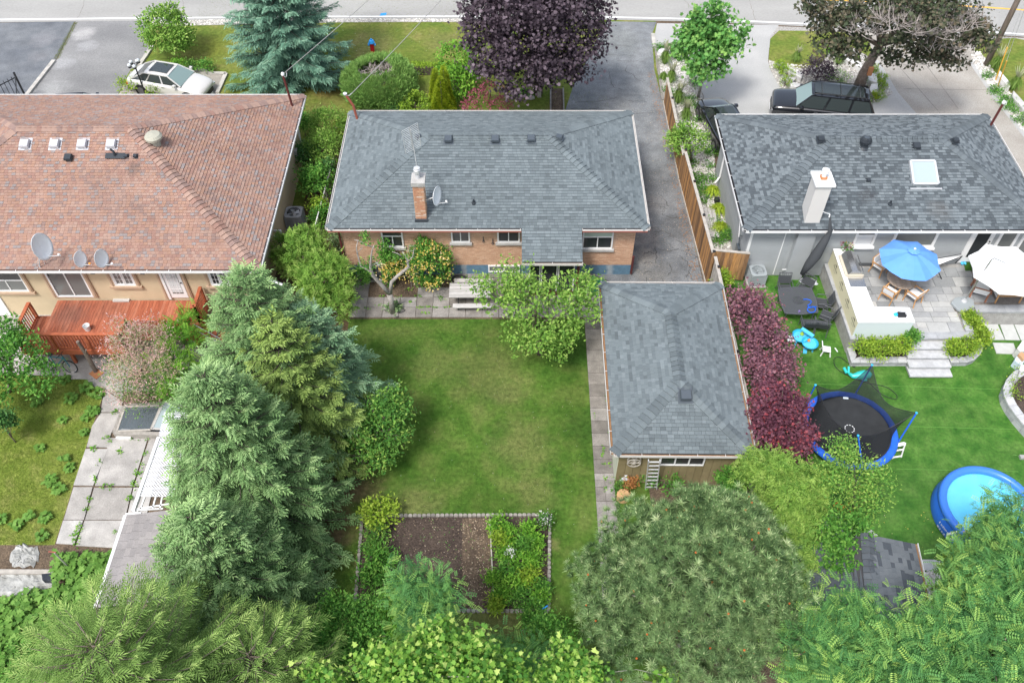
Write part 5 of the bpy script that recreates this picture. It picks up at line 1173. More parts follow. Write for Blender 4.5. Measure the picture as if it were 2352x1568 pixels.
for pts, l in (([(140, 590), (325, 670), (310, 715), (150, 640)], 'long white stone at the upper left of the island bed'), ([(130, 700), (265, 715), (235, 745), (140, 735)], 'flat grey white stone between the two left stones'), ([(195, 745), (365, 785), (345, 815), (215, 790)], 'white stone just above the suv bonnet'), ([(680, 490), (860, 572), (862, 620), (725, 552)], 'white stone left behind the bronze maple trunk'), ([(915, 655), (1000, 685), (1012, 765), (930, 735)], 'white stone right of the bronze maple trunk'), ([(950, 770), (1012, 765), (1008, 835), (960, 875), (915, 860)], 'white stone nearest the suv tail'), ([(2130, 645), (2232, 765), (2222, 805), (2118, 690)], 'white block at the upper end of the right verge wall'), ([(2255, 830), (2400, 985), (2395, 1060), (2245, 885)], 'white block at the lower end of the right verge wall')):
    o = MB().prism([Q(3, 0, *c, .35) for c in pts], 0, .35, random.random()).build('retaining_stone', 'white_rock'); bevel(o, .03); setp(o, l, 'stone', 'white retaining stones')
q = Q(2, 0, 1395, 490, .2); o = MB().lathe([(.38, 0), (.42, .15), (.34, .38), (.15, .46), (.001, .47)], (q.x, q.y, 0), 9, sy=.7).build('boulder', 'white_rock'); setp(o, 'pale boulder behind the tallest plumed grass', 'stone')
o = MB().lathe([(.28, 0), (.26, .1), (.18, .1)], tuple(Q(2, 0, 165, 905, 0)), 16, sy=.6).build('planter_ring', 'curb'); setp(o, 'small pale stone ring round the strap leaved lily', 'stone ring')
o = MB().box(*sum(((c-.1, c+.12) for c in Q(2, 0, 250, 860, .2)[:2]), ()), 0, .4).build('garden_post', 'curb'); setp(o, 'small white stump post near the lily', 'post')
for k, (x, y) in enumerate(((355, 900), (470, 930))): a, b = Q(2, 0, x, 820), Q(2, 0, x+(0 if k == 0 else 8), 1015+60); mb = MB(); wallstrip(mb, a, b, .08, 0, .09); o = mb.build('path_edging', 'edging'); setp(o, ('left' if k == 0 else 'right')+' edging of the narrow soil path beside the driveway', 'edging', 'edgings of the front soil path')
sheet('front_soil_path', xy([Q(2, 0, 350, 815), Q(2, 0, 470, 815), Q(2, 0, 480, 1080), Q(2, 0, 345, 1080)]), .010, 'dry_mulch')
box(*sum(((c-.12, c+.12) for c in P(1176+1885/4, 392+265/4, .2)[:2]), ()), 0, .28).build('box_lamp', 'black_metal'); setp(bpy.context.scene.objects['box_lamp'], 'small black box lamp between the golden grasses', 'lamp')
t = thing('plank_stack', 'stack of pale planks leaning behind the board fence', 'planks', tuple(P(1628, 490)))
for k in range(3): MB().beam(P(1176+1775/4+k*9, 392+350/4, .1+.05*k), P(1176+1830/4+k*8, 392+610/4, .1+.05*k), .16, .04).build('plank', 'grey_wood', t)
# cracks in the driveway
def crack(pts, c, w_=.018, z=.013):
    mb = MB(); P3 = []
    for i in range(len(pts)-1):
        a, b = c(*pts[i]), c(*pts[i+1])
        for k in range(5): q = a.lerp(b, k/5); P3.append(q+V((random.uniform(-.05, .05), random.uniform(-.05, .05), 0)))
    P3.append(c(*pts[-1]))
    for a, b in zip(P3, P3[1:]):
        n = (b-a).normalized().cross(V((0, 0, 1)))*w_*random.uniform(.4, 1); mb.face([(a.x-n.x, a.y-n.y, z), (b.x-n.x, b.y-n.y, z), (b.x+n.x, b.y+n.y, z), (a.x+n.x, a.y+n.y, z)])
    return mb
c20 = lambda x, y: P(1176+x/4, y/4); c21 = lambda x, y: P(1176+x/4, 392+y/4)
allc = MB()
def addc(m2): i = len(allc.v); allc.v += m2.v; allc.f += [[j+i for j in f] for f in m2.f]; allc.a += m2.a
for pts in ([(600, 660), (780, 658), (900, 665), (1040, 650), (1060, 610)], [(890, 665), (900, 720), (930, 800), (1020, 830)], [(1040, 655), (1110, 690), (1160, 740), (1230, 750)], [(700, 515), (900, 510), (1120, 510)], [(960, 560), (1100, 565), (1220, 565)], [(590, 940), (780, 938), (900, 915), (960, 900)], [(540, 1000), (700, 1005), (800, 995)], [(1080, 875), (1250, 880)], [(920, 420), (1100, 425)], [(930, 330), (930, 370)], [(1100, 1045), (1300, 1040)], [(1060, 930), (1200, 930), (1240, 945)]): addc(crack(pts, c20))
for pts in ([(1210, 765), (1260, 750), (1310, 765)], [(1200, 850), (1250, 840), (1300, 850)], [(1210, 945), (1260, 925), (1290, 935)], [(1230, 1030), (1235, 980)], [(1310, 700), (1330, 780), (1320, 860)], [(1440, 860), (1470, 900), (1440, 960)], [(1540, 790), (1600, 830), (1640, 900), (1600, 980)], [(1380, 400), (1450, 430), (1560, 440)], [(1300, 560), (1400, 560), (1480, 600)], [(1500, 640), (1560, 660), (1600, 700)], [(1400, 260), (1440, 330)], [(1620, 930), (1660, 1000)], [(1150, 860), (1060, 870)], [(1370, 980), (1400, 1030), (1480, 1030)], [(1340, 720), (1450, 740), (1530, 720)], [(1640, 720), (1600, 780)]): addc(crack(pts, c21, .02))
for j in range(26):
    x, y = random.uniform(1130, 1680), random.uniform(100, 1020); a_ = random.uniform(0, 6.28); L_ = random.uniform(30, 90)
    addc(crack([(x, y), (x+L_*math.cos(a_), y+L_*.7*math.sin(a_)), (x+L_*1.6*math.cos(a_+.7), y+L_*math.sin(a_+.7))], c21, .011))
allc.build('driveway_cracks', 'crack', kind='structure')
allc = MB()
for pts in ([(1585, 0), (1650, 80)], [(2180, 0), (2210, 100), (2240, 215)]): addc(crack([(x, y) for x, y in pts], c20, .02, .0175))
for pts in ([(1680, 0), (1690, 150)], [(780, 0), (740, 130), (700, 180)]): addc(crack(pts, lambda x, y: P(x/4, y/4), .015, .0175))
allc.build('road_cracks', 'walk_slab', kind='structure')
# dead leaves along driveway edge, straw in bed (too many to count)
def litter(name, poly, n, s, m, z=.02, kind='stuff'):
    xs = [p[0] for p in poly]; ys = [p[1] for p in poly]; x = rng.uniform(min(xs), max(xs), n*2); y = rng.uniform(min(ys), max(ys), n*2); ok = inpoly(x, y, poly); x, y = x[ok][:n], y[ok][:n]; K = len(x)
    a = rng.uniform(0, 6.28, K); scatter(name, m, None, T_leaf(1, .3), np.stack([x, y, np.full(K, z)], 1), np.stack([np.cos(a), np.sin(a), np.full(K, .1)], 1), np.array([[0, 0, 1.0]])+rdir(K)*.3, s*rng.uniform(.4, 1.4, K), rng.random(K), kind=kind)
MR = [P(*p) for p in MIDR]; litter('driveway_leaf_litter', [(p.x-.5, p.y) for p in MR[2:]]+[(p.x, p.y) for p in MR[2:][::-1]], 900, .08, 'f_dead'); litter('driveway_grit', [(5.6, 27), (8.6, 27), (8.3, 42), (5.8, 42)], 700, .05, 'straw')
# pebbles in the gravel beds
def pebbles(name, poly, n, s=.055, z=.02, m='pebble'):
    xs = [p[0] for p in poly]; ys = [p[1] for p in poly]; x = rng.uniform(min(xs), max(xs), n*3); y = rng.uniform(min(ys), max(ys), n*3); ok = inpoly(x, y, poly); x, y = x[ok][:n], y[ok][:n]; K = len(x)
    tv = np.array([(1, 0, 0), (0, .8, 0), (-1, 0, 0), (0, -.8, 0), (0, 0, .7)]); tf = [(0, 1, 4), (1, 2, 4), (2, 3, 4), (3, 0, 4)]; a = rng.uniform(0, 6.28, K)
    scatter(name, m, None, (tv, tf, [0, .05, -.05, .08]), np.stack([x, y, np.full(K, z)], 1), np.stack([np.cos(a), np.sin(a), a*0], 1), np.array([[0, 0, 1.0]])+rdir(K)*.2, s*rng.uniform(.5, 1.4, K), rng.random(K), kind='stuff')
pebbles('bed_pebbles', xy([P(*p) for p in [(1508, 112), (1548, 112), (1578, 145), (1594, 185), (1611, 225), (1616, 287), (1638, 342)]])+[(10.4, 35), (10.4, 28.5), (9.2, 28.5), (8.95, 36)]+xy([P(1530, 238), P(1512, 150)]), 5200, .06)
pebbles('island_pebbles', xy([P(*p) for p in [(1766, 142), (1771, 165), (1791, 202), (1860, 232), (2001, 240), (2050, 214), (2008, 142), (1960, 118), (1905, 122), (1880, 155)]]), 1800, .06); pebbles('strip_pebbles', xy([P(*p) for p in [(2231, 118), (2250, 118), (2300, 190), (2420, 330), (2352, 305), (2289, 225), (2232, 140)]]), 1200, .07)
pebbles('shoulder_pebbles', xy([P(340, 61), P(780, 52), P(1075, 51), P(1075, 44), P(780, 44), P(340, 48)]), 2500, .05)
# ================= VEHICLES =================
def loft(sec, m, name, t, smooth=True, sub=1):
    mb = MB(); n = len(sec[0])
    for s_ in sec: mb.v += [tuple(p) for p in s_]
    for i in range(len(sec)-1):
        for j in range(n): a, b = i*n+j, i*n+(j+1) % n; mb.f.append([a, b, b+n, a+n]); mb.a.append(.5)
    mb.f.append(list(range(n))[::-1]); mb.a.append(.5); mb.f.append([(len(sec)-1)*n+j for j in range(n)]); mb.a.append(.5)
    o = mb.build(name, m, t, smooth=smooth)
    if sub: s_ = o.modifiers.new('sub', 'SUBSURF'); s_.levels = sub; s_.render_levels = sub
    return o
def car(label, loc, rz, paint, prof, L=4.75, W=1.85, gh=None, name='parked_car', roofm=None, rails=False, cat='car'):
    """x forward. prof: (x, half width factor, belt z, bottom z); gh: windscreen base x, roof front x, roof rear x, rear base x, roof z"""
    t = thing(name, label, cat, loc, rz, local=True); secs = []
    for x, hw, zb, z0 in prof:
        w_ = W/2*hw; pts = [(w_*.86, z0), (w_*.98, z0+.14), (w_, z0+(zb-z0)*.5), (w_*.985, zb-.10), (w_*.90, zb-.01), (w_*.45, zb+.035)]; secs.append([V((x, y, z)) for y, z in pts]+[V((x, -y, z)) for y, z in pts[::-1]])
    loft(secs, paint, 'body', t)
    wb, rf_, rr_, rb, zr = gh; hb = W/2*.86; ht = W/2*.66; zb = [p[2] for p in prof if abs(p[0]) < L*.3]; zb = sum(zb)/len(zb)-.01
    A = {}
    for s_ in (1, -1): A[s_] = (V((wb, s_*hb, zb)), V((rf_, s_*ht, zr-.05)), V((rr_, s_*ht, zr-.06)), V((rb, s_*hb, zb)))
    MB().face([A[1][0], A[-1][0], A[-1][1], A[1][1]]).build('windscreen', 'windscreen', t); MB().face([A[-1][3], A[1][3], A[1][2], A[-1][2]]).build('rear_window', 'car_glass', t)
    for s_ in (1, -1):
        a, b, c, d = A[s_]
        for f0_, f1_ in ((.02, .34), (.37, .66), (.69, .97)):
            q = [a.lerp(d, f0_), a.lerp(d, f1_), b.lerp(c, min(1, max(0, f1_*1.25-.12))), b.lerp(c, min(1, max(0, f0_*1.25-.12)))]
            o_ = V((0, s_*.004, 0)); q = [p+o_ for p in q]; MB().face(q if s_ < 0 else q[::-1]).build('side_window', 'car_glass', t)
        mb = MB(); mb.face([a, d, c, b] if s_ < 0 else [b, c, d, a]); mb.beam(a, b, .06, .05); mb.beam(b, c, .07, .05); mb.beam(c, d, .09, .06)
        for f in (.355, .675): mb.beam(a.lerp(d, f)+V((0, s_*.008, 0)), b.lerp(c, f*1.25-.12)+V((0, s_*.008, 0)), .05, .02)
        mb.build('pillars', paint, t)
    mid = (rf_+rr_)/2; roof = []
    for x, dz in ((rf_+.03, -.03), (rf_-.25, .0), (mid, .02), (rr_+.2, -.005), (rr_-.03, -.045)): roof.append([V((x, y*ht, zr+dz-.05*abs(y)**3)) for y in (-1.02, -.7, 0, .7, 1.02)])
    mb = MB()
    for i in range(4):
        for j in range(4): mb.face([roof[i][j], roof[i][j+1], roof[i+1][j+1], roof[i+1][j]][::-1])
    mb.build('roof', paint, t, smooth=True)
    if roofm: box(rr_+.25, rf_-.12, -ht*.72, ht*.72, zr+.012, zr+.028).build('sunroof', roofm, t)
    if rails:
        for s_ in (-1, 1): MB().tube([(rf_-.1, s_*ht*.92, zr), (rf_-.3, s_*ht*.92, zr+.07), (rr_+.25, s_*ht*.92, zr+.07), (rr_, s_*ht*.92, zr)], .02, 5).build('roof_rail', 'chrome' if rails == 2 else 'black_metal', t)
        for x in (rf_-.5, mid, rr_+.5): MB().beam((x, -ht*.9, zr+.07), (x, ht*.9, zr+.07), .04, .02).build('cross_bar', 'dark_grey', t)
    wr = .34 if zr < 1.6 else .4
    for x in (L*.31, -L*.30):
        for s_ in (-1, 1):
            c = V((x, s_*(W/2-.13), wr)); MB().lathe([(wr*.99, -.12), (wr*1.16, -.1), (wr*1.16, .115), (wr*.99, .118)], c, 20, mtx=Matrix.Rotation(R(-90*s_), 4, 'X')).build('wheel_arch', 'black_metal', t)
            w_ = MB().lathe([(wr*.62, -.1), (wr*.98, -.1), (wr, -.06), (wr, .09), (wr*.95, .128), (wr*.66, .132)], c, 24, mtx=Matrix.Rotation(R(-90*s_), 4, 'X')).build('wheel', 'tyre', t)
            rm = MB(); rm.lathe([(.001, .10), (wr*.2, .115), (wr*.2, .09), (wr*.64, .07), (wr*.66, .133)], c, 20, mtx=Matrix.Rotation(R(-90*s_), 4, 'X'))
            for k in range(5): a = k*1.257; rm.beam(c+V((0, s_*.11, 0)), c+V((math.cos(a)*wr*.63, s_*.12, math.sin(a)*wr*.63)), .06, .03, (0, s_, 0))
            rm.build('rim', 'rim', w_)
    fx, fz = prof[-1][0], prof[-1][2]; rx, rz_ = prof[0][0], prof[0][2]
    for s_ in (-1, 1):
        MB().obox((fx-.20, s_*W*.28, fz-.17), (.16, s_*-.03, 0), (0, s_*W*.15, 0), (0, 0, .10)).build('headlight', 'lamp_glass', t); MB().obox((rx-.015, s_*W*.24, rz_-.26), (.14, 0, 0), (0, s_*W*.2, 0), (0, 0, .12)).build('tail_light', 'red', t)
        mr = MB(); mr.obox((wb-.35, s_*W*.475, zb+.03), (.16, 0, 0), (-.03, s_*.17, 0), (0, 0, .12)); mr.build('mirror', paint, t)
        for x in (wb-1.15, wb-2.0): MB().beam((x, s_*(W/2+.002), zb-.13), (x+.2, s_*(W/2+.002), zb-.13), .02, .03).build('door_handle', 'chrome' if paint != 'car_black' else 'rim', t)
    box(fx-.06, fx+.015, -W*.22, W*.22, fz-.36, fz-.14).build('grille', 'black_metal', t); box(fx+.005, fx+.03, -.26, .26, fz-.50, fz-.38).build('number_plate', 'white_plastic', t)
    return t
sed = [(-2.37, .80, .78, .38), (-2.25, .92, .96, .28), (-1.8, .98, 1.0, .22), (-.9, 1, .98, .2), (.3, 1, .95, .2), (1.0, 1, .93, .2), (1.8, .97, .82, .22), (2.2, .88, .72, .26), (2.37, .72, .60, .34)]
suv = [(-2.66, .88, 1.0, .5), (-2.58, .97, 1.12, .36), (-1.8, 1, 1.18, .32), (0, 1, 1.18, .3), (1.0, 1, 1.18, .3), (1.6, .99, 1.14, .3), (2.3, .96, 1.1, .32), (2.6, .90, 1.03, .36), (2.68, .82, .9, .45)]
a, b = P(478, 214), P(300, 184); ang = math.atan2(a.y-b.y, a.x-b.x)
p = P(394, 193, .45); car('silver sedan with a dark sunroof parked by the concrete pad', (p.x, p.y, 0), ang, 'car_silver', sed, gh=(1.15, .35, -1.1, -2.0, 1.43), roofm='car_glass')
p = P(1888, 240, .9); car('long black suv with roof rails parked below the bronze maple', (p.x, p.y, 0), R(180-11), 'car_black', suv, L=5.35, W=2.03, gh=(1.45, .75, -2.2, -2.62, 1.88), roofm='car_glass', rails=1, name='parked_suv', cat='suv')
p = P(1661, 281, .7); car('black hatchback with a glass roof beside the gravel bed', (p.x, p.y, 0), R(99), 'car_black', sed, gh=(1.2, .35, -1.3, -2.1, 1.5), roofm='car_glass')
p = P(173, 236, 1.2); car('dark car whose roof just shows behind the orange brown roof', (p.x, p.y, 0), R(5), 'car_black', sed, gh=(1.2, .35, -1.1, -2.0, 1.43))
# ================= GARAGE SIDE THINGS =================
t = thing('ladder', 'aluminium ladder leaning on the tan board wall of the garage', 'ladder', tuple(P(1495, 1120))); b0, b1 = P(1482, 1122), P(1508, 1122); t0, t1 = P(1488, 1043, 2.42), P(1514, 1043, 2.42); t0.y = t1.y = min(t0.y, 16.93); 
for a, b in ((b0, t0), (b1, t1)): MB().beam(a, b, .03, .08, (0, -1, 0)).build('rail', 'alum', t)
for k in range(8): f = (k+.5)/8; MB().beam(b0.lerp(t0, f), b1.lerp(t1, f), .05, .035).build('rung', 'alum', t)
for k, (x, y, l) in enumerate(((1123, 1087, 'upper wagon wheel ornament on the tan garage wall'), (1121, 1116, 'lower wagon wheel ornament on the tan garage wall'))):
    q = QY(2, 2, x, y, 17.35-.06-.05*k); t = thing('wagon_wheel', l, 'wheel ornament', tuple(q), group='wagon wheel ornaments'); r_ = .24; mb = MB(); MB().tube([q+V((r_*math.cos(a), 0, r_*math.sin(a))) for a in np.linspace(0, 2*math.pi, 20, endpoint=False)], .022, 5, closed=True).build('rim', 'weathered', t)
    for j in range(6): a = j*math.pi/3; mb.tube([q, q+V((r_*math.cos(a), 0, r_*math.sin(a)))], .013, 4)
    mb.build('spokes', 'weathered', t); MB().tube([q+V((0, -.05, 0)), q+V((0, .03, 0))], .05, 8).build('hub', 'weathered', t)
q = Q(2, 2, 1033, 1290); o = MB().lathe([(.12, 0), (.22, .06), (.23, .2), (.15, .38), (.06, .46), (.09, .56), (.03, .6)], q, 12, sy=.8).build('white_sack', 'bag_white', smooth=True); setp(o, 'tied white sack standing beside the garage corner', 'sack')
q = Q(2, 2, 1020, 1415, .2); o = MB().lathe([(.23, 0), (.24, .3), (.22, .32), (.001, .325)], (q.x, q.y, 0), 18).build('tree_stump', 'stump'); setp(o, 'round orange topped stump between the garden walk and the pine', 'stump')
q = Q(2, 2, 1120, 1275); o = MB().lathe([(.14, 0), (.16, .06), (.08, .14), (.001, .15)], q, 8, sy=.7).build('pale_rock', 'white_rock'); setp(o, 'pale rock at the foot of the tan garage wall', 'stone')
bush_spots = ((1090, 1310, 18, 'f_dead'), (990, 1325, 14, 'f_apple'))
# ================= PATIO THINGS =================
t = thing('picnic_table', 'pale grey slatted picnic table with black legs on the patio', 'table', tuple(P(1075, 690))); a = P(1031, 683, .76); b = P(1032, 650, .76); dy = (b.y-a.y)/5
for k in range(5): box(a.x, a.x+1.85, a.y+dy*k+.006, a.y+dy*(k+1)-.006, .73, .765, random.random()).build('table_slat', 'grey_wood', t)
q = P(1040, 702, .45); box(q.x, q.x+1.75, q.y-.12, q.y+.12, .42, .455, .9).build('bench_seat', 'grey_wood', t); box(q.x, q.x+1.75, b.y+.35, b.y+.58, .42, .455, .5).build('bench_seat', 'grey_wood', t)
for x in (.4, 1.45): MB().beam((a.x+x, q.y, .41), (a.x+x, b.y+.45, .41), .05, .04).beam((a.x+x, a.y+.3, .70), (a.x+x, a.y-.1, 0), .05, .04, (1, 0, 0)).beam((a.x+x, b.y-.3, .70), (a.x+x, b.y+.1, 0), .05, .04, (1, 0, 0)).build('leg', 'black_metal', t)
def coil(name, label, c, r, n, m, rad=.014, z=.04):
    mb = MB(); pts = [V((c[0]+(r+.06*math.sin(i*1.3))*math.cos(i*.4), c[1]+(r*.7+.05*math.cos(i*.9))*math.sin(i*.4), c[2]+z+.004*i*.3)) for i in range(n)]; mb.tube(pts, rad, 5); o = mb.build(name, m); setp(o, label, 'hose')
coil('garden_hose', 'black coiled garden hose behind the picnic table', Q(1, 1, 1870, 1010), .34, 70, 'black_metal'); coil('garden_hose', 'black hose ring round the hosta at the pruned tree foot', Q(1, 1, 1320, 1290), .2, 17, 'black_metal')
for k, (x, y) in enumerate(((2088, 640), (2175, 660))): q = QY(1, 1, x, y, WY2-.06); o = MB().tube([q+V((0, 0, .2)), q+V((0, 0, 0)), q+V((.03, 0, -.08))], .02, 5).tube([q+V((.04*math.cos(a_), -.01, -.05+.08*math.sin(a_))) for a_ in np.linspace(0, 6.28, 10)], .012, 4).build('wall_hook', 'dark_grey'); setp(o, ('left' if k == 0 else 'right')+' dark hook with a coiled lead on the brick wall', 'hook', 'hooks on the brick wall')
q = QY(1, 1, 1425, 700, 27.9); t = thing('obelisk_trellis', 'dark metal obelisk trellis beside the honeysuckle', 'trellis', (q.x, 27.9, 0)); mb = MB()
for k in range(4): a = k*math.pi/2+.6; mb.tube([(q.x+.22*math.cos(a), 27.9+.22*math.sin(a), 0), (q.x+.2*math.cos(a), 27.9+.2*math.sin(a), 2.3)], .012, 4)
mb.build('stakes', 'alum_dull', t); mb = MB()
for z in (.8, 1.4, 1.9, 2.3): mb.tube([(q.x+.21*math.cos(k*math.pi/2+.6), 27.9+.21*math.sin(k*math.pi/2+.6), z) for k in range(4)], .01, 4, closed=True)
mb.build('rings', 'alum_dull', t)
# garden bed
gb = [P(833, 1186), P(1262, 1184), P(1260, 1403), P(815, 1403)]
litter('clover_flowers', [(-6.5, 9), (2.8, 9), (2.8, 25.5), (-6.5, 25.5)], 420, .028, 'f_flower_w', .05); litter('verge_clover', [(-11, 47), (3, 47), (3, 52), (-11, 52)], 260, .05, 'f_flower_w', .06)
sheet('garden_bed_soil', xy(gb), .012, 'bed_soil'); sheet('garden_bed_mulch', xy([P(1062, 1190), P(1125, 1190), P(1133, 1400), P(1062, 1400)]), .016, 'dry_mulch')
litter('bed_straw', xy([P(890, 1190), P(1125, 1190), P(1133, 1400), P(890, 1400)]), 420, .055, 'straw', .025); litter('mulch_straw', xy([P(1062, 1190), P(1125, 1190), P(1133, 1400), P(1062, 1400)]), 300, .06, 'straw', .025); litter('bed_weeds', xy([P(890, 1190), P(1255, 1190), P(1255, 1400), P(890, 1400)]), 260, .07, 'f_clover', .03)
ed = thing('garden_edging', 'scalloped concrete block edging round the vegetable bed', 'edging', tuple(P(1040, 1185))); pm = [proto(MB().prism([(.01, -.05), (.155, -.05), (.155, .03), (.12, .065), (.045, .065), (.01, .03)], 0, .10, v), 'edging_block', 'edging') for v in (.3, .6, .9)]
for a, b in ((gb[0], gb[1]), (gb[1], gb[2]), (gb[2], gb[3]), (gb[3], gb[0])):
    d = b-a; n = int(d.length/.165); an = math.atan2(d.y, d.x)
    for k in range(n): piece('edging_block', random.choice(pm), Matrix.Translation(a+d*(k/n)) @ Matrix.Rotation(an, 4, 'Z') @ Matrix.Rotation(random.uniform(-.06, .06), 4, 'Z'), ed)
o = MB().beam(P(1125, 1192, .05), P(1135, 1400, .05), .05, .08).build('divider_board', 'weathered'); setp(o, 'thin weathered board dividing the bare soil from the planted strip', 'board')
q = P(1258, 1225); o = MB().tube([q, q+V((0, 0, 1.3))], .012, 5).lathe([(.001, 1.28), (.035, 1.33), (.02, 1.4), (.001, 1.45)], q, 8).build('shepherd_stake', 'black_metal'); setp(o, 'thin black garden stake behind the daisies', 'stake')
for k, (x, y) in enumerate(((1252, 1398),)): o = MB().tube([P(1230, 1408, .2), P(1258, 1390, .5)], .025, 6).build('hand_tool', 'hyd_blue'); setp(o, 'small blue handled tool at the lower corner of the garden bed', 'tool')
# ================= VEGETATION =================
TL = T_leaf(1, .55); TLN = T_leaf(1, .36); TLO = T_lobed(1.0); TF = T_frond(8, 1.0, .085, .23); TF2 = T_frond(5, 1.0, .13, .3); TS = T_spray(7, 1, .15); TS5 = T_spray(5, 1, .2); TSB = T_spray(9, 1, .11, .8, .8); TT = T_tuft(26, 1, .13, 1.5, .62); TN = T_spray(8, 1, .07, .5, .8)
def ppm(p): return FPX/(p.y*ca+(CAMH-p.z)*sa)
def E(cx, cy, z, rpx, rz=None, ry=None):
    p = P(cx, cy, z); r = rpx/ppm(p); return (p.x, p.y, z, r, ry or r, rz or r)
def foliage(name, m, t, ells, tmpl, size, ncl, nlf, cr, shell=.5, warp=.18, low=-.5, up=.5, droop=0, vb=(.1, .75, .12), rnd=.6):
    p, d, tip, cents = crown_pts(ells, ncl, nlf, cr, shell, warp, low); K = len(p)
    dirv = d*.55+rdir(K)*.75+np.array([0, 0, .25-droop]); nrm = d*(1-up)+np.array([0, 0, 1.0])*up+rdir(K)*rnd*.6
    cv = np.repeat(rng.normal(0, .13, len(cents)), nlf)[:K]
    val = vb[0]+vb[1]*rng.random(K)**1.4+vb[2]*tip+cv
    keep = p[:, 2] > .03
    if cr >= .15 and K > 1500: keep &= (lowf(p, 2.7)+rng.normal(0, .12, K)) < .62
    o = scatter(name, m, t, tmpl, p[keep], dirv[keep], nrm[keep], size*rng.uniform(.5, 1.4, K)[keep], val[keep])
    if name in ('flowers', 'leaf_cluster'): o['kind'] = 'stuff'
    return cents
def broad(name, label, cat, ells, m, tmpl=TL, size=.14, ncl=160, nlf=26, cr=.22, tr=.1, bark='bark', base=None, nl=14, group=None, shell=.5, low=-.5, warp=.18, droop=0, up=.5, vb=(.1, .75, .12), split=.3):
    e0 = ells[0]; bx, by = base if base is not None else (e0[0], e0[1])
    t = thing(name, label, cat, (bx, by, 0), group=group)
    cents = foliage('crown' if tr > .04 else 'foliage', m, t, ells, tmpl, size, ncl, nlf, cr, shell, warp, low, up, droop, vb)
    mb = MB(); top = (e0[0], e0[1], e0[2]+e0[5]*.3); limbs(mb, (bx, by, -.05), top, cents, tr, nl, split=split)
    mb.build('trunk' if tr > .04 else 'stems', bark, t, smooth=True)
    return t, cents
def spruce(name, label, x, y, h, r, m, nb=150, tm=None, z0=.5, sz=.36, group='spruces along the fence', bark='bark_dark', pw=.8, density=1.0, lead=True, rootz=0, upsweep=0.0):
    wh = int((h-z0)/.52); t = thing(name, label, 'tree', (x, y, rootz), group=group)
    P_, D_, N_, V_ = [], [], [], []; wood = MB()
    wood.tube([(x, y, rootz-.1), (x, y, h*.4), (x, y, h*.8), (x, y, h)], [r*.055+.05, r*.045+.02, r*.02+.015, .012], 8)
    for i in range(nb):
        u = ((i+.5)/nb)**1.12; u = (int(u*wh)+.5+random.uniform(-.22, .22))/wh if u < .9 else u; z = z0+(h-z0)*u*.985; L_ = r*(1-u)**pw*random.uniform(.78, 1.1)+.12; az = i*2.39996+random.uniform(-.4, .4)
        o = Vector((math.cos(az), math.sin(az), 0)); rise = -.28+.75*u+upsweep; curl = .22
        def bp(s): return Vector((x, y, z))+o*L_*s+Vector((0, 0, L_*(rise*s+curl*s*s)))
        q = Vector((-o.y, o.x, 0)); wood.tube([bp(0), bp(.35), bp(.7), bp(.95)], [.03*(1-u)+.012, .02, .012, .006], 4)
        ns = max(3, int(L_/.13*density))
        for k in range(ns):
            s = .18+.82*(k+.5)/ns
            for sd_ in (1, -1):
                if random.random() < .12: continue
                l2 = min(.75, L_*.42)*(1.12-s*.95)*random.uniform(.7, 1.2); a = .95-.35*s; d2 = (o*math.cos(a)+q*sd_*math.sin(a)+Vector((0, 0, rise*.4-.08+random.uniform(-.12, .12)))).normalized()
                n2 = max(1, int(l2/.2)); b0 = bp(s)
                for j in range(n2):
                    f = (j+.3)/n2; pp = b0+d2*l2*f
                    P_.append(pp); D_.append(d2+Vector((random.uniform(-.25, .25), random.uniform(-.25, .25), random.uniform(-.3, .05)))); N_.append(Vector((random.uniform(-.3, .3), random.uniform(-.3, .3), 1)))
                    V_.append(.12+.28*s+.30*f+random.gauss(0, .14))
        P_.append(bp(.93)); D_.append(bp(1)-bp(.9)); N_.append(Vector((0, 0, 1))); V_.append(.85)
    if lead:
        for k in range(6): P_.append(Vector((x, y, h-.15*k))); D_.append(Vector((random.uniform(-.6, .6), random.uniform(-.6, .6), 1.2))); N_.append(Vector((1, .2, 0))); V_.append(.8)
    K = len(P_); P_, D_, N_, V_ = map(np.array, (P_, D_, N_, V_)); V_ = V_+lowf(P_, 2.2)*.12; S_ = sz*rng.uniform(.6, 1.35, K); mk = rng.random(K) < .55
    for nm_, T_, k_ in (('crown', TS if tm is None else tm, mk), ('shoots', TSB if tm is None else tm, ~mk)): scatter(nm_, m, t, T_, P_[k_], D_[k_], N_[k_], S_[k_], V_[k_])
    wood.build('trunk', bark, t, smooth=True); return t
def cone(name, label, cat, apexes, m, n=1500, size=.12, group=None, bark='bark_dark'):
    """upright dense conifers; apexes: (x, y, h, r)"""
    x0, y0 = apexes[0][:2]; t = thing(name, label, cat, (x0, y0, 0), group=group); A_, D_, V_ = [], [], []; wd = MB()
    for (x, y, h, r) in apexes:
        u = 1-np.sqrt(rng.random(n)); az = rng.uniform(0, 2*np.pi, n); rr = r*(1-u)**.8*(.86+.2*rng.random(n))*(1+.1*np.sin(az*3+u*9))
        d = np.stack([np.cos(az), np.sin(az), np.full(n, 1.1)], 1); A_.append(np.stack([x+rr*np.cos(az), y+rr*np.sin(az), h*u+.04], 1)); D_.append(d); V_.append(.45+.25*np.sin(az*7+u*20)+rng.normal(0, .16, n))
        wd.tube([(x, y, 0), (x, y, h*.9)], [.06, .02], 6)
    A_, D_, V_ = map(np.concatenate, (A_, D_, V_)); scatter('foliage', m, t, TS5, A_, D_, D_*np.array([1, 1, 0])+rdir(len(A_))*.4, size*rng.uniform(.7, 1.3, len(A_)), V_)
    wd.build('trunk', bark, t); return t
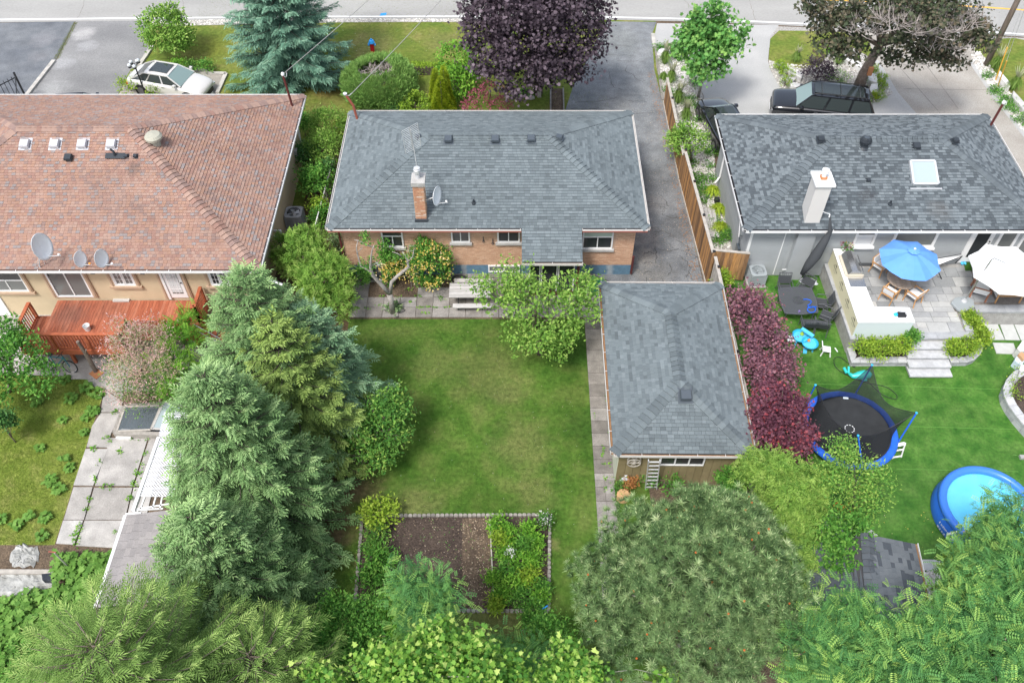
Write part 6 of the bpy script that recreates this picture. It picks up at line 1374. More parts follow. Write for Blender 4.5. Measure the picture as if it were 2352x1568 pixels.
def tussock(name, label, cat, x, y, h, r, m, n=260, plume=None, z=0.0, group=None, w=.03):
    t = thing(name, label, cat, (x, y, z), group=group); az = rng.uniform(0, 2*np.pi, n); tilt = rng.uniform(.05, 1, n)
    mb = MB()
    for i in range(n):
        o = Vector((math.cos(az[i]), math.sin(az[i]), 0)); rr = r*tilt[i]; hh = h*(1-.55*tilt[i]**2)*random.uniform(.8, 1.1); q = Vector((-o.y, o.x, 0))*w*.5; b = Vector((x, y, z))+o*.06
        mid = b+o*rr*.45+Vector((0, 0, hh*.85)); tip = b+o*rr+Vector((0, 0, hh*.8-(.3*h*tilt[i]))); tip.z = max(tip.z, z+.02)
        v = random.uniform(.1, .9); mb.face([b-q, b+q, mid+q*.8, mid-q*.8], v); mb.face([mid-q*.8, mid+q*.8, tip], v)
    mb.build('blades', m, t)
    if plume:
        pm = MB()
        for i in range(plume):
            a = random.uniform(0, 6.28); o = Vector((math.cos(a), math.sin(a), 0)); b = Vector((x, y, z+h*.8))+o*r*.2; tp = b+o*r*random.uniform(.1, .6)+Vector((0, 0, h*random.uniform(.25, .6))); q = Vector((-o.y, o.x, 0))*.018; pm.face([b-q*.4, b+q*.4, (b+tp)/2+q*1.6, tp, (b+tp)/2-q*1.6], random.random())
        pm.build('plumes', 'f_plume', t)
    return t
def bush(label, cx, cy, z, rpx, m, rz=None, tmpl=TL, size=.10, ncl=50, nlf=22, cr=.12, name='shrub', cat='shrub', group=None, up=.5, shell=.6, more=(), vb=(.1, .75, .12), tr=.025, warp=.14, low=-.3, z0=0):
    ells = [E(cx, cy, z, rpx, rz)]+[E(*q) for q in more]
    return broad(name, label, cat, ells, m, tmpl, size, ncl, nlf, cr, tr, 'bark', None, 8, group, shell, low, warp, 0, up, vb, .1)
def twigs(mb, c, r, n, l=.5, rad=.008, up=.6):
    for i in range(n):
        d = Vector((random.gauss(0, 1), random.gauss(0, 1), random.uniform(0, up)*2)).normalized(); p = Vector(c)+Vector((random.uniform(-r, r), random.uniform(-r, r), random.uniform(-.1, .1)))
        a = p+d*l*.5; mb.tube([p, a, a+(d+Vector((random.uniform(-.5, .5), random.uniform(-.5, .5), .3))).normalized()*l*.5], [rad*1.6, rad, rad*.4], 4)
        for k in range(3):
            e = d+Vector((random.uniform(-1, 1), random.uniform(-1, 1), random.uniform(-.3, 1))); mb.tube([a, a+e.normalized()*l*.35], [rad*.8, rad*.3], 3)
# --- front gardens ---
b = P(655, 235, .5); spruce('blue_spruce', 'tall blue spruce in the front yard between the two left roofs', b.x, b.y+2.9, 12.5, 3.45, 'f_teal', nb=260, z0=.3, sz=.42, group=None, pw=.75, density=.9)
broad('globe_tree', 'bright green globe tree at the corner of the left driveway', 'tree', [E(382, 70, 1.7, 52, 1.25)], 'f_lime', TL, .17, 150, 34, .2, .09, base=P(385, 118)[:2], shell=.75, low=-.7)
for (x, y, r, l, m) in ((410, 150, 14, 'low bright shrub behind the silver car', 'f_bright'), (440, 152, 11, 'small brownish shrub in the grass behind the silver car', 'f_apple'), (475, 152, 14, 'small round green shrub at the corner of the concrete pad', 'f_green'), (298, 198, 26, 'yellow green shrub left of the silver car', 'f_yellow'), (357, 212, 20, 'low pale shrub against the roof edge beside the silver car', 'f_yellow'), (395, 165, 12, 'tiny leafy plant along the left driveway curb', 'f_green')):
    bush(l, x, y, .35, r, m, size=.11, ncl=26, nlf=20, cr=.12)
t = thing('juniper', 'broad clipped juniper with a hollow of bare branches in its top', 'shrub', tuple(P(872, 215, 0)))
e = E(873, 192, .9, 79, 1.15); p, d, tip, cents = crown_pts([e], 1100, 10, .10, .93, .06, -.35); hole = ((p[:, 0]-e[0]+.1)**2/1.0**2+(p[:, 1]-e[1]+.1)**2/.8**2 < 1+.35*lowf(p, 5)) & (p[:, 2] > 1.0); p, d = p[~hole], d[~hole]
K = len(p); scatter('foliage', 'f_juniper', t, TS, p, d*.5+rdir(K)*.35+np.array([0, 0, .5]), d+rdir(K)*.4, .24*rng.uniform(.7, 1.3, K), .1+.7*rng.random(K)+.15*(d[:, 2] > .3))
mb = MB(); mb.tube([(e[0], e[1], 0), (e[0], e[1], 1.0)], [.15, .1], 7)
for i in range(16): a = i*.4; mb.tube([(e[0], e[1], .7), (e[0]+math.cos(a)*.7, e[1]+math.sin(a)*.6, 1.35+random.uniform(0, .2))], [.05, .025], 5)
mb.build('branches', 'bark', t); mb = MB(); twigs(mb, (e[0]-.1, e[1], 1.45), .85, 150, .45, .013); mb.build('dead_twigs', 'f_twigs', t)
foliage('inner_shoots', 'f_green', t, [(e[0], e[1], 1.35, .5, .4, .2)], TL, .12, 14, 12, .1)
broad('purple_maple', 'large dark purple maple in the front yard between the juniper and the driveway', 'tree', [E(1228, 95, 4.6, 152, 3.0), E(1150, 40, 6.2, 85, 1.8), E(1320, 30, 6.2, 80, 1.8), E(1200, 175, 2.8, 60, 1.0), E(1285, 165, 3.0, 55, 1.0), E(1220, 0, 7.4, 110, 1.6), E(1230, 110, 4.0, 95, 1.6)], 'f_purple', TLO, .155, 900, 32, .27, .2, 'bark_dark', base=P(1237, 214)[:2], shell=.72, low=-.35, vb=(.05, .8, .15))
broad('weeping_mulberry', 'weeping green tree beside the purple maple', 'tree', [E(1045, 148, 1.7, 42, 1.2), E(1052, 185, 1.0, 35, .9)], 'f_bright', TL, .16, 130, 26, .18, .08, base=P(1040, 222)[:2], shell=.8, low=-.7, droop=.7)
ap = []
for (x, y, h, r) in ((998, 158, 2.5, .42), (1011, 178, 2.45, .66), (1018, 151, 2.9, .48)): q = P(x, y, h); ap.append((q.x, q.y, h, r))
cone('golden_cypress', 'pointed golden green cypress clump in front of the blue grey roof', 'tree', ap, 'f_gold', 2600, .15)
bush('pale yellow green shrub left of the golden cypress', 955, 242, .6, 38, 'f_yellow', .6, size=.12, ncl=60)
t, c = bush('pink red japanese maple with open spreading branches', 1125, 205, 1.1, 20, 'f_pinkred', .35, TLO, .10, 60, 16, .13, 'japanese_maple', 'tree', more=((1085, 240, .8, 24, .25), (1148, 240, .9, 25, .3), (1100, 222, .9, 22, .3), (1165, 205, 1.0, 12, .2)))
bush('low dark shrub behind the yellow shrub', 905, 250, .4, 14, 'f_dark', .4, size=.1, ncl=20)
broad('norway_maple', 'young bright green maple standing on the edge of the pale driveway', 'tree', [E(1628, 108, 3.8, 62, 1.6), E(1630, 55, 5.1, 40, 1.1), E(1672, 90, 4.2, 38, .9), E(1590, 100, 3.9, 38, .9), E(1625, 160, 2.8, 38, .6)], 'f_maple_green', TLO, .19, 230, 24, .22, .075, 'bark_pale', base=P(1603, 224)[:2], shell=.45, low=-.6, split=.45)
broad('small_tree', 'bushy bright green small tree leaning over the driveway fence', 'tree', [E(1583, 325, 1.5, 38, .9), E(1560, 318, 1.3, 18, .4)], 'f_lime', TL, .14, 100, 24, .18, .06, base=P(1590, 372)[:2], shell=.4)
tb = P(1972, 202); els = [E(1935, 75, 5.2, 62, 1.3), E(1900, 30, 6.2, 45, .9), E(1995, 20, 7.0, 60, 1.0), E(2085, 45, 6.5, 80, 1.2), E(2190, 60, 6.2, 70, 1.2), E(2250, 80, 5.8, 40, .9), E(2110, 110, 4.6, 55, .8), E(2040, 130, 3.9, 30, .4), E(2180, 125, 4.2, 45, .6), E(1945, 110, 4.4, 40, .7), E(1860, 5, 7.0, 35, .6), E(2130, 0, 8.0, 90, 1.0)]
t = thing('bronze_maple', 'big bronze leaved maple with grey dead twigs beside the black suv', 'tree', tuple(tb)); cents = foliage('crown', 'f_bronze', t, els, TLO, .16, 640, 22, .24, .35, .2, -.8)
mb = MB(); mb.tube([tb-V((0, 0, .1)), tb+V((.05, .1, .9)), tb+V((.3, .2, 1.9)), tb+V((.5, .3, 2.5))], [.34, .27, .25, .22], 10); fk = tb+V((.5, .3, 2.5))
for (q, r_) in ((P(1940, 90, 4.8), .15), (P(2000, 30, 6.8), .15), (P(2095, 55, 6.3), .16), (P(2200, 70, 6.0), .13), (P(2120, 105, 4.7), .1), (P(2060, 10, 8), .1)): m1 = fk.lerp(q, .5)+V((0, 0, .3)); mb.tube([fk, m1, q], [r_, r_*.7, r_*.35], 7)
for i in rng.choice(len(cents), 60, replace=False): c_ = Vector(cents[i]); o = min([Vector(e_[:3]) for e_ in els], key=lambda z: (z-c_).length); mb.tube([o-V((0, 0, .5)), o.lerp(c_, .6), c_], [.05, .03, .01], 4)
mb.build('trunk', 'bark', t, smooth=True); box(tb.x+.10, tb.x+.34, tb.y-.34, tb.y-.2, 1.0, 1.5).build('bark_wound', 'bark_wound', t)
mb = MB()
for (x, y, z, n) in ((2130, 60, 7.2, 90), (2060, 50, 7.4, 50), (2200, 50, 7.0, 70), (1990, 60, 6.4, 50), (2160, 100, 5.6, 50)): twigs(mb, P(x, y, z), .9, n, .9, .013, .9)
mb.build('dead_twigs', 'f_twigs', t)
for k, (x, y, r, m, l) in enumerate([(105, 600, 10, 'f_yellow', 'topmost little box shrub on the left rim of the island bed'), (135, 645, 10, 'f_yellow', 'second little box shrub on the left rim of the island bed'), (175, 675, 14, 'f_yellow', 'widest little box shrub by the left white stone'), (160, 760, 12, 'f_yellow', 'lowest little box shrub left of the lower white stone'),
    (590, 475, 10, 'f_green', 'small green shrub under the bronze maple crown'), (975, 645, 7, 'f_yellow', 'tiny shrub right of the bronze maple trunk'), (1040, 720, 8, 'f_yellow', 'golden shrub on the right rim of the island bed, upper'), (1042, 785, 9, 'f_yellow', 'golden shrub on the right rim of the island bed, middle'), (1020, 870, 10, 'f_yellow', 'golden shrub on the right rim of the island bed, lower'), (962, 900, 7, 'f_gold', 'last little shrub behind the black suv tail')]):
    bush(l, 1764+x/4, y/4, .25, r*1.25, m, .28, size=.08, ncl=22, nlf=18, cr=.08, group='little shrubs around the island bed')
bush('dark purple smoke bush in the island bed', 1764+470/4, 650/4, .7, 32, 'f_purple', .7, size=.13, ncl=60, nlf=22, cr=.16, vb=(.2, .8, .12)); bush('mixed green perennials in the middle of the island bed', 1764+650/4, 700/4, .2, 26, 'f_apple', .2, size=.08, ncl=30)
bush('low silver green ground cover round the bronze maple trunk', 1764+930/4, 740/4, .12, 20, 'f_juniper', .12, size=.08, ncl=26, nlf=16)
gi = 0
for (tx, x, y, h, r, pl_, l) in ((1764, 250, 570, .8, .45, 16, 'feather grass on the island lawn edge'), (1764, 640, 590, .8, .4, 14, 'feather grass behind the purple smoke bush'), (1764, 800, 590, .7, .35, 10, 'feather grass left of the bronze maple trunk'), (1764, 2080, 640, 1.1, .6, 30, 'plumed grass at the foot of the utility pole'), (1764, 2240, 830, 1.1, .6, 30, 'plumed grass between the white retaining stones'),
    (1176, 1400, 590, 1.1, .55, 34, 'tallest plumed grass beside the pale boulder'), (1176, 1385, 735, .6, .35, 0, 'low green grass clump above the fence end'), (1176, 1455, 760, 1.0, .5, 30, 'plumed grass at the upper end of the wood fence'), (1176, 1520, 950, 1.1, .6, 34, 'plumed grass behind the second fence panel'), (1176, 1590, 1100, 1.0, .5, 40, 'pale plumed grass above the bushy small tree')):
    q = P(tx+x/4, y/4); tussock('ornamental_grass', l, 'grass clump', q.x, q.y, h, r, 'f_grass', 240, pl_, group='plumed grasses')
for x, y, l in ((1835, 215, 'golden grass clump nearest the downspout'), (1893, 380, 'golden grass clump below the black lamp box'), (1908, 550, 'golden grass clump next to the gas meter')): q = P(1176+x/4, 392+y/4); tussock('golden_grass', l, 'grass clump', q.x, q.y, .55, .62, 'f_hakone', 300, group='golden grasses by the grey wall')
els = [E(1176+x/4, y/4, .1, r, .22) for x, y, r in ((1400, 450, 22), (1530, 500, 20), (1580, 560, 14), (1650, 660, 9), (1670, 770, 9), (1640, 930, 16), (1720, 1000, 14), (1720, 1110, 12), (1560, 1180, 12), (1440, 840, 10), (1790, 1260, 12), (1840, 1400, 16), (1640, 1500, 12), (1800, 1530, 8))]+[E(1176+x/4, 392+y/4, .1, r, .2) for x, y, r in ((1700, 90, 22), (1740, 180, 14), (1760, 260, 12), (1820, 80, 12), (1870, 470, 12), (1930, 600, 16), (1880, 640, 12))]
t = thing('ground_cover', 'green ground cover creeping over the gravel bed beside the wood fence', 'ground cover', els[0][:2]+(0,)); t['kind'] = 'stuff'; foliage('leaves', 'f_green', t, els, TL, .09, 420, 18, .13, .4)
foliage('pale_leaves', 'f_grass', t, els[3:], TL, .08, 160, 12, .2, .6)
els = [E(1764+x/4, y/4, .1, r, .18) for x, y, r in ((2090, 830, 14), (2180, 930, 18), (2230, 1000, 12), (2020, 700, 10), (2330, 1100, 16))]
t = thing('ground_cover', 'green ground cover in the gravel strip along the aggregate driveway', 'ground cover', els[0][:2]+(0,)); t['kind'] = 'stuff'; foliage('leaves', 'f_green', t, els, TL, .09, 140, 18, .13, .4)
q = P(588+1910/4+290, 100)
t = thing('clipped_hedge', 'low flat clipped hedge across the front lawn behind the juniper', 'hedge', tuple(P(1000, 165))); a, b_ = P(945, 163, .3), P(1170, 163, .3)
k = 3200; xx = rng.uniform(a.x, b_.x, k); pos = np.stack([xx, a.y+.25+rng.uniform(-.3, .3, k), rng.uniform(.03, .62, k)], 1); foam = np.abs(pos[:, 1]-a.y-.25) > .2; pos[~foam, 2] = rng.uniform(.5, .62, (~foam).sum())
scatter('foliage', 'f_yellow', t, TL, pos, rdir(k)+np.array([0, 0, .3]), rdir(k)*.5+np.array([0, -.3, .9]), .10*rng.uniform(.7, 1.2, k), .1+.7*rng.random(k)*(pos[:, 2] > .45)); box(a.x, b_.x, a.y+.02, a.y+.48, 0, .5).build('stems', 'bark_dark', t)
q = P(1176+120/4, 880/4); tussock('lily', 'strap leaved lily clump under the purple maple', 'plant', q.x, q.y, .5, .65, 'f_green', 90, w=.07)
# --- between left and middle houses ---
for (x, y, z, r, rz, m, l, nc) in ((753, 290, 1.2, 40, 1.0, 'f_lime', 'feathery light green shrub nearest the juniper side', 120), (748, 345, 1.3, 42, .9, 'f_lime', 'light green shrub beside the middle roof edge', 110), (697, 285, .8, 17, .8, 'f_green', 'narrow green shrub at the front corner of the cream wall', 40), (708, 355, 1.1, 24, .6, 'f_dark', 'dark leaved shrub leaning on the cream wall', 70), (724, 418, 1.2, 34, .8, 'f_green', 'large leaved green shrub above the dark air conditioner', 110), (740, 500, .7, 20, .6, 'f_green', 'green climber at the end of the wire fence', 45), (732, 478, .8, 15, .5, 'f_yellow', 'yellow green climber on the wire fence', 30), (756, 400, .8, 14, .8, 'f_dark', 'dark ivy along the wire fence', 50), (790, 300, .6, 14, .4, 'f_yellow', 'small yellowing shrub at the corner of the blue grey roof', 24), (778, 545, .5, 16, .3, 'f_hosta', 'pale edged shrub at the corner of the brick wall', 24)):
    bush(l, x, y, z, r, m, rz, TLN if m == 'f_lime' else TL, .13, nc, 24, .17, group='shrubs between the left and middle houses')
bush('variegated white edged shrub against the side of the brick wall', 783, 570, .6, 20, 'f_hosta', .55, TL, .13, 40, 20, .12)
ap = []
broad('yellow_cedar', 'big yellow green cedar between the cream wall and the patio', 'shrub', [E(695, 590, 1.6, 50, 1.1), E(740, 640, 1.7, 54, 1.0), E(768, 695, 1.2, 38, .8), E(665, 580, 1.2, 32, .8), E(715, 560, 2.0, 30, .7)], 'f_lime', TS, .24, 330, 16, .16, .1, base=P(735, 690)[:2], shell=.8, up=.2, vb=(.15, .65, .15))
bush('round box shrub on the patio edge by the air conditioner', 829, 636, .45, 21, 'f_green', .4, size=.08, ncl=70, nlf=22, cr=.09, shell=.85, more=((840, 622, .7, 14, .3),)); bush('small round box shrub under the bare pruned tree', 892, 645, .35, 12, 'f_green', .3, size=.07, ncl=40, nlf=18, cr=.07, shell=.85)
for (x, y, z, r, rz, l) in ((985, 600, 1.15, 44, 1.15, 'large honeysuckle bush covered with yellow flowers against the brick wall'), (904, 600, .9, 18, .6, 'small honeysuckle bush with yellow flowers behind the pruned tree')):
    q = P(x, y, z); q.y = min(q.y, 27.75); t, c = broad('honeysuckle', l, 'shrub', [E(x, y+8, z, r, rz), E(x-18, y-20, 1.9, r*.5, .6)], 'f_green', TL, .12, int(r*4.5), 26, .14, .04, shell=.8, low=-.6)
    e = E(x, y+4, z, r*1.02, rz*1.05); foliage('flowers', 'f_flower_y', t, [(q.x, q.y, e[2], e[3]*1.1, e[4]*1.1, e[5]*1.1)], TL, .10, int(r*2.2), 9, .13, 1.0, .1, -.1)
# bare pruned tree on the patio
TY = 26.15; base = QY(1, 1, 1248, 1265, TY); t = thing('pruned_tree', 'bare pruned little tree with forked crooked limbs growing from the patio', 'tree', (base.x, base.y, 0)); mb = MB()
def pt(pts, rr, dy=0): mb.tube([QY(1, 1, a_, b_, TY)+V((0, dy*i, 0)) for i, (a_, b_) in enumerate(pts)], rr, 7)
mb.tube([V((base.x, base.y, 0)), QY(1, 1, 1242, 1200, TY), QY(1, 1, 1225, 1130, TY)], [.13, .115, .13], 9)
pt([(1225, 1130), (1170, 1060), (1075, 945), (1055, 870), (1060, 780), (1070, 700), (1090, 640)], [.11, .09, .08, .055, .04, .03, .02], -.05); pt([(1232, 1130), (1245, 1030), (1300, 985), (1400, 910), (1385, 850), (1340, 790)], [.1, .08, .075, .06, .045, .025], .06)
pt([(1075, 945), (1045, 925), (960, 880), (935, 790), (920, 720), (935, 650)], [.06, .05, .035, .03, .025, .015], .02); pt([(1070, 700), (1000, 680), (960, 650), (905, 635)], [.03, .025, .02, .012]); pt([(1340, 790), (1300, 760), (1250, 745)], [.025, .018, .012]); pt([(1385, 850), (1440, 790), (1450, 720)], [.03, .02, .012]); pt([(925, 760), (970, 715), (980, 700)], [.02, .015, .01])
mb.build('trunk', 'bark_pale', t, smooth=True)
for (x, y, r) in ((1010, 650, .18), (1075, 840, .22), (1005, 870, .22), (1310, 800, .25), (1000, 600, .1)): q = QY(1, 1, x, y, TY); foliage('leaf_cluster', 'f_apple', t, [(q.x, q.y, q.z, r, r, r)], TL, .11, 7, 9, .09)
bush('hosta and small flowers in a ring at the foot of the pruned tree', 905, 708, .1, 11, 'f_hosta', .15, TL, .2, 12, 10, .12)
# --- spruce row ---
spruce('spruce', 'grey green spruce at the top of the row beside the left house', -8.7, 19.9, 8.9, 3.4, 'f_spruce_blue', 220, z0=.8, sz=.34)
spruce('spruce', 'yellowish green spruce in the middle of the row', -7.85, 18.9, 7.7, 2.7, 'f_spruce_yel', 190, z0=.8, sz=.34)
spruce('spruce', 'blue green spruce leaning over the lawn beside the yellow cedar', -7.2, 20.4, 6.6, 2.5, 'f_spruce_teal', 170, z0=.4, sz=.34)
spruce('spruce', 'largest pale green spruce low in the row above the shingled shed', -9.0, 15.7, 9.0, 3.3, 'f_spruce_blue', 300, z0=.4, sz=.36)
spruce('spruce', 'dark green spruce at the lower end of the row', -9.0, 12.1, 7.2, 2.9, 'f_spruce_blue', 220, z0=.4, sz=.35)
q = P(165, 1345, 10.6); q2 = P(250, 1445, 9.0)
spruce('norway_spruce', 'near spruce with long upturned shoots at the bottom left corner', q2.x, q2.y-.6, 9.7, 3.7, 'f_norway', 150, tm=TN, z0=3.5, sz=.36, group='near spruces', pw=.62, upsweep=.22, bark='bark')
q = P(560, 1440, 7.6); spruce('norway_spruce', 'near spruce rising between the corner spruce and the row', q.x, q.y-.4, 7.0, 2.7, 'f_norway', 120, tm=TN, z0=2.0, sz=.34, group='near spruces', pw=.65, upsweep=.3, bark='bark')
# --- lawn trees ---
t, c = broad('apple_tree', 'leafy young fruit tree on the left side of the lawn', 'tree', [E(885, 965, 2.0, 62, .95), E(840, 1000, 1.7, 52, .8), E(800, 985, 1.4, 40, .6), E(835, 905, 1.6, 25, .4), E(870, 1045, 1.2, 34, .5), E(905, 925, 2.1, 40, .5)], 'f_apple', TL, .13, 330, 22, .2, .09, base=P(828, 1052)[:2], shell=.35, low=-.7, warp=.22)
mb = MB(); twigs(mb, P(838, 1045, .9), .3, 26, .5, .012); mb.build('dead_twigs', 'f_twigs', t)
broad('plum_tree', 'light green plum tree spreading over the patio beside the garage', 'tree', [E(1225, 700, 3.0, 85, 1.1), E(1150, 670, 2.7, 60, .8), E(1310, 690, 3.0, 62, .9), E(1245, 775, 2.2, 62, .8), E(1190, 640, 3.2, 50, .6), E(1335, 650, 3.2, 38, .5), E(1180, 760, 2.1, 30, .5), E(1300, 770, 2.1, 38, .6), E(1345, 700, 2.8, 35, .4), E(1100, 655, 2.8, 32, .4), E(1190, 800, 1.9, 18, .5), E(1275, 815, 1.9, 18, .5)], 'f_lime', TL, .15, 400, 18, .17, .12, base=P(1240, 812)[:2], shell=.3, low=-.75, warp=.32, vb=(.05, .9, .15))
# --- red maples beside the garage ---
broad('red_maple', 'faded plum coloured maple at the upper end beside the garage roof', 'tree', [E(1730, 730, 2.2, 52, 1.0), E(1765, 800, 2.3, 55, 1.0), E(1710, 690, 2.0, 36, .7), E(1790, 855, 1.9, 42, .8), E(1740, 860, 2.0, 40, .8)], 'f_red2', TLO, .095, 330, 32, .17, .09, base=P(1730, 900)[:2], shell=.4, low=-.5, warp=.34, group='red leaved maples beside the garage')
broad('red_maple', 'deep crimson maple touching the trampoline', 'tree', [E(1795, 945, 2.3, 58, .95), E(1760, 985, 2.2, 48, .9), E(1825, 1000, 1.9, 45, .7), E(1800, 1035, 1.6, 40, .6), E(1770, 915, 2.2, 40, .7)], 'f_red', TLO, .095, 380, 34, .17, .09, base=P(1755, 1090)[:2], shell=.4, low=-.5, warp=.34, group='red leaved maples beside the garage')
bush('lime green climber at the upper garage corner by the gate', 1660, 650, .7, 14, 'f_yellow', .8, size=.12, ncl=30); bush('dark green fern bush at the lower right garage corner', 1682, 1100, .8, 30, 'f_green', .7, size=.12, ncl=70); bush('small green bush right of the aluminium ladder', 1545, 1115, .5, 16, 'f_green', .5, size=.1, ncl=30, more=((1495, 1100, .5, 12, .5), (1468, 1090, .4, 10, .4)))
broad('cedar', 'yellow green cedar between the pine and the trampoline', 'tree', [E(1770, 1100, 2.3, 52, 1.1), E(1815, 1165, 2.1, 55, 1.1), E(1815, 1250, 1.8, 48, 1.0), E(1830, 1310, 1.4, 38, .9), E(1735, 1080, 2.2, 30, .8), E(1850, 1120, 2.2, 38, .8)], 'f_cedar', TS, .25, 430, 16, .17, .1, base=P(1800, 1300)[:2], shell=.8, up=.2, vb=(.12, .65, .15))
broad('serviceberry', 'airy light green tree in front of the trampoline', 'tree', [E(1960, 1080, 3.2, 55, .8), E(1935, 1035, 3.6, 32, .6), E(2010, 1110, 2.9, 42, .6), E(1915, 1130, 2.6, 48, .7), E(1985, 1160, 2.2, 40, .6), E(1890, 1090, 2.8, 32, .6)], 'f_apple', TL, .10, 420, 15, .17, .06, base=P(1960, 1240)[:2], shell=.3, low=-.8, vb=(.35, .65, .1))
broad('dark_shrub', 'dark green shrub beside the corner shed roof', 'shrub', [E(1935, 1230, 2.2, 52, .9), E(1920, 1300, 1.8, 52, .9), E(1975, 1290, 1.9, 40, .7), E(1945, 1350, 1.3, 38, .6)], 'f_green', TL, .14, 380, 24, .18, .05, shell=.6, low=-.6, vb=(.05, .85, .15))
# --- pine ---
pe = [E(1595, 1350, 4.8, 230, 2.3, 2.6), E(1610, 1210, 5.9, 95, 1.1), E(1690, 1260, 5.4, 120, 1.3), E(1440, 1350, 4.2, 120, 1.3), E(1730, 1420, 4.8, 110, 1.4), E(1560, 1490, 4.6, 200, 1.6)]
t = thing('pine', 'large pine with orange cones at the bottom right of the lawn', 'tree', (P(1600, 1390, 3)[0], P(1600, 1390, 3)[1], 0))
p, d, tip, cents = crown_pts(pe, 6800, 1, .05, .62, .3, -.3); kp = (lowf(p, 2.4)+rng.normal(0, .1, len(p))) < .66; p, d = p[kp], d[kp]; K = len(p); cl = lowf(p, 2.5)*.1
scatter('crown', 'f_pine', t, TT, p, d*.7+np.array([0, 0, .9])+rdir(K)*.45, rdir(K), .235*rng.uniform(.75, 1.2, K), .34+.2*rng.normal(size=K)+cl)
ii = rng.choice(K, 150, replace=False); mb = MB()
for i in ii: mb.lathe([(.001, -.035), (.035, -.01), (.03, .02), (.001, .05)], tuple(p[i]+d[i]*.04+np.array([0, 0, .03])), 5)
mb.build('cones', 'f_pine_cone', t, kind='stuff'); mb = MB(); b0 = t.location; limbs(mb, (b0.x, b0.y, -.1), (b0.x+.1, b0.y+.6, 5.2), cents*.82+np.array([b0.x, b0.y, 4.0])*.18, .17, 90, split=.2); mb.build('trunk', 'bark_pale', t, smooth=True)
# --- vegetable garden ---
bush('yellowing shrub at the upper left corner of the garden bed', 870, 1180, .5, 34, 'f_yellow', .5, TL, .12, 60, 18, .16, vb=(.3, .7, .1)); bush('grey green drooping herb at the left edge of the garden bed', 862, 1228, .35, 23, 'f_apple', .35, TLN, .10, 40, 20, .12); bush('tiny round plant on the left edging of the garden bed', 845, 1257, .2, 9, 'f_green', .15, size=.07, ncl=14)
bush('dark green peony clump at the left of the garden bed', 868, 1292, .4, 30, 'f_green', .45, TLN, .17, 80, 18, .16, more=((848, 1325, .35, 28, .4), (880, 1330, .3, 22, .35)))
GL = ['topmost left garden plant beside the divider board', 'tall bright plant second along the top of the planted strip', 'yellowish plant by the divider board near the top', 'deep green plant below the daisies', 'bright plant at the right edging below the daisies', 'bright plant just below the small white flowers', 'dark plant left of centre by the divider', 'wide yellow green plant in the middle right of the strip', 'bright wide plant left in the lower half', 'green plant touching the right edging half way down', 'broad leaved green plant near the lower edging', 'green plant at the lower right corner of the bed', 'bright plant at the lower left of the strip', 'small bright plant left of the white flowers', 'bright plant between the top plants and the daisies', 'bright plant at the right edging near the lower corner', 'little bright plant under the daisies', 'smallest bright plant hugging the divider board', 'leafy plant spilling over the lower edging', 'tiny yellow plant at the foot of the divider board']
for i, (x, y, r, m) in enumerate(((1145, 1205, 18, 'f_bright'), (1175, 1235, 20, 'f_bright'), (1150, 1240, 14, 'f_yellow'), (1205, 1255, 18, 'f_green'), (1225, 1285, 18, 'f_bright'), (1190, 1290, 22, 'f_bright'), (1165, 1310, 16, 'f_green'), (1215, 1325, 22, 'f_yellow'), (1180, 1345, 20, 'f_bright'), (1240, 1345, 14, 'f_green'), (1200, 1375, 22, 'f_green'), (1225, 1400, 18, 'f_green'), (1150, 1370, 14, 'f_bright'), (1160, 1275, 12, 'f_bright'), (1215, 1220, 14, 'f_bright'), (1243, 1375, 12, 'f_bright'), (1230, 1245, 12, 'f_bright'), (1134, 1330, 9, 'f_bright'), (1217, 1425, 14, 'f_green'), (1138, 1390, 9, 'f_yellow'))):
    bush(GL[i], x, y, .3, r, m, .35, TLN, .12, 28, 20, .11, 'garden_plant', 'plant', group='green garden plants in the vegetable bed')
t, c = bush('white daisies at the upper right corner of the garden bed', 1251, 1198, .35, 15, 'f_green', .35, TLN, .10, 24, 16, .1, 'daisies', 'flowers'); foliage('flowers', 'f_flower_w', t, [E(1252, 1190, .6, 15, .2)], TL, .07, 26, 4, .06)
t, c = bush('clump of small white flowers among the garden plants', 1172, 1272, .45, 8, 'f_green', .25, TLN, .08, 10, 14, .06, 'white_flowers', 'flowers'); foliage('flowers', 'f_flower_w', t, [E(1172, 1268, .7, 9, .1)], TL, .06, 18, 4, .05)
bush('orange withered plant in the bare soil', 1119-0, 1320, .05, 6, 'f_dead', .06, TLN, .08, 8, 10, .05) if False else None
t = thing('withered_plant', 'little orange withered plant in the bare soil', 'plant', tuple(P(1120, 1322))) if False else None
# --- bottom shrubs and near trees ---
broad('round_leaf_shrub', 'dense round leaved green shrub at the bottom left of the garden bed', 'shrub', [E(800, 1465, 2.6, 80, .9), E(870, 1425, 2.3, 50, .7), E(720, 1505, 2.8, 70, .9), E(860, 1500, 2.8, 90, 1.0), E(770, 1400, 2.2, 30, .6), E(1260, 1480, 1.6, 60, .8)], 'f_green', TL, .10, 900, 22, .17, .08, shell=.7, low=-.3)
broad('ash_shrub', 'bright green shrub right of the round leaved shrub', 'shrub', [E(945, 1410, 2.4, 55, .8), E(930, 1460, 2.6, 60, .8)], 'f_bright', TF, .26, 150, 10, .2, .05, shell=.6, low=-.3)
def locust(label, els, n, base, sz=.33, m='f_locust', nm='locust_tree', tr=.14, group='locust trees along the bottom edge', vb=(.05, .7, .22)):
    t, c = broad(nm, label, 'tree', els, m, TF, sz, n*2//3, 9, .26, tr, 'bark', base, 26, group, .5, -.35, .28, .25, .6, vb); foliage('young_fronds', m, t, els, TF2, sz*.75, n//2, 8, .3, .3, .3, -.4, .4, .1, (0, .7, .1)); return t
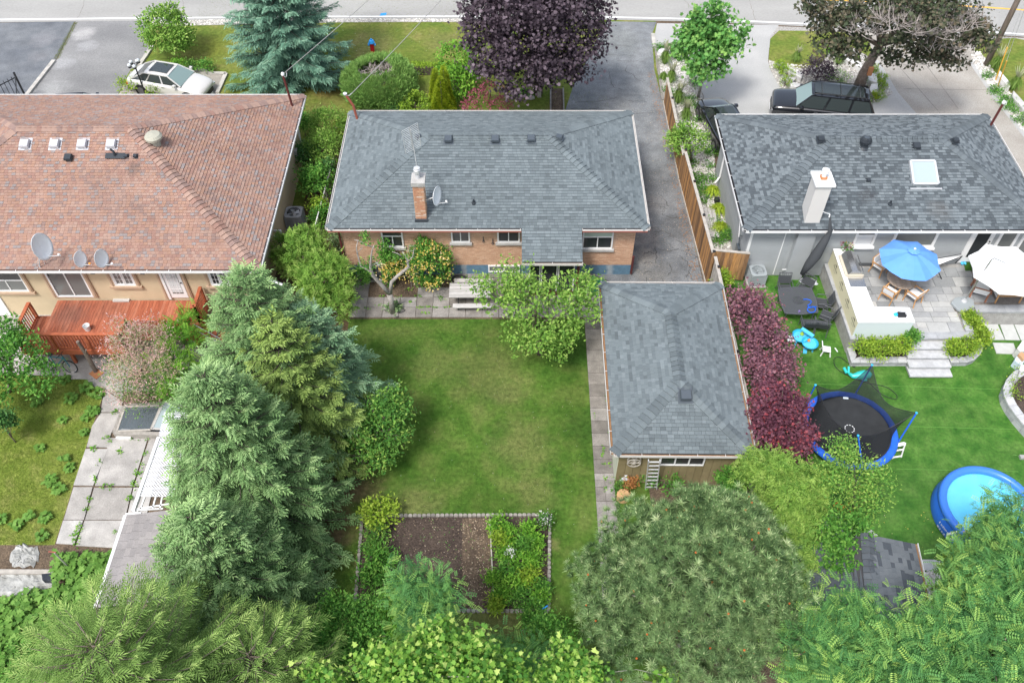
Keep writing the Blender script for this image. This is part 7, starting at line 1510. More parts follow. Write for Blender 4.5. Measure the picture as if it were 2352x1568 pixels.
locust('slender young locust growing up in front of the garden bed', [E(965, 1375, 4.2, 48, .7), E(1010, 1370, 4.3, 34, .5), E(975, 1430, 3.8, 48, .8), E(945, 1330, 4.6, 25, .6)], 170, P(975, 1500)[:2], .30, tr=.05)
locust('low locust below the end of the garden bed', [E(1150, 1535, 3.0, 65, .6), E(1080, 1520, 3.2, 50, .5), E(1230, 1550, 3.0, 70, .6), E(1010, 1500, 3.2, 45, .5)], 180, P(1140, 1560)[:2], .30, tr=.06)
broad('silver_maple', 'yellow green silver maple tips along the bottom edge', 'tree', [E(880, 1545, 6.0, 62, .7), E(1000, 1500, 6.0, 60, .6), E(1085, 1545, 6.3, 75, .7), E(1020, 1465, 6.3, 30, .5), E(1180, 1575, 6.0, 65, .5), E(1085, 1490, 6.2, 28, .5), E(735, 1562, 6.0, 34, .5), E(950, 1570, 6.5, 90, .7)], 'f_silver', TLO, .135, 330, 20, .17, .13, 'bark_pale', base=P(1000, 1680, 0)[:2], shell=.3, low=-.5, vb=(.0, .95, .2), warp=.25)
broad('silver_maple', 'smaller silver maple tip beside the pine at the bottom edge', 'tree', [E(1325, 1545, 5.6, 48, .5), E(1275, 1560, 5.4, 40, .5), E(1300, 1500, 5.6, 20, .4), E(1370, 1560, 5.6, 30, .4), E(1530, 1566, 5.6, 18, .3)], 'f_silver', TLO, .135, 90, 18, .16, .06, 'bark_pale', base=P(1320, 1620, 0)[:2], shell=.3, low=-.5, vb=(.0, .95, .2), warp=.25)
locust('leafy locust crown right of the pine at the bottom edge', [E(1985, 1490, 5.2, 100, .9), E(1890, 1520, 5.2, 85, .9), E(1935, 1410, 5.0, 42, .6), E(2100, 1545, 5.6, 105, .9), E(1850, 1460, 5.0, 40, .6)], 620, P(1990, 1500)[:2])
locust('locust crown filling the bottom right corner', [E(2280, 1480, 6.8, 130, 1.1), E(2205, 1450, 6.2, 80, .9), E(2320, 1380, 6.8, 90, .9), E(2150, 1540, 6.6, 110, .9)], 620, P(2270, 1560)[:2])
locust('tall locust rising over the pool on the right edge', [E(2310, 1270, 6.4, 75, .9), E(2345, 1190, 6.6, 60, .8), E(2250, 1320, 6.0, 60, .8), E(2350, 1330, 6.6, 70, .8)], 320, P(2400, 1440)[:2], .30)
broad('feathery_cedar', 'feathery green cedar between the pool and the shed roof', 'tree', [E(2225, 1300, 3.2, 45, .8), E(2255, 1260, 3.6, 42, .7), E(2190, 1375, 2.6, 34, .6), E(2240, 1340, 3.2, 60, .8), E(2290, 1220, 4.0, 35, .6)], 'f_apple', TS, .24, 300, 14, .2, .08, shell=.5, up=.2, vb=(.2, .7, .12))
# --- left yard ---
broad('left_fruit_tree', 'round leaved green tree at the left edge beside the deck', 'tree', [E(35, 820, 2.6, 62, 1.0), E(0, 770, 2.7, 45, .8), E(90, 860, 2.0, 38, .6), E(-20, 870, 2.2, 60, .8)], 'f_green', TL, .14, 260, 24, .2, .08, base=P(20, 900)[:2], shell=.6); bush('drooping green branches at the left edge of the lawn', 0, 968, 1.4, 30, 'f_dark', .4, size=.14, ncl=40)
t, c = broad('tamarisk', 'pink flowering feathery tamarisk in front of the red deck', 'shrub', [E(320, 810, 2.0, 68, 1.2), E(300, 870, 1.6, 56, .9), E(355, 860, 1.6, 48, .9), E(290, 770, 2.3, 45, .8), E(350, 780, 2.2, 48, .8)], 'f_tam', TLN, .095, 520, 17, .19, .07, shell=.6, low=-.7, vb=(.05, .85, .3))
foliage('green_sprays', 'f_juniper', t, [E(325, 900, 1.1, 52, .7), E(290, 850, 1.2, 48, .6), E(360, 890, 1.2, 36, .6)], TLN, .10, 150, 22, .18, .4)
t = broad('sumac', 'ferny bright green sumac between the tamarisk and the spruces', 'shrub', [E(420, 775, 1.7, 38, .7), E(400, 850, 1.3, 36, .7), E(440, 740, 1.6, 25, .5), E(400, 905, 1.0, 28, .5)], 'f_bright', TF, .42, 80, 9, .2, .05, shell=.6)
t = thing('squash_vines', 'broad leaved squash vines over the bottom left ground', 'ground cover', tuple(P(100, 1450))); t['kind'] = 'stuff'
k = 5200; px_ = rng.uniform(-80, 290, k); py_ = rng.uniform(1268, 1640, k); ok = (py_ > 1375-20*np.sin(px_/60)) | (px_ > 125) & (py_ < 1345+60); pts = np.array([P(a_, b_, random.uniform(.12, .45)) for a_, b_ in zip(px_[ok], py_[ok])]); K = len(pts)
scatter('leaves', 'f_squash', t, TLO, pts, rdir(K)*np.array([1, 1, .2]), rdir(K)*.35+np.array([0, 0, 1]), rng.uniform(.14, .30, K), rng.random(K))
k = 1500; px_ = rng.uniform(-40, 290, k); py_ = rng.uniform(1470, 1640, k); pts = np.array([P(a_, b_, random.uniform(.5, 1.1)) for a_, b_ in zip(px_, py_)]); scatter('small_leaves', 'f_green', t, TL, pts, rdir(k), rdir(k)*.5+np.array([0, 0, 1]), rng.uniform(.08, .13, k), rng.random(k))
SQ = ['squash plant below the left fruit tree', 'squash plant in the middle of the upper left lawn', 'squash plant on the path edge, topmost of the close trio', 'squash plant on the path edge, second of the close trio', 'squash plant on the path edge, lowest of the close trio', 'squash plant below the bicycle', 'squash plant half way down the path edge, upper of two', 'squash plant half way down the path edge, lower of two', 'squash plant near the cracked slab, left of a pair', 'squash plant near the cracked slab, right of a pair', 'small squash sprout under the path edge trio, upper', 'small squash sprout under the path edge trio, lower', 'lone squash sprout in the middle of the left lawn', 'thin squash sprout in the shade of the left fruit tree', 'squash plant at the very left edge near the pale sheets', 'squash plant left of the path end', 'tall squash plant on the path end edge', 'squash plant above the pale sheets', 'squash plant beside the crumpled pale sheet', 'tiny squash sprout in the upper lawn middle']
for i, (r_, x, y, s_) in enumerate([(2, 340, 565, 26), (2, 650, 535, 32), (2, 805, 440, 32), (2, 900, 495, 34), (2, 865, 645, 30), (2, 600, 360, 24), (2, 605, 1090, 18), (2, 650, 1170, 22), (2, 470, 1290, 30), (2, 555, 1370, 28), (2, 800, 715, 14), (2, 785, 850, 14), (2, 380, 985, 14), (2, 270, 480, 18), (3, 20, 80, 24), (3, 170, 130, 30), (3, 420, 60, 30), (3, 280, 50, 18), (3, 400, 230, 26), (2, 590, 740, 12)]):
    q = Q(0, r_, x, y, 0); rr = s_/4/ppm(q)*1.35; t = thing('squash_plant', SQ[i], 'plant', (q.x, q.y, 0), group='squash plants on the left lawn')
    K = int(10+s_*1.1); a = rng.uniform(0, 6.28, K); rad = rr*np.sqrt(rng.random(K)); pos = np.stack([q.x+rad*np.cos(a), q.y+rad*np.sin(a), rng.uniform(.05, .22, K)], 1)
    scatter('leaves', 'f_squash', t, TLO, pos, np.stack([np.cos(a), np.sin(a), a*0], 1), rdir(K)*.3+np.array([0, 0, 1]), rng.uniform(.10, .21, K), rng.random(K))
t = thing('path_weeds', 'weeds sprouting in the joints of the concrete path', 'weeds', tuple(Q(0, 2, 880, 1260))); t['kind'] = 'stuff'; mb_pts = []
for (r_, x, y, n) in [(2, 1060, 640, 22), (2, 985, 880, 14), (2, 1215, 890, 10), (2, 1345, 880, 14), (2, 1100, 1015, 26), (2, 860, 985, 24), (2, 915, 1110, 10), (2, 875, 1265, 26), (2, 1230, 1310, 30), (2, 1265, 1215, 22), (2, 1015, 1320, 18), (2, 815, 1445, 20), (2, 1195, 1430, 34), (2, 785, 1540, 16), (3, 700, 200, 30), (3, 690, 270, 24), (3, 730, 130, 20), (2, 1330, 1020, 14), (2, 1290, 1130, 12), (2, 940, 1330, 14), (3, 1070, 180, 10), (2, 1000, 900, 8)]:
    for k in range(n): q = Q(0, r_, x+random.gauss(0, 16), y+random.gauss(0, 16), random.uniform(.05, .12)); mb_pts.append(tuple(q))
for (x, y, n) in [(1485, 1150, 24), (1690, 1160, 16), (1420, 1200, 14), (1415, 1090, 12), (1500, 1250, 18), (1580, 1255, 20), (1660, 1255, 18), (1760, 1255, 14), (1150, 1155, 10), (1130, 1235, 12), (1020, 1270, 14), (930, 1265, 12), (1555, 1310, 12), (1720, 1180, 10), (1300, 1160, 8)]:
    for k in range(n): q = Q(1, 1, x+random.gauss(0, 20), y+random.gauss(0, 5), .05); mb_pts.append(tuple(q))
for (x, y, n) in [(835, 1040, 14), (850, 1130, 10), (855, 1260, 14), (860, 1360, 10), (890, 1130, 8), (870, 520, 14), (900, 820, 14), (840, 990, 8), (760, 665, 6)]:
    for k in range(n): q = Q(2, 2, x+random.gauss(0, 8), y+random.gauss(0, 14), .05); mb_pts.append(tuple(q))
mb_pts = np.array(mb_pts); K = len(mb_pts); scatter('leaves', 'f_bright', t, TL, mb_pts, rdir(K)+np.array([0, 0, .4]), rdir(K)*.5+np.array([0, 0, 1]), rng.uniform(.06, .13, K), rng.random(K))
# planted shrubs in the terrace planters
PLB = ['leftmost yellow green shrub in the left terrace planter', 'second yellow green shrub in the left terrace planter', 'third yellow green shrub in the left terrace planter', 'yellow green shrub in the left planter next to the steps', 'taller greener sprig against the counter end panel', 'yellow green shrub in the right planter next to the steps', 'middle yellow green shrub of the curved right planter', 'yellow green shrub at the bend of the right planter', 'small shrub right of the umbrella base', 'smallest shrub at the top of the right planter', 'shrub on the outer rim of the right planter']
for i, (x, y, r, z) in enumerate(((1985, 800, 22, .75), (2015, 798, 24, .75), (2045, 795, 22, .75), (2072, 790, 20, .75), (2095, 775, 14, 1.0), (2195, 800, 18, .75), (2225, 795, 20, .75), (2250, 778, 18, .75), (2238, 745, 12, .85), (2225, 730, 10, .85), (2255, 765, 14, .7))):
    bush(PLB[i], x, y, z, r, 'f_yellow' if i != 4 else 'f_green', .33, TL, .10, 40, 22, .11, 'planter_shrub', 'shrub', group='yellow green shrubs in the terrace planters')
bush('small green plants in the curved planter', 2328, 905, .6, 14, 'f_yellow', .12, TL, .08, 30, 10, .12, 'planter_plants', 'plant', more=((2325, 870, .6, 10, .1), (2345, 850, .6, 10, .1)))
bush('violet flowering plants at the corner of the grey wall', 1176+1985/4, 392+590/4, .3, 14, 'f_green', .3, TLN, .1, 24, 14, .1, 'violet_flowers', 'flowers')
bush('brown withered fern beside the white sack', 1448, 1108, .3, 12, 'f_dead', .3, TLN, .12, 18, 16, .1, 'fern', 'plant'); bush('grey green herb at the garage corner by the stump', 1424, 1118, .25, 13, 'f_apple', .25, TLN, .10, 20, 16, .1, 'herb', 'plant')
# ================= RIGHT YARD TERRACE =================
TZ = .85
tr = bpy.data.objects.new('terrace', None); C.objects.link(tr); ROOT[tr.name] = None; setp(tr, kind='structure')
A_, B_, C_ = P(1893, 603, TZ), P(1954, 779, TZ), P(2243, 776, TZ); D_ = P(2221, 716, TZ); XR = 24.0
tp = [(A_.x, 28.45), (B_.x, B_.y), (C_.x, C_.y), (D_.x+.05, D_.y), (XR, D_.y), (XR, 28.45)]
MB().prism(tp, 0, TZ-.05).build('retaining_wall', 'concrete', tr)
def strip(a, b, w_, z0, z1, m, nm, par, v=.3, seg=1.5):
    a, b = V((a[0], a[1], 0)), V((b[0], b[1], 0)); d = b-a; n = max(1, round(d.length/seg)); nn = d.normalized().cross(V((0, 0, 1)))*-w_
    for k in range(n): MB().obox(a+d*(k/n)+V((0, 0, z0))+d.normalized()*.004, d/n-d.normalized()*.008, nn, V((0, 0, z1-z0)), v+random.uniform(-.15, .15)).build(nm, m, par)
strip((A_.x-.02, 28.4), (B_.x-.02, B_.y-.02), .34, TZ-.045, TZ+.03, 'stone_cap', 'cap_stone', tr, .2)
strip((B_.x+.34, B_.y-.03), (C_.x+.02, C_.y-.03), .36, TZ-.045, TZ+.028, 'stone_cap', 'cap_stone', tr, .4)
strip((C_.x+.0, C_.y+.35), (D_.x+.02, D_.y-.02), .34, TZ-.045, TZ+.026, 'stone_cap', 'cap_stone', tr, .55)
strip((D_.x+.40, D_.y-.03), (XR, D_.y-.03), .42, TZ-.045, TZ+.027, 'stone_cap', 'cap_stone', tr, .4)
inner = [(A_.x+.34, 28.2), (B_.x+.36, B_.y+.36), (C_.x-.36, C_.y+.36), (D_.x-.3, D_.y+.4), (XR, D_.y+.42), (XR, 28.2)]
y = B_.y+.36; random.seed(11)
while y < 28.1:
    hrow = random.choice((.45, .6, .6)); x = A_.x-.2-random.random()*.5
    while x < 20.4:
        w_ = random.choice((.42, .6, .75, .9)); 
        if inpoly([x+w_/2], [y+hrow/2], inner)[0]:
            cuts = [(y, y+hrow)] if random.random() > .22 else [(y, y+hrow/2), (y+hrow/2, y+hrow)]
            for c0, c1 in cuts: MB().prism([(max(x, A_.x+.2)+.008, c0+.008), (x+w_-.008, c0+.008), (x+w_-.008, c1-.008), (max(x, A_.x+.2)+.008, c1-.008)], TZ-.045, TZ+.004+random.uniform(0, .006), min(1, max(0, .35+.045*(20-c0*.7)+random.gauss(0, .25))), bottom=False).build('paver', 'bluestone', tr)
        x += w_
    y += hrow
sheet('terrace_joints', inner, TZ-.046, 'walk_slab')
mb = MB(); mb.box(A_.x+1.3, 17.9, 28.28, 28.44, TZ, TZ+.02).build('dark_stone_border', 'dark_grey', tr)
# steps
st = thing('garden_steps', 'four floating grey stone steps from the terrace to the turf', 'steps', tuple(Q(3, 2, 1490, 300)))
ye = None
for k, (yc, xl, xr_, z) in enumerate(((65, 1300, 1665, .68), (150, 1287, 1678, .51), (235, 1300, 1688, .34), (320, 1308, 1698, .17))):
    a, b = Q(3, 2, xl, yc, z), Q(3, 2, xr_, yc, z); bk = .52
    MB().box(a.x, b.x, a.y, a.y+bk, z-.075, z, .75).build('tread', 'stone_cap', st); MB().box(a.x+.03, b.x-.03, a.y+.06, a.y+bk+.4, 0, z-.076, .15).build('riser', 'stone_cap', st)
# planter walls of blocks
def blockwall(t, pts, w_=.3, h=.3, L_=.42, z0=0, m='stone_cap', course=True, cw=.02):
    P2 = [V((p[0], p[1], 0)) for p in pts]; seg = []
    for a, b in zip(P2, P2[1:]): n = max(1, round((b-a).length/L_)); seg += [a.lerp(b, k/n) for k in range(n)]
    seg.append(P2[-1])
    def nrm(i): d = seg[min(i+1, len(seg)-1)]-seg[max(i-1, 0)]; return d.normalized().cross(V((0, 0, 1)))*-1
    for i in range(len(seg)-1):
        a, b = seg[i], seg[i+1]; na, nb = nrm(i)*w_, nrm(i+1)*w_; g = (b-a)*.015
        MB().prism([a+g, b-g, b-g+nb, a+g+na], z0+h-.08, z0+h, random.uniform(.45, 1)).build('cap_stone', m, t)
        o_ = .025; MB().prism([a+g+na*o_*3, b-g+nb*o_*3, b-g+nb*.9, a+g+na*.9], z0, z0+h*.42, random.uniform(.2, .8)).build('wall_block', m, t); MB().prism([a+na*o_*3, b+nb*o_*3, b+nb*.9, a+na*.9], z0+h*.43, z0+h-.085, random.uniform(.2, .8)).build('wall_block', m, t)
t = thing('planter_wall', 'low grey block planter wall left of the garden steps', 'planter wall', tuple(Q(3, 2, 1000, 200)))
pw = [Q(3, 2, 690, -60, .3), Q(3, 2, 768, 192, .3), Q(3, 2, 1284, 190, .3)]; blockwall(t, pw)
sheet('planter_soil', [(p.x, p.y) for p in pw]+[(Q(3, 2, 1284, 0, .3).x, B_.y), (B_.x, B_.y)], .2, 'bed_soil')
t = thing('planter_wall', 'curved grey block planter wall right of the garden steps', 'planter wall', tuple(Q(3, 2, 1850, 200)))
pw = [Q(3, 2, 1680, 190, .3), Q(3, 2, 1840, 188, .3), Q(3, 2, 1900, 165, .3), Q(3, 2, 1950, 118, .3), Q(3, 2, 1980, 55, .3), Q(3, 2, 1980, -20, .3), Q(3, 2, 1940, -110, .3), Q(3, 2, 1885, -240, .3)]; blockwall(t, pw)
sheet('planter_soil', [(p.x, p.y) for p in pw]+[(C_.x, C_.y), (Q(3, 2, 1680, 0, .3).x, C_.y)], .2, 'bed_soil')
t = thing('planter_wall', 'tall curved block planter wall at the right edge of the turf', 'planter wall', tuple(Q(3, 2, 2200, 500)))
pw = [Q(3, 2, *c, .5) for c in ((2500, 180), (2352, 225), (2250, 280), (2190, 350), (2160, 430), (2170, 500), (2215, 590), (2280, 680), (2352, 765), (2450, 870))][::-1]; pw = pw[::-1]; blockwall(t, pw, .34, .5)
sheet('planter_soil', [(p.x+.15, p.y) for p in pw]+[(24, pw[-1].y), (24, pw[0].y)], .42, 'bed_soil')
# stepping slabs
for k, (pts, l) in enumerate((([(1990, 1410), (2110, 1410), (2175, 1552), (2035, 1550)], 'left slab of the upper stepping stone row'), ([(2132, 1412), (2255, 1412), (2315, 1555), (2182, 1552)], 'middle slab of the upper stepping stone row'), ([(2265, 1413), (2390, 1413), (2450, 1556), (2325, 1555)], 'right slab of the upper stepping stone row'))):
    o = MB().prism([Q(3, 1, *c, .04) for c in pts], .005, .04).build('stepping_slab', 'paver_pale'); setp(o, l, 'paving slab', 'pale stepping slabs')
o = MB().prism([Q(3, 2, *c, .04) for c in ((2065, 10), (2255, 15), (2292, 115), (2100, 108))], .005, .04).build('stepping_slab', 'paver_pale'); setp(o, 'lower single pale stepping slab above the curved planter', 'paving slab', 'pale stepping slabs')
# counter
cn = thing('outdoor_counter', 'white topped l shaped outdoor kitchen counter with cream sheathing boards', 'counter', (B_.x+.6, B_.y+1.5, TZ))
Zc = 1.80; cp = [P(*c, Zc) for c in ((1912, 566), (1971, 740), (2102, 740), (2089, 706), (2007, 704), (1953, 567))]
cx_ = (cp[0].x+cp[1].x)/2; c0, c1 = V((cp[0].x, min(cp[0].y, 28.4), 0)), V((cp[1].x, cp[1].y, 0))
MB().prism([(c0.x, c0.y), (c1.x, c1.y), (cp[2].x, cp[2].y), (cp[3].x, cp[3].y), (cp[4].x, cp[4].y), (cp[5].x, c0.y)], Zc-.04, Zc).build('worktop', 'counter_white', cn)
ins = [(c0.x+.03, c0.y), (c1.x+.03, c1.y+.03), (cp[2].x-.03, cp[2].y+.03), (cp[3].x-.03, cp[3].y-.03), (cp[4].x-.02, cp[4].y-.02), (cp[5].x-.03, c0.y)]
MB().prism(ins, TZ+.005, Zc-.045).build('base', 'pale_panel', cn)
d = V(ins[0]+(0,))-V(ins[1]+(0,)); L_ = d.length; u = d.normalized(); n4 = 3
for k in range(n4): a = V(ins[1]+(TZ+.01,))+u*(L_*k/n4+.004); MB().obox(a, u*(L_/n4-.008), u.cross(V((0, 0, 1)))*-.014, V((0, 0, Zc-.06-TZ))).build('sheathing_panel', 'dens_panel', cn)
MB().obox(V(ins[1]+(TZ+.01,))+V((.01, 0, 0)), V((ins[2][0]-ins[1][0]-.02, ins[2][1]-ins[1][1], 0)), V((0, -.012, 0)), V((0, 0, Zc-.06-TZ))).build('end_panel', 'pale_panel', cn)
def text(s_, size, mtx, m, par, nm='lettering'):
    cu = bpy.data.curves.new('t', 'FONT'); cu.body = s_; cu.size = size; cu.align_x = 'CENTER'; cu.align_y = 'CENTER'; cu.extrude = .0015; cu.resolution_u = 3
    o = bpy.data.objects.new('t', cu); C.objects.link(o); bpy.context.view_layer.update(); me = bpy.data.meshes.new_from_object(o.evaluated_get(bpy.context.evaluated_depsgraph_get())); bpy.data.objects.remove(o); me.name = nm; me.materials.clear(); me.materials.append(MATS[m])
    o = bpy.data.objects.new(nm, me); C.objects.link(o); o.parent = par; r_ = ROOT.get(par.name); o.matrix_local = (r_ @ mtx) if r_ is not None else mtx; ROOT[o.name] = r_; return o
ex = -u; ez = V((0, 0, 1)); en = ex.cross(ez); face_m = Matrix((ex, ez, en)).transposed().to_4x4()
if en.x > 0: ex = u; en = ex.cross(ez); face_m = Matrix((ex, ez, en)).transposed().to_4x4()
for f in (.08, .32, .56, .80):
    c = V(ins[1]+(0,)).lerp(V(ins[0]+(0,)), f)+V((0, 0, 1.38))+en*.017
    text('DensGlass', .125, Matrix.Translation(c) @ face_m, 'print_black', cn); c2 = c+V((0, 0, .13)); MB().face([c2-ex*.13, c2+ex*.13, c2+ex*.03+ez*.085], .5).face([c2-ex*.19+ez*.0, c2-ex*.15, c2+ex*.0+ez*.085, c2-ex*.04+ez*.085]).build('logo', 'print_black', cn)
    for j in range(3): text('Exterior Sheathing', .035, Matrix.Translation(c-V((0, 0, .13+.05*j))-ex*.02*j) @ face_m, 'print_grey', cn) if j < 2 else None
# grill
g = thing('barbecue', 'stainless steel built in barbecue with a dark vent on the white counter', 'barbecue', (cp[0].x+.6, 27.0, Zc)); mx = lambda px_, py_: Q(3, 1, px_, py_, Zc)
g0, g1 = mx(688, 780), mx(880, 1000); gx0, gx1, gy0, gy1 = mx(760, 985).x, mx(880, 985).x, mx(760, 985).y, mx(700, 765).y
gx0, gx1 = cp[1].x-.05, cp[1].x+.55; gy1, gy0 = min(28.1, mx(700, 790).y), mx(760, 975).y; gx0 = (cp[0].x+cp[1].x)/2+.20; gx1 = gx0+.62
prof = [(gx0, 0), (gx0, .14), (gx0+.12, .34), (gx0+.34, .40), (gx0+.52, .30), (gx1, .12), (gx1, 0)]; mb = MB(); pa = [V((x, gy0, Zc+z)) for x, z in prof]; pb = [V((x, gy1, Zc+z)) for x, z in prof]
for i in range(len(prof)-1): mb.face([pa[i], pa[i+1], pb[i+1], pb[i]])
mb.face(pa[::-1]); mb.face(pb); mb.build('hood', 'steel', g); MB().box(gx0-.1, gx0, gy0-.02, gy1+.02, Zc, Zc+.10).build('back_shelf', 'grill_cream', g)
MB().beam((gx1+.05, gy0+.1, Zc+.2), (gx1+.05, gy1-.1, Zc+.2), .03, .03).build('handle', 'steel', g); MB().box(gx0-.02, gx1+.04, gy0-.06, gy0-.01, Zc+.01, Zc+.16).build('side_panel', 'grill_cream', g); MB().box(gx0-.02, gx1+.04, gy0-.62, gy0-.1, Zc+.002, Zc+.035).build('side_burner_lid', 'steel', g)
q = V(((cp[0].x+cp[5].x)/2-.0, 28.15, Zc)); t, c = bush('pot of pink and yellow flowers on the back end of the white counter', 1945, 569, Zc+.15, 11, 'f_green', .14, TL, .08, 12, 12, .06, 'potted_flowers', 'flowers'); foliage('flowers', 'f_pinkred', t, [E(1944, 562, Zc+.3, 10, .12)], TL, .08, 8, 5, .05); foliage('flowers', 'f_flower_y', t, [E(1950, 563, Zc+.28, 10, .1)], TL, .08, 5, 4, .05)
t = thing('tool_caddy', 'small black open caddy with a blue bag on the white counter', 'caddy', tuple(Q(3, 1, 1225, 1330, Zc))); a = t.location; MB().box(a.x-.17, a.x+.16, a.y-.12, a.y+.12, Zc, Zc+.09).tube([a+V((-.17, .1, .1)), a+V((.1, .12, .25)), a+V((.2, -.1, .06))], .012, 5).build('tray', 'black_metal', t); MB().lathe([(.08, 0), (.1, .05), (.05, .12), (.001, .13)], a+V((-.24, .02, 0)), 10).build('blue_bag', 'toy_blue', t)
# umbrella + table set
uc = P(2099, 577, 3.2); tc = Q(3, 1, 1230, 992, TZ+.74)
t = thing('patio_umbrella', 'blue octagonal patio umbrella open over the round wooden table', 'umbrella', (uc.x, uc.y, TZ))
R8 = 1.30; rim = [uc+V((R8*math.cos(a), R8*math.sin(a), -.50)) for a in [R(22.5+45*k-8) for k in range(8)]]
for k in range(8):
    mb = MB(); a, b = rim[k], rim[(k+1) % 8]; N4 = 5
    for i in range(N4):
        f0_, f1_ = i/N4, (i+1)/N4; sg = lambda f: V((0, 0, .10*math.sin(f*math.pi)*.6)); s_in = lambda p, f: uc.lerp(p, f)+sg(f)
        m0, m1 = s_in(a.lerp(b, .5)*1.0, f0_)-V((0, 0, .05*f0_)), s_in(a.lerp(b, .5), f1_)-V((0, 0, .05*f1_)); e0, e1, h0, h1 = s_in(a, f0_), s_in(a, f1_), s_in(b, f0_), s_in(b, f1_)
        mb.face([e0, e1, m1, m0], .35+.3*(k % 2)); mb.face([m0, m1, h1, h0], .65-.3*(k % 2))
    mb.build('canopy_panel', 'umbrella_blue', t)
vt = MB(); top = uc+V((0, 0, .10))
for k in range(8): a, b = [top+V((.26*math.cos(R(22.5+45*j-8)), .26*math.sin(R(22.5+45*j-8)), -.07)) for j in (k, k+1)]; vt.face([top, a, (a+b)/2-V((0, 0, .0)), (a+b)/2+V((0, 0, .03)), top+V((0, 0, .01))][:3], .3); vt.face([top, (a+b)/2, b], .8)
vt.build('vent_cap', 'umbrella_blue', t); MB().lathe([(.03, 0), (.05, .06), (.001, .09)], top, 8).build('finial', 'white_plastic', t); MB().tube([V((uc.x, uc.y, TZ)), uc], .022, 8).build('pole', 'teak', t); mb = MB()
for p in rim: mb.tube([uc-V((0, 0, .03)), p-V((0, 0, .03))], .01, 4)
mb.build('ribs', 'teak', t)
t = thing('round_table', 'round weathered wooden table under the blue umbrella', 'table', (tc.x, tc.y, TZ)); rr = .62
for k in range(8): 
    x0 = -rr+2*rr*k/8; x1_ = x0+2*rr/8-.006; poly = []
    for x in np.linspace(x0, x1_, 4): poly.append((tc.x+x, tc.y-math.sqrt(max(0, rr*rr-x*x))))
    for x in np.linspace(x1_, x0, 4): poly.append((tc.x+x, tc.y+math.sqrt(max(0, rr*rr-x*x))))
    poly = [p for i, p in enumerate(poly) if i == 0 or (abs(p[0]-poly[i-1][0])+abs(p[1]-poly[i-1][1])) > 1e-4]
    MB().prism(poly, TZ+.71, TZ+.74, random.random()).build('table_slat', 'table_wood', t)
for k in range(4): a = k*math.pi/2+.78; MB().tube([(tc.x+.25*math.cos(a), tc.y+.25*math.sin(a), TZ+.7), (tc.x+.42*math.cos(a), tc.y+.42*math.sin(a), TZ)], .03, 6).build('leg', 'teak', t)
o = MB().lathe([(.001, 0), (.2, .0), (.24, .05), (.001, .1)], (tc.x-.12, tc.y+.42, TZ+.745), 16).build('red_bowl', 'red'); setp(o, 'round red cover on the wooden table half under the umbrella', 'cover')
o = MB().box(tc.x-.02, tc.x+.14, tc.y+.16, tc.y+.24, TZ+.745, TZ+.80).build('phone_case', 'white_plastic'); setp(o, 'small white box on the round wooden table', 'box')
def teak_chair(label, p, ang, src=[None]):
    if src[0] is None:
        t = thing('garden_chair', label, 'chair', (0, 0, 0), 0, group='teak chairs round the wooden table', local=True)
        for x in (-.27, .27):
            MB().tube([(x, .27, 0), (x, .23, .64)], .026, 6).build('leg', 'teak', t); MB().tube([(x, -.30, 0), (x, -.24, .45), (x, -.34, .86)], .026, 6).build('leg', 'teak', t); MB().beam((x, -.32, .64), (x, .28, .64), .06, .03).build('armrest', 'teak', t)
        mb = MB(); mb.beam((-.27, .24, .40), (.27, .24, .40), .03, .06).beam((-.27, -.24, .40), (.27, -.24, .40), .03, .06).beam((-.27, -.33, .84), (.27, -.33, .84), .03, .05); mb.build('frame', 'teak', t)
        box(-.24, .24, -.22, .24, .42, .50).build('seat_cushion', 'cushion', t); MB().obox((-.24, -.27, .50), (.48, 0, 0), (0, -.07, .32), (0, .06, .02)).build('back_cushion', 'cushion', t); src[0] = t; t.location = p; t.rotation_euler = (0, 0, ang); return t
    return place(src[0], p, ang, label)
for x, y, l in ((1035, 870, 'teak chair behind the table left of the blue umbrella'), (1125, 1115, 'teak chair in front of the table on the left, facing away'), (1350, 1135, 'teak chair in front of the table on the right')):
    q = Q(3, 1, x, y, TZ+.45); teak_chair(l, (q.x, q.y, TZ), math.atan2(tc.y-q.y, tc.x-q.x)-math.pi/2+(.25 if x < 1100 else 0))
# lounge corner
wc = P(2327, 600, 3.15); t = thing('cantilever_umbrella', 'big white cantilever umbrella over the lounge corner', 'umbrella', (wc.x, wc.y, TZ)); R8 = 1.62; rim = [wc+V((R8*math.cos(a), R8*math.sin(a), -.48)) for a in [R(45*k+14) for k in range(8)]]
for k in range(8):
    mb = MB(); a, b = rim[k], rim[(k+1) % 8]; m_ = (a+b)/2-V((0, 0, .05)); m_ += (wc-m_)*.05; mb.face([wc, a, m_]); mb.face([wc, m_, b]); mb.face([a, a-V((0, 0, .08)), m_-V((0, 0, .08)), m_]); mb.face([m_, m_-V((0, 0, .08)), b-V((0, 0, .08)), b]); mb.build('canopy_panel', 'umbrella_white', t)
b0 = P(2214, 692, TZ+.12); b1 = P(2277, 597, 3.45); MB().tube([b0, b1], .035, 8).build('pole', 'steel', t); MB().tube([b1, b1+V((.12, .05, .05)), P(2309, 604, 3.3)], .028, 8).build('arm', 'steel', t)
bq = [Q(3, 1, x, y, TZ+.12) for x, y in ((1680, 1210), (1720, 1165), (1830, 1150), (1890, 1195), (1900, 1250), (1830, 1290), (1790, 1300), (1740, 1270))]
o = MB().prism(bq, TZ, TZ+.14).build('base', 'ac_light', t); bevel(o, .03); MB().lathe([(.13, 0), (.12, .05), (.06, .08), (.05, .16)], b0+V((0, 0, .01)), 16).build('socket', 'alum', t)
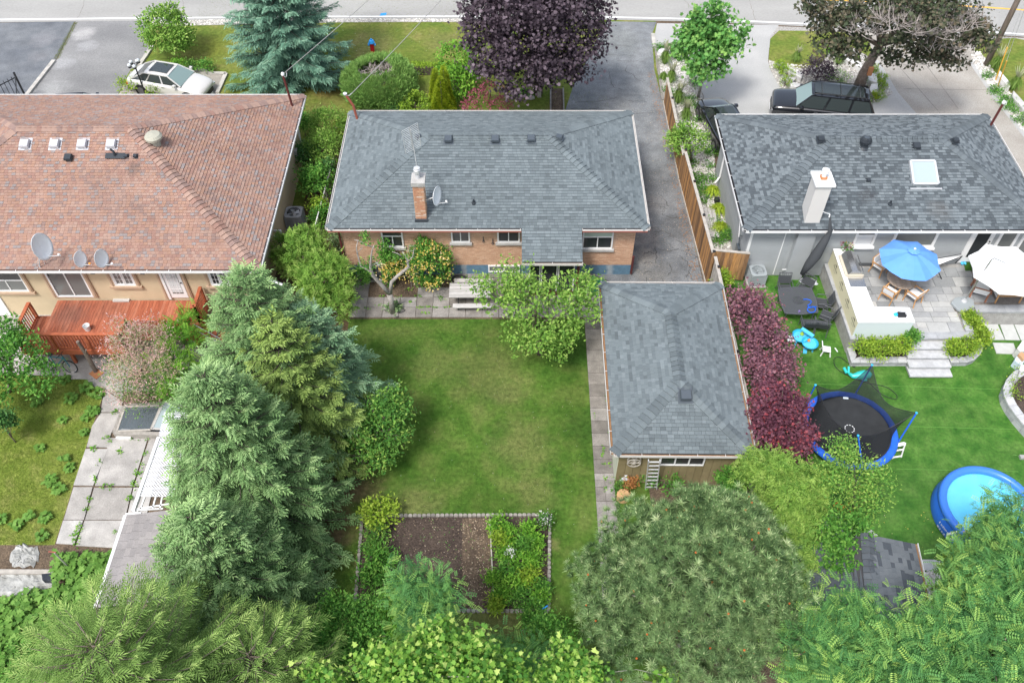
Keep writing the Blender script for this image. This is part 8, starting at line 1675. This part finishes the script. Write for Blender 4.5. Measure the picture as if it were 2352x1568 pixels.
t = thing('outdoor_sofa', 'teak outdoor sofa with grey cushions seen from behind at the right edge', 'sofa', tuple(Q(3, 1, 2250, 1150, TZ)), local=False); s0 = Q(3, 1, 2085, 1215, TZ); sx, sy = s0.x, s0.y; W_ = 2.3
for k in range(3): MB().tube([(sx+k*1.05, sy, TZ), (sx+k*1.05, sy+.08, TZ+.72)], .035, 6).build('leg', 'teak', t)
for k in range(2): MB().tube([(sx+.02+k*2.1, sy+.85, TZ), (sx+.02+k*2.1, sy+.83, TZ+.62)], .035, 6).build('leg', 'teak', t)
for z in (.72, .56, .40): MB().beam((sx, sy+.05, TZ+z), (sx+W_, sy+.05, TZ+z), .04, .07, (0, -1, .1)).build('back_slat', 'teak', t)
MB().beam((sx, sy+.02, TZ+.66), (sx, sy+.9, TZ+.64), .10, .04).build('armrest', 'teak', t)
for z in (.3, .45): MB().beam((sx, sy+.05, TZ+z), (sx, sy+.85, TZ+z), .04, .06, (1, 0, 0)).build('side_slat', 'cushion', t)
for k in range(2): o = MB().box(sx+.10+k*1.0, sx+1.06+k*1.0, sy+.22, sy+.88, TZ+.34, TZ+.48).build('seat_cushion', 'cushion_grey', t); bevel(o, .04); o = MB().obox((sx+.12+k*1.0, sy+.12, TZ+.47), (.92, 0, 0), (0, .16, -.02), (0, -.03, .36)).build('back_cushion', 'cushion_grey', t); bevel(o, .05)
t = thing('slatted_armchair', 'brown wooden armchair with white slats beside the umbrella pole', 'chair', tuple(Q(3, 1, 1955, 1110, TZ))); c = Q(3, 1, 1960, 1075, TZ+.4); an = R(-24)
def rot2(x, y, z): return V((c.x+x*math.cos(an)-y*math.sin(an), c.y+x*math.sin(an)+y*math.cos(an), TZ+z))
for s_ in (-1, 1): MB().beam(rot2(s_*.33, -.42, .02), rot2(s_*.33, -.25, .60), .05, .06, (1, 0, 0)).build('leg', 'teak_dark', t); MB().beam(rot2(s_*.33, .40, .02), rot2(s_*.33, .35, .58), .05, .06, (1, 0, 0)).build('leg', 'teak_dark', t); MB().beam(rot2(s_*.35, -.5, .62), rot2(s_*.35, .42, .60), .08, .03).build('armrest', 'teak_dark', t)
for k in range(4): MB().beam(rot2(-.3, -.46+.06*k, .72-.13*k), rot2(.3, -.46+.06*k, .72-.13*k), .05, .085, (0, -1, .4)).build('back_slat', 'cushion', t)
MB().beam(rot2(-.33, -.52, .78), rot2(.33, -.52, .78), .04, .04).build('frame', 'teak_dark', t); mb = MB(); q4 = [rot2(-.3, -.32, .42), rot2(.3, -.32, .42), rot2(.3, .36, .42), rot2(-.3, .36, .42)]; mb.face([p+V((0, 0, .1)) for p in q4]); [mb.face([q4[i], q4[(i+1) % 4], q4[(i+1) % 4]+V((0, 0, .1)), q4[i]+V((0, 0, .1))]) for i in range(4)]; mb.build('seat_cushion', 'cushion', t)
c = Q(3, 1, 2112, 1000, TZ+.5); t = thing('drum_table', 'round black drum side table with a wooden rim', 'table', (c.x, c.y, TZ)); MB().lathe([(.26, 0), (.28, .48)], (c.x, c.y, TZ), 24).build('drum', 'black_metal', t); MB().lathe([(.24, .50), (.33, .50), (.33, .53), (.24, .53), (.24, .50)], (c.x, c.y, TZ), 24).build('rim', 'teak', t); MB().lathe([(.239, .5), (.001, .52)], (c.x, c.y, TZ), 20).build('top', 'alum_dull', t)
t = thing('grass_mat', 'small rectangle of artificial grass in front of the patio door', 'mat', tuple(Q(3, 1, 1885, 865, TZ))); q = [Q(3, 1, *c_, TZ+.02) for c_ in ((1795, 817), (1990, 817), (2010, 915), (1812, 918))]; MB().prism(q, TZ+.012, TZ+.035).build('mat', 'turf', t)
k_ = 1500; u_, v_ = rng.random(k_), rng.random(k_); pos = np.array([q[3]*(1-a)*(1-b)+q[2]*a*(1-b)+q[1]*a*b+q[0]*(1-a)*b for a, b in zip(u_, v_)]); pos[:, 2] = TZ+.03; scatter('tufts', 'f_blade_turf', t, T_leaf(1, .3), pos, np.array([[0, 0, 1.]])+rdir(k_)*.5, rdir(k_), .045, rng.random(k_), kind='stuff')
for k, (x, m, l) in enumerate(((1780, 'toy_pale', 'left blue slipper on the green mat corner'), (1806, 'toy_pale', 'right blue slipper on the green mat corner'))): o = MB().lathe([(.055, 0), (.06, .03), (.05, .06), (.001, .07)], Q(3, 1, x, 852, TZ+.02), 10, sy=1.9).build('slipper', m); setp(o, l, 'slipper', 'blue slippers by the mat')
o = MB().lathe([(.09, 0), (.1, .06), (.001, .1)], Q(3, 1, 1940, 820, TZ+.03), 8, sy=1.3).build('trainers', 'white_plastic'); setp(o, 'pair of white and black trainers against the patio door', 'shoes')
t = thing('toy_scooter', 'small red and green plastic toy behind the green mat', 'toy', tuple(Q(3, 1, 1985, 850, TZ))); a = t.location; MB().obox(a+V((-.12, -.02, .03)), (.2, .1, 0), (-.04, .1, 0), (0, 0, .12)).build('body', 'hyd_blue', t); MB().lathe([(.08, 0), (.08, .1), (.001, .12)], a+V((.05, -.12, .02)), 10).build('wheel', 'red', t); MB().beam(a+V((-.1, .1, .1)), a+V((.1, -.05, .3)), .04, .04).build('bar', 'toy_green', t)
t = thing('folding_lounger', 'white folded lounger with black frame leaning near the patio door', 'lounger', tuple(Q(3, 1, 1660, 850, TZ))); a, b, c_, d_ = Q(3, 1, 1530, 812, TZ+.75), Q(3, 1, 1775, 765, TZ+.85), Q(3, 1, 1785, 785, TZ+.65), Q(3, 1, 1560, 870, TZ+.45); MB().face([a, d_, c_, b]).build('sling', 'umbrella_white', t)
MB().tube([d_, c_], .02, 5).tube([a, b], .015, 5).tube([d_, Q(3, 1, 1545, 900, TZ)], .02, 5).tube([Q(3, 1, 1560, 920, TZ+.5), Q(3, 1, 1595, 995, TZ)], .022, 5).tube([c_, Q(3, 1, 1720, 850, TZ)], .02, 5).build('frame', 'black_metal', t)
t = thing('shade_sail', 'furled black shade sail hanging beside the grey chimney chase', 'shade sail', tuple(Q(3, 1, 300, 960))); s0, s1, s2, s3 = QY(3, 1, 570, 400, 27.75), QY(3, 1, 572, 560, 27.85), QY(3, 1, 440, 780, 27.6), QY(3, 1, 310, 950, 27.5); s3.z = max(.15, s3.z); mb = MB()
mb.tube([s0, s1, s1.lerp(s2, .3), s2, s2.lerp(s3, .5), s3], [.03, .09, .16, .24, .20, .09], 9); mb.build('cloth', 'sling', t, smooth=True); MB().tube([QY(3, 1, 505, 378, 28.0), s0], .012, 5).tube([s0, s0+V((0, -.02, -.15))], .03, 6).build('rope', 'white_plastic', t)
q = QY(3, 1, 130, 908, 28.3); MB().tube([q, QY(3, 1, 300, 905, 28.3)], .025, 6).build('pipe', 'white_plastic', hr)
for k, (x, y, w_, l) in enumerate(((365, 1020, .42, 'crumpled white printed sack beside the black patio set'), (430, 1042, .16, 'small white paper scrap beside the sack'))): q = Q(3, 1, x, y, .03); mb = MB().lathe([(w_*.9, 0), (w_, .03), (w_*.6, .07), (.001, .09)], q, 6, sy=.6); o = mb.build('paper_sack', 'bag_white'); setp(o, l, 'sack')
# black patio set
tq = [Q(3, 1, *c_, .72) for c_ in ((95, 1085), (240, 1072), (395, 1080), (440, 1185), (458, 1300), (310, 1318), (158, 1310), (110, 1200))]; t = thing('metal_table', 'dark lattice topped metal garden table on the turf', 'table', (sum(p.x for p in tq)/8, sum(p.y for p in tq)/8, 0)); p2 = [(p.x, p.y) for p in tq]
mb = MB(); [mb.beam(tq[i], tq[(i+1) % 8], .05, .03) for i in range(8)]; mb.build('rim', 'patio_metal', t); mb = MB()
for sg in (1, -1):
    c_ = -60.
    while c_ < 60:
        xs = [p[0] for p in p2]; a, b = (min(xs)-3, sg*.75*(min(xs)-3)+c_), (max(xs)+3, sg*.75*(max(xs)+3)+c_); r_ = clipline(a, b, p2)
        if r_ and r_[1]-r_[0] > .01: mb.beam(V((a[0]+(b[0]-a[0])*r_[0], a[1]+(b[1]-a[1])*r_[0], .72+.003*sg)), V((a[0]+(b[0]-a[0])*r_[1], a[1]+(b[1]-a[1])*r_[1], .72+.003*sg)), .042, .006)
        c_ += .088
mb.build('lattice_top', 'patio_metal', t, kind='stuff'); c_ = t.location; mb = MB()
for rr in (.07, .15, .22): mb.tube([(c_.x+rr*math.cos(a), c_.y+rr*math.sin(a), .735) for a in np.linspace(0, 6.283, 16, endpoint=False)], .012, 4, closed=True)
mb.build('centre_ornament', 'dark_grey', t)
for p in (tq[0], tq[2], tq[4], tq[6]): q = p.lerp(V((c_.x, c_.y, .72)), .15); MB().tube([q, V((q.x, q.y, 0))], .03, 6).build('leg', 'patio_metal', t)
pts = [Q(3, 1, x, y, .76) for x, y in ((325, 1182), (355, 1180), (385, 1188), (400, 1205), (385, 1225), (365, 1235), (375, 1260), (420, 1250), (448, 1252))]+[Q(3, 1, 405+38*math.cos(a)-5, 1275+28*math.sin(a), .77) for a in np.linspace(-1.5, 4.6, 14)]
o = MB().tube(pts, .024, 6).build('blue_hose', 'blue_hose', smooth=True); setp(o, 'curly bright blue hose lying on the dark metal table', 'hose')
o = MB().lathe([(.05, 0), (.05, .07), (.001, .08)], Q(3, 1, 285, 1297, .73), 8).build('small_cup', 'f_violet'); setp(o, 'small violet cup on the dark metal table', 'cup')
def sling_chair(label, p, ang, src=[None]):
    if src[0] is None:
        t = thing('sling_chair', label, 'chair', (0, 0, 0), 0, group='black sling chairs round the metal table', local=True)
        for x in (-.28, .28):
            MB().tube([(x, .28, 0), (x, .26, .42), (x, -.24, .40), (x*1.0, -.40, .98)], .018, 6).build('side_frame', 'patio_metal', t); MB().tube([(x, -.36, 0), (x, -.2, .40)], .018, 6).build('leg', 'patio_metal', t); MB().tube([(x*1.08, .26, .42), (x*1.08, .24, .64), (x*1.08, -.05, .66), (x, -.30, .64)], .018, 6).build('armrest', 'patio_metal', t)
        MB().face([(-.26, .26, .43), (.26, .26, .43), (.26, -.22, .41), (-.26, -.22, .41)]).face([(-.26, -.22, .41), (.26, -.22, .41), (.26, .26, .425), (-.26, .26, .425)]).build('seat', 'sling', t)
        MB().obox((-.26, -.25, .44), (.52, 0, 0), (0, -.115, .38), (0, -.012, 0)).build('backrest', 'sling', t); mb = MB(); mb.tube([(-.28, -.40, .98), (.28, -.40, .98)], .018, 5)
        for k in range(6): mb.tube([(-.24+k*.09, -.365, .84), (-.20+k*.09, -.395, .97)], .007, 4); mb.tube([(-.20+k*.09, -.365, .84), (-.24+k*.09, -.395, .97)], .007, 4)
        mb.build('top_rail', 'patio_metal', t); src[0] = t; t.location = p; t.rotation_euler = (0, 0, ang); return t
    return place(src[0], p, ang, label)
for x, y, a, l in ((155, 1075, R(180), 'sling chair tucked behind the table, leftmost of the back pair'), (330, 1085, R(140), 'sling chair turned sideways behind the table beside the sack'), (500, 1215, R(80), 'sling chair at the right end of the table by the concrete wall'), (540, 1330, R(58), 'sling chair angled toward the concrete wall, lower of the two at the right end'), (370, 1405, R(-2), 'sling chair in front of the table with its back above the blue water toy'), (490, 1415, R(-12), 'sling chair in front of the table, right of its neighbour')):
    q = Q(3, 1, x, y, .42); sling_chair(l, (q.x, q.y, 0), a)
# toys
t = thing('water_table', 'bright blue plastic water play table with two basins and a slide', 'toy', tuple(Q(3, 1, 330, 1540, 0))); a, b = Q(3, 1, 300, 1520, .45), Q(3, 1, 385, 1585, .45)
for c_, r_, nm in ((a, .34, 'basin'), (b, .32, 'basin')): MB().lathe([(.22, -.18), (r_*.9, -.06), (r_, .04), (r_+.04, .05), (r_-.02, .02), (r_*.8, -.05), (.001, -.06)], c_, 22).build(nm, 'toy_blue', t, smooth=True); MB().lathe([(r_*.86, -.02), (.001, -.015)], c_, 20, cap=False).build('water', 'toy_pale', t)
MB().obox(Q(3, 1, 298, 1462, .75), Q(3, 1, 405, 1535, .68)-Q(3, 1, 298, 1462, .75), Q(3, 1, 318, 1456, .75)-Q(3, 1, 298, 1475, .75), V((0, 0, .06))).build('slide', 'toy_pale', t); MB().lathe([(.09, 0), (.03, .14), (.001, .15)], Q(3, 1, 312, 1500, .5), 8).build('toy_funnel', 'toy_green', t); MB().lathe([(.07, 0), (.03, .1), (.001, .11)], Q(3, 1, 375, 1560, .5), 8).build('toy_wheel', 'toy_orange', t)
for dx, dy in ((-.2, -.2), (.5, -.5), (-.1, .1), (.45, -.1)): MB().tube([(a.x+dx, a.y+dy, 0), (a.x+dx*.9, a.y+dy*.9, .38)], .04, 6).build('leg', 'toy_pale', t)
o = MB().prism([Q(3, 2, *c_, .05) for c_ in ((325, 60), (345, 48), (362, 70), (355, 108), (322, 105))], .01, .06).build('toy_scoop', 'toy_pale'); setp(o, 'pale blue toy scoop lying below the water play table', 'toy')
def kid_chair(label, x, y, c_, an):
    q = Q(3, c_, x, y, .28); t = thing('small_chair', label, 'chair', (q.x, q.y, 0), an, group='small white plastic chairs', local=True)
    o = MB().box(-.17, .17, -.16, .16, .26, .30).build('seat', 'white_plastic', t); bevel(o, .02); MB().obox((-.2, -.16, .3), (.04, 0, 0), (0, .32, 0), (-.08, 0, .30)).build('backrest', 'white_plastic', t)
    for sx in (-1, 1):
        for sy in (-1, 1): MB().tube([(sx*.14, sy*.13, .27), (sx*.2, sy*.18, .0)], [.02, .032], 6).build('leg', 'white_plastic', t)
kid_chair('small white plastic chair standing on the open turf', 540, 70, 2, R(-10)); kid_chair('small white plastic chair half under the plum coloured maple', 215, 1540, 1, R(-5))
o = MB().tube([Q(3, 2, 615, 60, .03), Q(3, 2, 640, 95, .03)], .025, 6).build('paddle', 'white_plastic'); setp(o, 'little white and green stick lying on the turf', 'toy')
# trampoline
cT = P(1951, 985, .78); RT = 1.83; t = thing('trampoline', 'round blue rimmed trampoline with a sagging black safety net', 'trampoline', (cT.x, cT.y, 0)); n = 48
mb = MB()
for i in range(n):
    a0, a1 = 2*math.pi*i/n, 2*math.pi*(i+1)/n; pr_ = [(RT-.26, .78), (RT-.24, .815), (RT-.14, .83), (RT-.02, .815), (RT+.02, .76), (RT+.01, .70)]
    for (r0, z0), (r1, z1) in zip(pr_, pr_[1:]): wob = lambda a: .012*math.sin(a*17); mb.face([(cT.x+r0*math.cos(a0), cT.y+r0*math.sin(a0), z0+wob(a0)), (cT.x+r1*math.cos(a0), cT.y+r1*math.sin(a0), z1+wob(a0)), (cT.x+r1*math.cos(a1), cT.y+r1*math.sin(a1), z1+wob(a1)), (cT.x+r0*math.cos(a1), cT.y+r0*math.sin(a1), z0+wob(a1))])
mb.build('edge_pad', 'tramp_pad', t); MB().lathe([(RT-.25, .77), (.001, .74)], (cT.x, cT.y, 0), 48, cap=False).build('jumping_mat', 'tramp_mat', t)
q = Q(3, 2, 750, 800, .76); mb = MB()
for k in range(10): a = k*.628; mb.face([(q.x+r_*math.cos(a+d_), q.y+r_*math.sin(a+d_), .758) for r_, d_ in ((.165, -.2), (.165, .2), (.195, .2), (.195, -.2))])
mb.build('centre_mark', 'white_plastic', t); MB().prism([Q(3, 2, *c_, .79) for c_ in ((690, 503), (738, 505), (738, 528), (692, 525))], .78, .79).build('warning_label', 'paper_box', t)
bases = [(1966, 901), (1856, 930), (1971, 1045), (2061, 1010)]; tops = [(2003, 838), (1873, 884), (1971, 1000), (2105, 948)]; PB, PT_ = [], []
for (bx, by), (tx, ty) in zip(bases, tops): b = P(bx, by, .8); b = cT+(b-cT).normalized()*(RT+.03); b.z = .8; tp_ = P(tx, ty, 2.05); PB.append(b); PT_.append(tp_)
for b, tp_ in zip(PB, PT_):
    MB().tube([V((b.x, b.y, 0)), b, tp_], .03, 8).build('net_pole', 'blue_plastic', t); MB().lathe([(.04, -.04), (.05, .02), (.001, .05)], tp_, 8).build('pole_cap', 'toy_blue', t)
for k in range(4): a = k*1.57+.4; MB().tube([cT+V((1.7*math.cos(a), 1.7*math.sin(a), -.05)), cT+V((1.7*math.cos(a), 1.7*math.sin(a), -.78))], .03, 6).build('leg', 'alum', t)
order = [(1, 0), (0, 3), (3, 2), (2, 1)]
for i, j in order:
    a0, a1 = [math.atan2(PB[k].y-cT.y, PB[k].x-cT.x) for k in (i, j)]
    while a1 > a0: a1 -= 2*math.pi
    if a0-a1 > math.pi*1.5: a1 += 2*math.pi
    mb = MB(); nu, nv = 10, 5; g_ = []
    for u_ in range(nu+1):
        f = u_/nu; top = PT_[i].lerp(PT_[j], f)-V((0, 0, .55*math.sin(math.pi*f)))+(cT-PT_[i].lerp(PT_[j], f))*.10*math.sin(math.pi*f); an = a0+(a1-a0)*f; bot = V((cT.x+(RT-.3)*math.cos(an), cT.y+(RT-.3)*math.sin(an), .82)); g_.append([top.lerp(bot, v_/nv)+(cT-bot)*.08*math.sin(math.pi*v_/nv) for v_ in range(nv+1)])
    for u_ in range(nu):
        for v_ in range(nv): mb.face([g_[u_][v_], g_[u_+1][v_], g_[u_+1][v_+1], g_[u_][v_+1]])
    mb.build('safety_net', 'net', t); MB().tube([g[0] for g in g_], .012, 5).build('net_cord', 'black_metal', t)
t = thing('trampoline_ladder', 'short white ladder hooked on the trampoline edge', 'ladder', tuple(Q(3, 2, 1190, 1075))); a, b, c_, d_ = Q(3, 2, 1142, 1075), Q(3, 2, 1222, 1062), Q(3, 2, 1185, 945, .75), Q(3, 2, 1262, 930, .75); MB().beam(a, c_, .05, .03, (0, -1, 0)).build('rail', 'white_trim', t); MB().beam(b, d_, .05, .03, (0, -1, 0)).build('rail', 'white_trim', t)
for f in (.08, .55, .95): MB().beam(a.lerp(c_, f), b.lerp(d_, f), .06 if f < .9 else .14, .03).build('rung', 'white_trim', t)
t = thing('whale_toy', 'shiny turquoise inflatable whale lying behind the trampoline net', 'toy', tuple(Q(3, 2, 850, 320))); w0, w1 = Q(3, 2, 955, 300, .25), Q(3, 2, 745, 320, .2); mb = MB(); mb.tube([w0, w0.lerp(w1, .12), w0.lerp(w1, .35), w0.lerp(w1, .6), w0.lerp(w1, .85), w1+V((0, .12, .05))], [.04, .17, .21, .17, .10, .05], 12); mb.build('body', 'whale', t, smooth=True)
MB().obox(w1+V((-.06, .1, .05)), (.08, 0, 0), (.03, .26, .12), (0, 0, .05)).obox(w1+V((-.14, .1, .05)), (.1, .04, 0), (-.1, .2, .1), (0, 0, .05)).build('tail_fin', 'whale', t); MB().obox(w0.lerp(w1, .4)+V((-.05, -.26, -.1)), (.2, .02, 0), (-.04, .12, .05), (0, 0, .04)).build('side_fin', 'whale', t); MB().lathe([(.035, 0), (.001, .02)], w0.lerp(w1, .15)+V((0, -.13, .08)), 8, mtx=Matrix.Rotation(R(60), 4, 'X')).build('eye', 'white_plastic', t)
def wire(name, label, pts, r_, m, cat='hose'):
    P3 = []; 
    for i in range(len(pts)-1):
        p0, p1, p2_, p3 = pts[max(0, i-1)], pts[i], pts[i+1], pts[min(len(pts)-1, i+2)]
        for k in range(5): f = k/5; P3.append(.5*((2*p1)+(p2_-p0)*f+(2*p0-5*p1+4*p2_-p3)*f*f+(3*p1-p0-3*p2_+p3)*f**3))
    P3.append(pts[-1]); o = MB().tube(P3, r_, 5).build(name, m, smooth=True); setp(o, label, cat)
wire('garden_hose', 'black hose looping from the planter wall round the whale toy', [Q(3, 2, x, y, .03) for x, y in ((790, 90), (752, 110), (757, 180), (800, 240), (740, 200), (660, 145), (608, 160), (625, 240), (730, 310), (850, 360), (960, 390), (1090, 420), (1180, 490), (1165, 530), (1040, 480), (900, 350))], .014, 'black_metal')
wire('garden_hose', 'tangled orange hose between the cedar and the shed roof', [Q(3, 2, x, y, .05) for x, y in ((600, 1510), (640, 1480), (700, 1530), (640, 1560), (720, 1500), (790, 1480), (830, 1540), (760, 1560), (690, 1500), (640, 1540), (810, 1600), (850, 1620), (780, 1640))], .016, 'toy_orange')
for k, (x0, y0, x1, y1) in enumerate(((250, 385, 2160, 440), (1180, 778, 2352, 808), (1180, 1170, 2300, 1195))): a, b = Q(3, 2, x0, y0), Q(3, 2, x1, y1); MB().face([(a.x, a.y-.012, .0085), (b.x, b.y-.012, .0085), (b.x, b.y+.012, .0085), (a.x, a.y+.012, .0085)]).build('turf_seam', 'f_clover', kind='structure')
# pool
cP = P(2272, 1166, .7); RP = 1.62; t = thing('inflatable_pool', 'round blue inflatable pool filled with bright turquoise water', 'pool', (cP.x, cP.y, 0))
MB().lathe([(RP+.18, 0), (RP+.22, .12), (RP+.14, .40), (RP+.02, .62)], (cP.x, cP.y, 0), 56, cap=False).build('side_wall', 'pool_blue', t, smooth=True)
mb = MB(); mb.tube([(cP.x+RP*math.cos(a), cP.y+RP*math.sin(a), .70) for a in np.linspace(0, 6.2832, 56, endpoint=False)], .15, 12, closed=True); mb.build('inflated_ring', 'pool_rim', t, smooth=True)
MB().lathe([(RP-.02, .60), (.001, .601)], (cP.x, cP.y, 0), 56, cap=False).build('water', 'pool_water', t); MB().lathe([(RP-.13, .69), (RP-.05, .58)], (cP.x, cP.y, 0), 56, cap=False).build('liner', 'pool_blue', t)
for k, s_ in enumerate(('summer', 'waves')):
    n_ = len(s_); r_ = RP+.205-k*.0
    for i, ch_ in enumerate(s_):
        an = R(203)+(i-n_/2)*.062; zc = .36-.17*k; rr_ = r_-.04*(1-k)+.02; c_ = V((cP.x+rr_*math.cos(an), cP.y+rr_*math.sin(an), zc)); ex_ = V((-math.sin(an), math.cos(an), 0)); en_ = V((math.cos(an), math.sin(an), .28)).normalized(); ez_ = en_.cross(ex_); text(ch_, .15, Matrix.Translation(c_+en_*.03) @ Matrix((ex_, ez_, en_)).transposed().to_4x4(), 'white_plastic', t)
q = Q(3, 3, 1650, 200, .9); wire('pool_hose', 'white curved pipe hooked over the lower pool rim', [Q(3, 3, x, y, z) for x, y, z in ((1745, 175, .85), (1700, 190, .9), (1652, 200, .8), (1660, 240, .6), (1730, 250, .5), (1800, 290, .2))], .035, 'white_plastic', 'pipe')
t = thing('pool_ladder', 'pale pool ladder leaning on the lower rim of the inflatable pool', 'ladder', tuple(Q(3, 3, 1920, 300))); MB().beam(Q(3, 3, 1790, 180, 1.0), Q(3, 3, 2030, 190, 1.0), .06, .04).build('top_bar', 'weathered', t); MB().beam(Q(3, 3, 1895, 180, .98), Q(3, 3, 1925, 330, .05), .06, .05, (1, 0, 0)).build('leg', 'weathered', t); MB().beam(Q(3, 3, 1850, 290, .3), Q(3, 3, 2010, 290, .3), .06, .03).build('step', 'white_trim', t); MB().beam(Q(3, 3, 2020, 190, .98), Q(3, 3, 2040, 340, .05), .06, .05, (1, 0, 0)).build('leg', 'weathered', t)
# right edge clutter
t = thing('cardboard_box', 'pale blue carton with a brown flap by the right edge', 'box', tuple(Q(3, 2, 2310, 180))); o = MB().prism([Q(3, 2, *c_, .4) for c_ in ((2265, 170), (2300, 110), (2370, 150), (2330, 225))], 0, .4).build('carton', 'paper_box', t); o = MB().prism([Q(3, 2, *c_, .55) for c_ in ((2300, 115), (2330, 95), (2390, 130), (2350, 170))], .41, .55).build('flap', 'cardboard', t)
o = MB().prism([Q(3, 2, *c_, .5) for c_ in ((2290, 60), (2340, -10), (2400, 0), (2400, 70), (2320, 95))], 0, .5).build('stone_block', 'white_rock'); setp(o, 'rough beige stone block at the right edge above the carton', 'stone'); o = MB().lathe([(.13, 0), (.17, .12), (.1, .28), (.001, .3)], Q(3, 2, 2325, 265, .5), 10).build('plastic_bag', 'white_plastic'); setp(o, 'white plastic bag on the curved planter wall', 'bag'); o = box(*[v for p in (Q(3, 2, 2335, 1070)[:],) for v in (p[0]-.12, p[0]+.14, p[1]-.08, p[1]+.08)], 0, .12).build('pool_pump', 'alum_dull'); setp(o, 'small grey gadget on the turf at the right edge', 'gadget')
# corner shed, stone strips
sheet('concrete_pad', xy([Q(3, 3, *c_) for c_ in ((440, 80), (560, 40), (790, 35), (1010, 215), (900, 300), (500, 300))]), .03, 'paver_pale'); sheet('stone_strip', xy([Q(3, 3, *c_) for c_ in ((1370, 435), (1900, 440), (1900, 540), (1400, 535))]), .028, 'paver_pale'); pebbles('corner_pebbles', xy([Q(3, 3, *c_) for c_ in ((1400, 545), (1900, 550), (1800, 900), (1450, 900))]), 1600, .07)
t = thing('corner_shed', 'shed with a dark slate shingle roof and a leaf filled gutter at the bottom right', 'shed', tuple(Q(3, 3, 1200, 600)))
E0, E1, G0, G1 = Q(3, 3, 1345, 290, 2.1), Q(3, 3, 1500, 1000, 2.1), Q(3, 3, 915, 205, 2.75), Q(3, 3, 985, 1000, 2.75); H0, H1 = V((2*G0.x-E0.x+.1, G0.y, 2.1)), V((2*G1.x-E1.x+.1, G1.y, 2.1))
dk = MB(); off = V((0, 0, .012))
for pl_ in ([E1, E0, G0, G1], [H0, H1, G1, G0]): dk.face([p-off for p in pl_]); dk.face([p-off*8 for p in pl_[::-1]])
rs = dk.build('roof', 'roof_under', t); shingles(rs, [E1, E0, G0, G1], 'shingle_shed', e=.17, widths=(.18, .26, .34), vf=lambda x, k: .05 if random.random() < .3 else .6+.3*random.random(), bud=Budget(0)); shingles(rs, [H0, H1, G1, G0], 'shingle_shed', e=.17, widths=(.18, .26, .34), vf=lambda x, k: .3, bud=Budget(0))
caps(rs, G1, G0, (E0-E1).cross(G0-E0).normalized(), (H1-H0).cross(G1-H1).normalized(), 'shingle_shed')
u = (E0-E1).normalized(); MB().beam(E1+V((.1, 0, 0)), E0+V((.1, 0, 0)), .02, .12).beam(E1+V((.02, 0, -.05)), E0+V((.02, 0, -.05)), .12, .02).build('gutter', 'white_trim', t); mb = MB().beam(E1+V((.04, 0, -.02)), E0+V((.04, 0, -.02)), .08, .03); mb.build('gutter_fill', 'gutter_litter', t)
MB().prism([(E0.x-.25, E0.y-.2), (E1.x-.25, E1.y), (H1.x+.25, H1.y), (H0.x+.25, H0.y-.2)], 0, 2.08).build('wall', 'fence_wood', t)
MB().beam(Q(3, 3, 432, 780, 1.6), Q(3, 3, 450, 885, 1.6), .05, .05).build('drip_edge', 'white_trim', t)
litter('fallen_leaves', [(E1.x-1, E1.y), (E0.x+2.5, E1.y), (E0.x+2.5, E0.y+2.5), (E0.x-1, E0.y+2.5)], 60, .07, 'f_flower_y', .02); litter('turf_litter', [(9.2, 20), (11.8, 20), (11.6, 28), (9.2, 28)], 420, .05, 'straw', .03); litter('lawn_leaves', [(-7, 9), (2.8, 9), (2.8, 25.5), (-7, 25.5)], 60, .05, 'straw', .035)
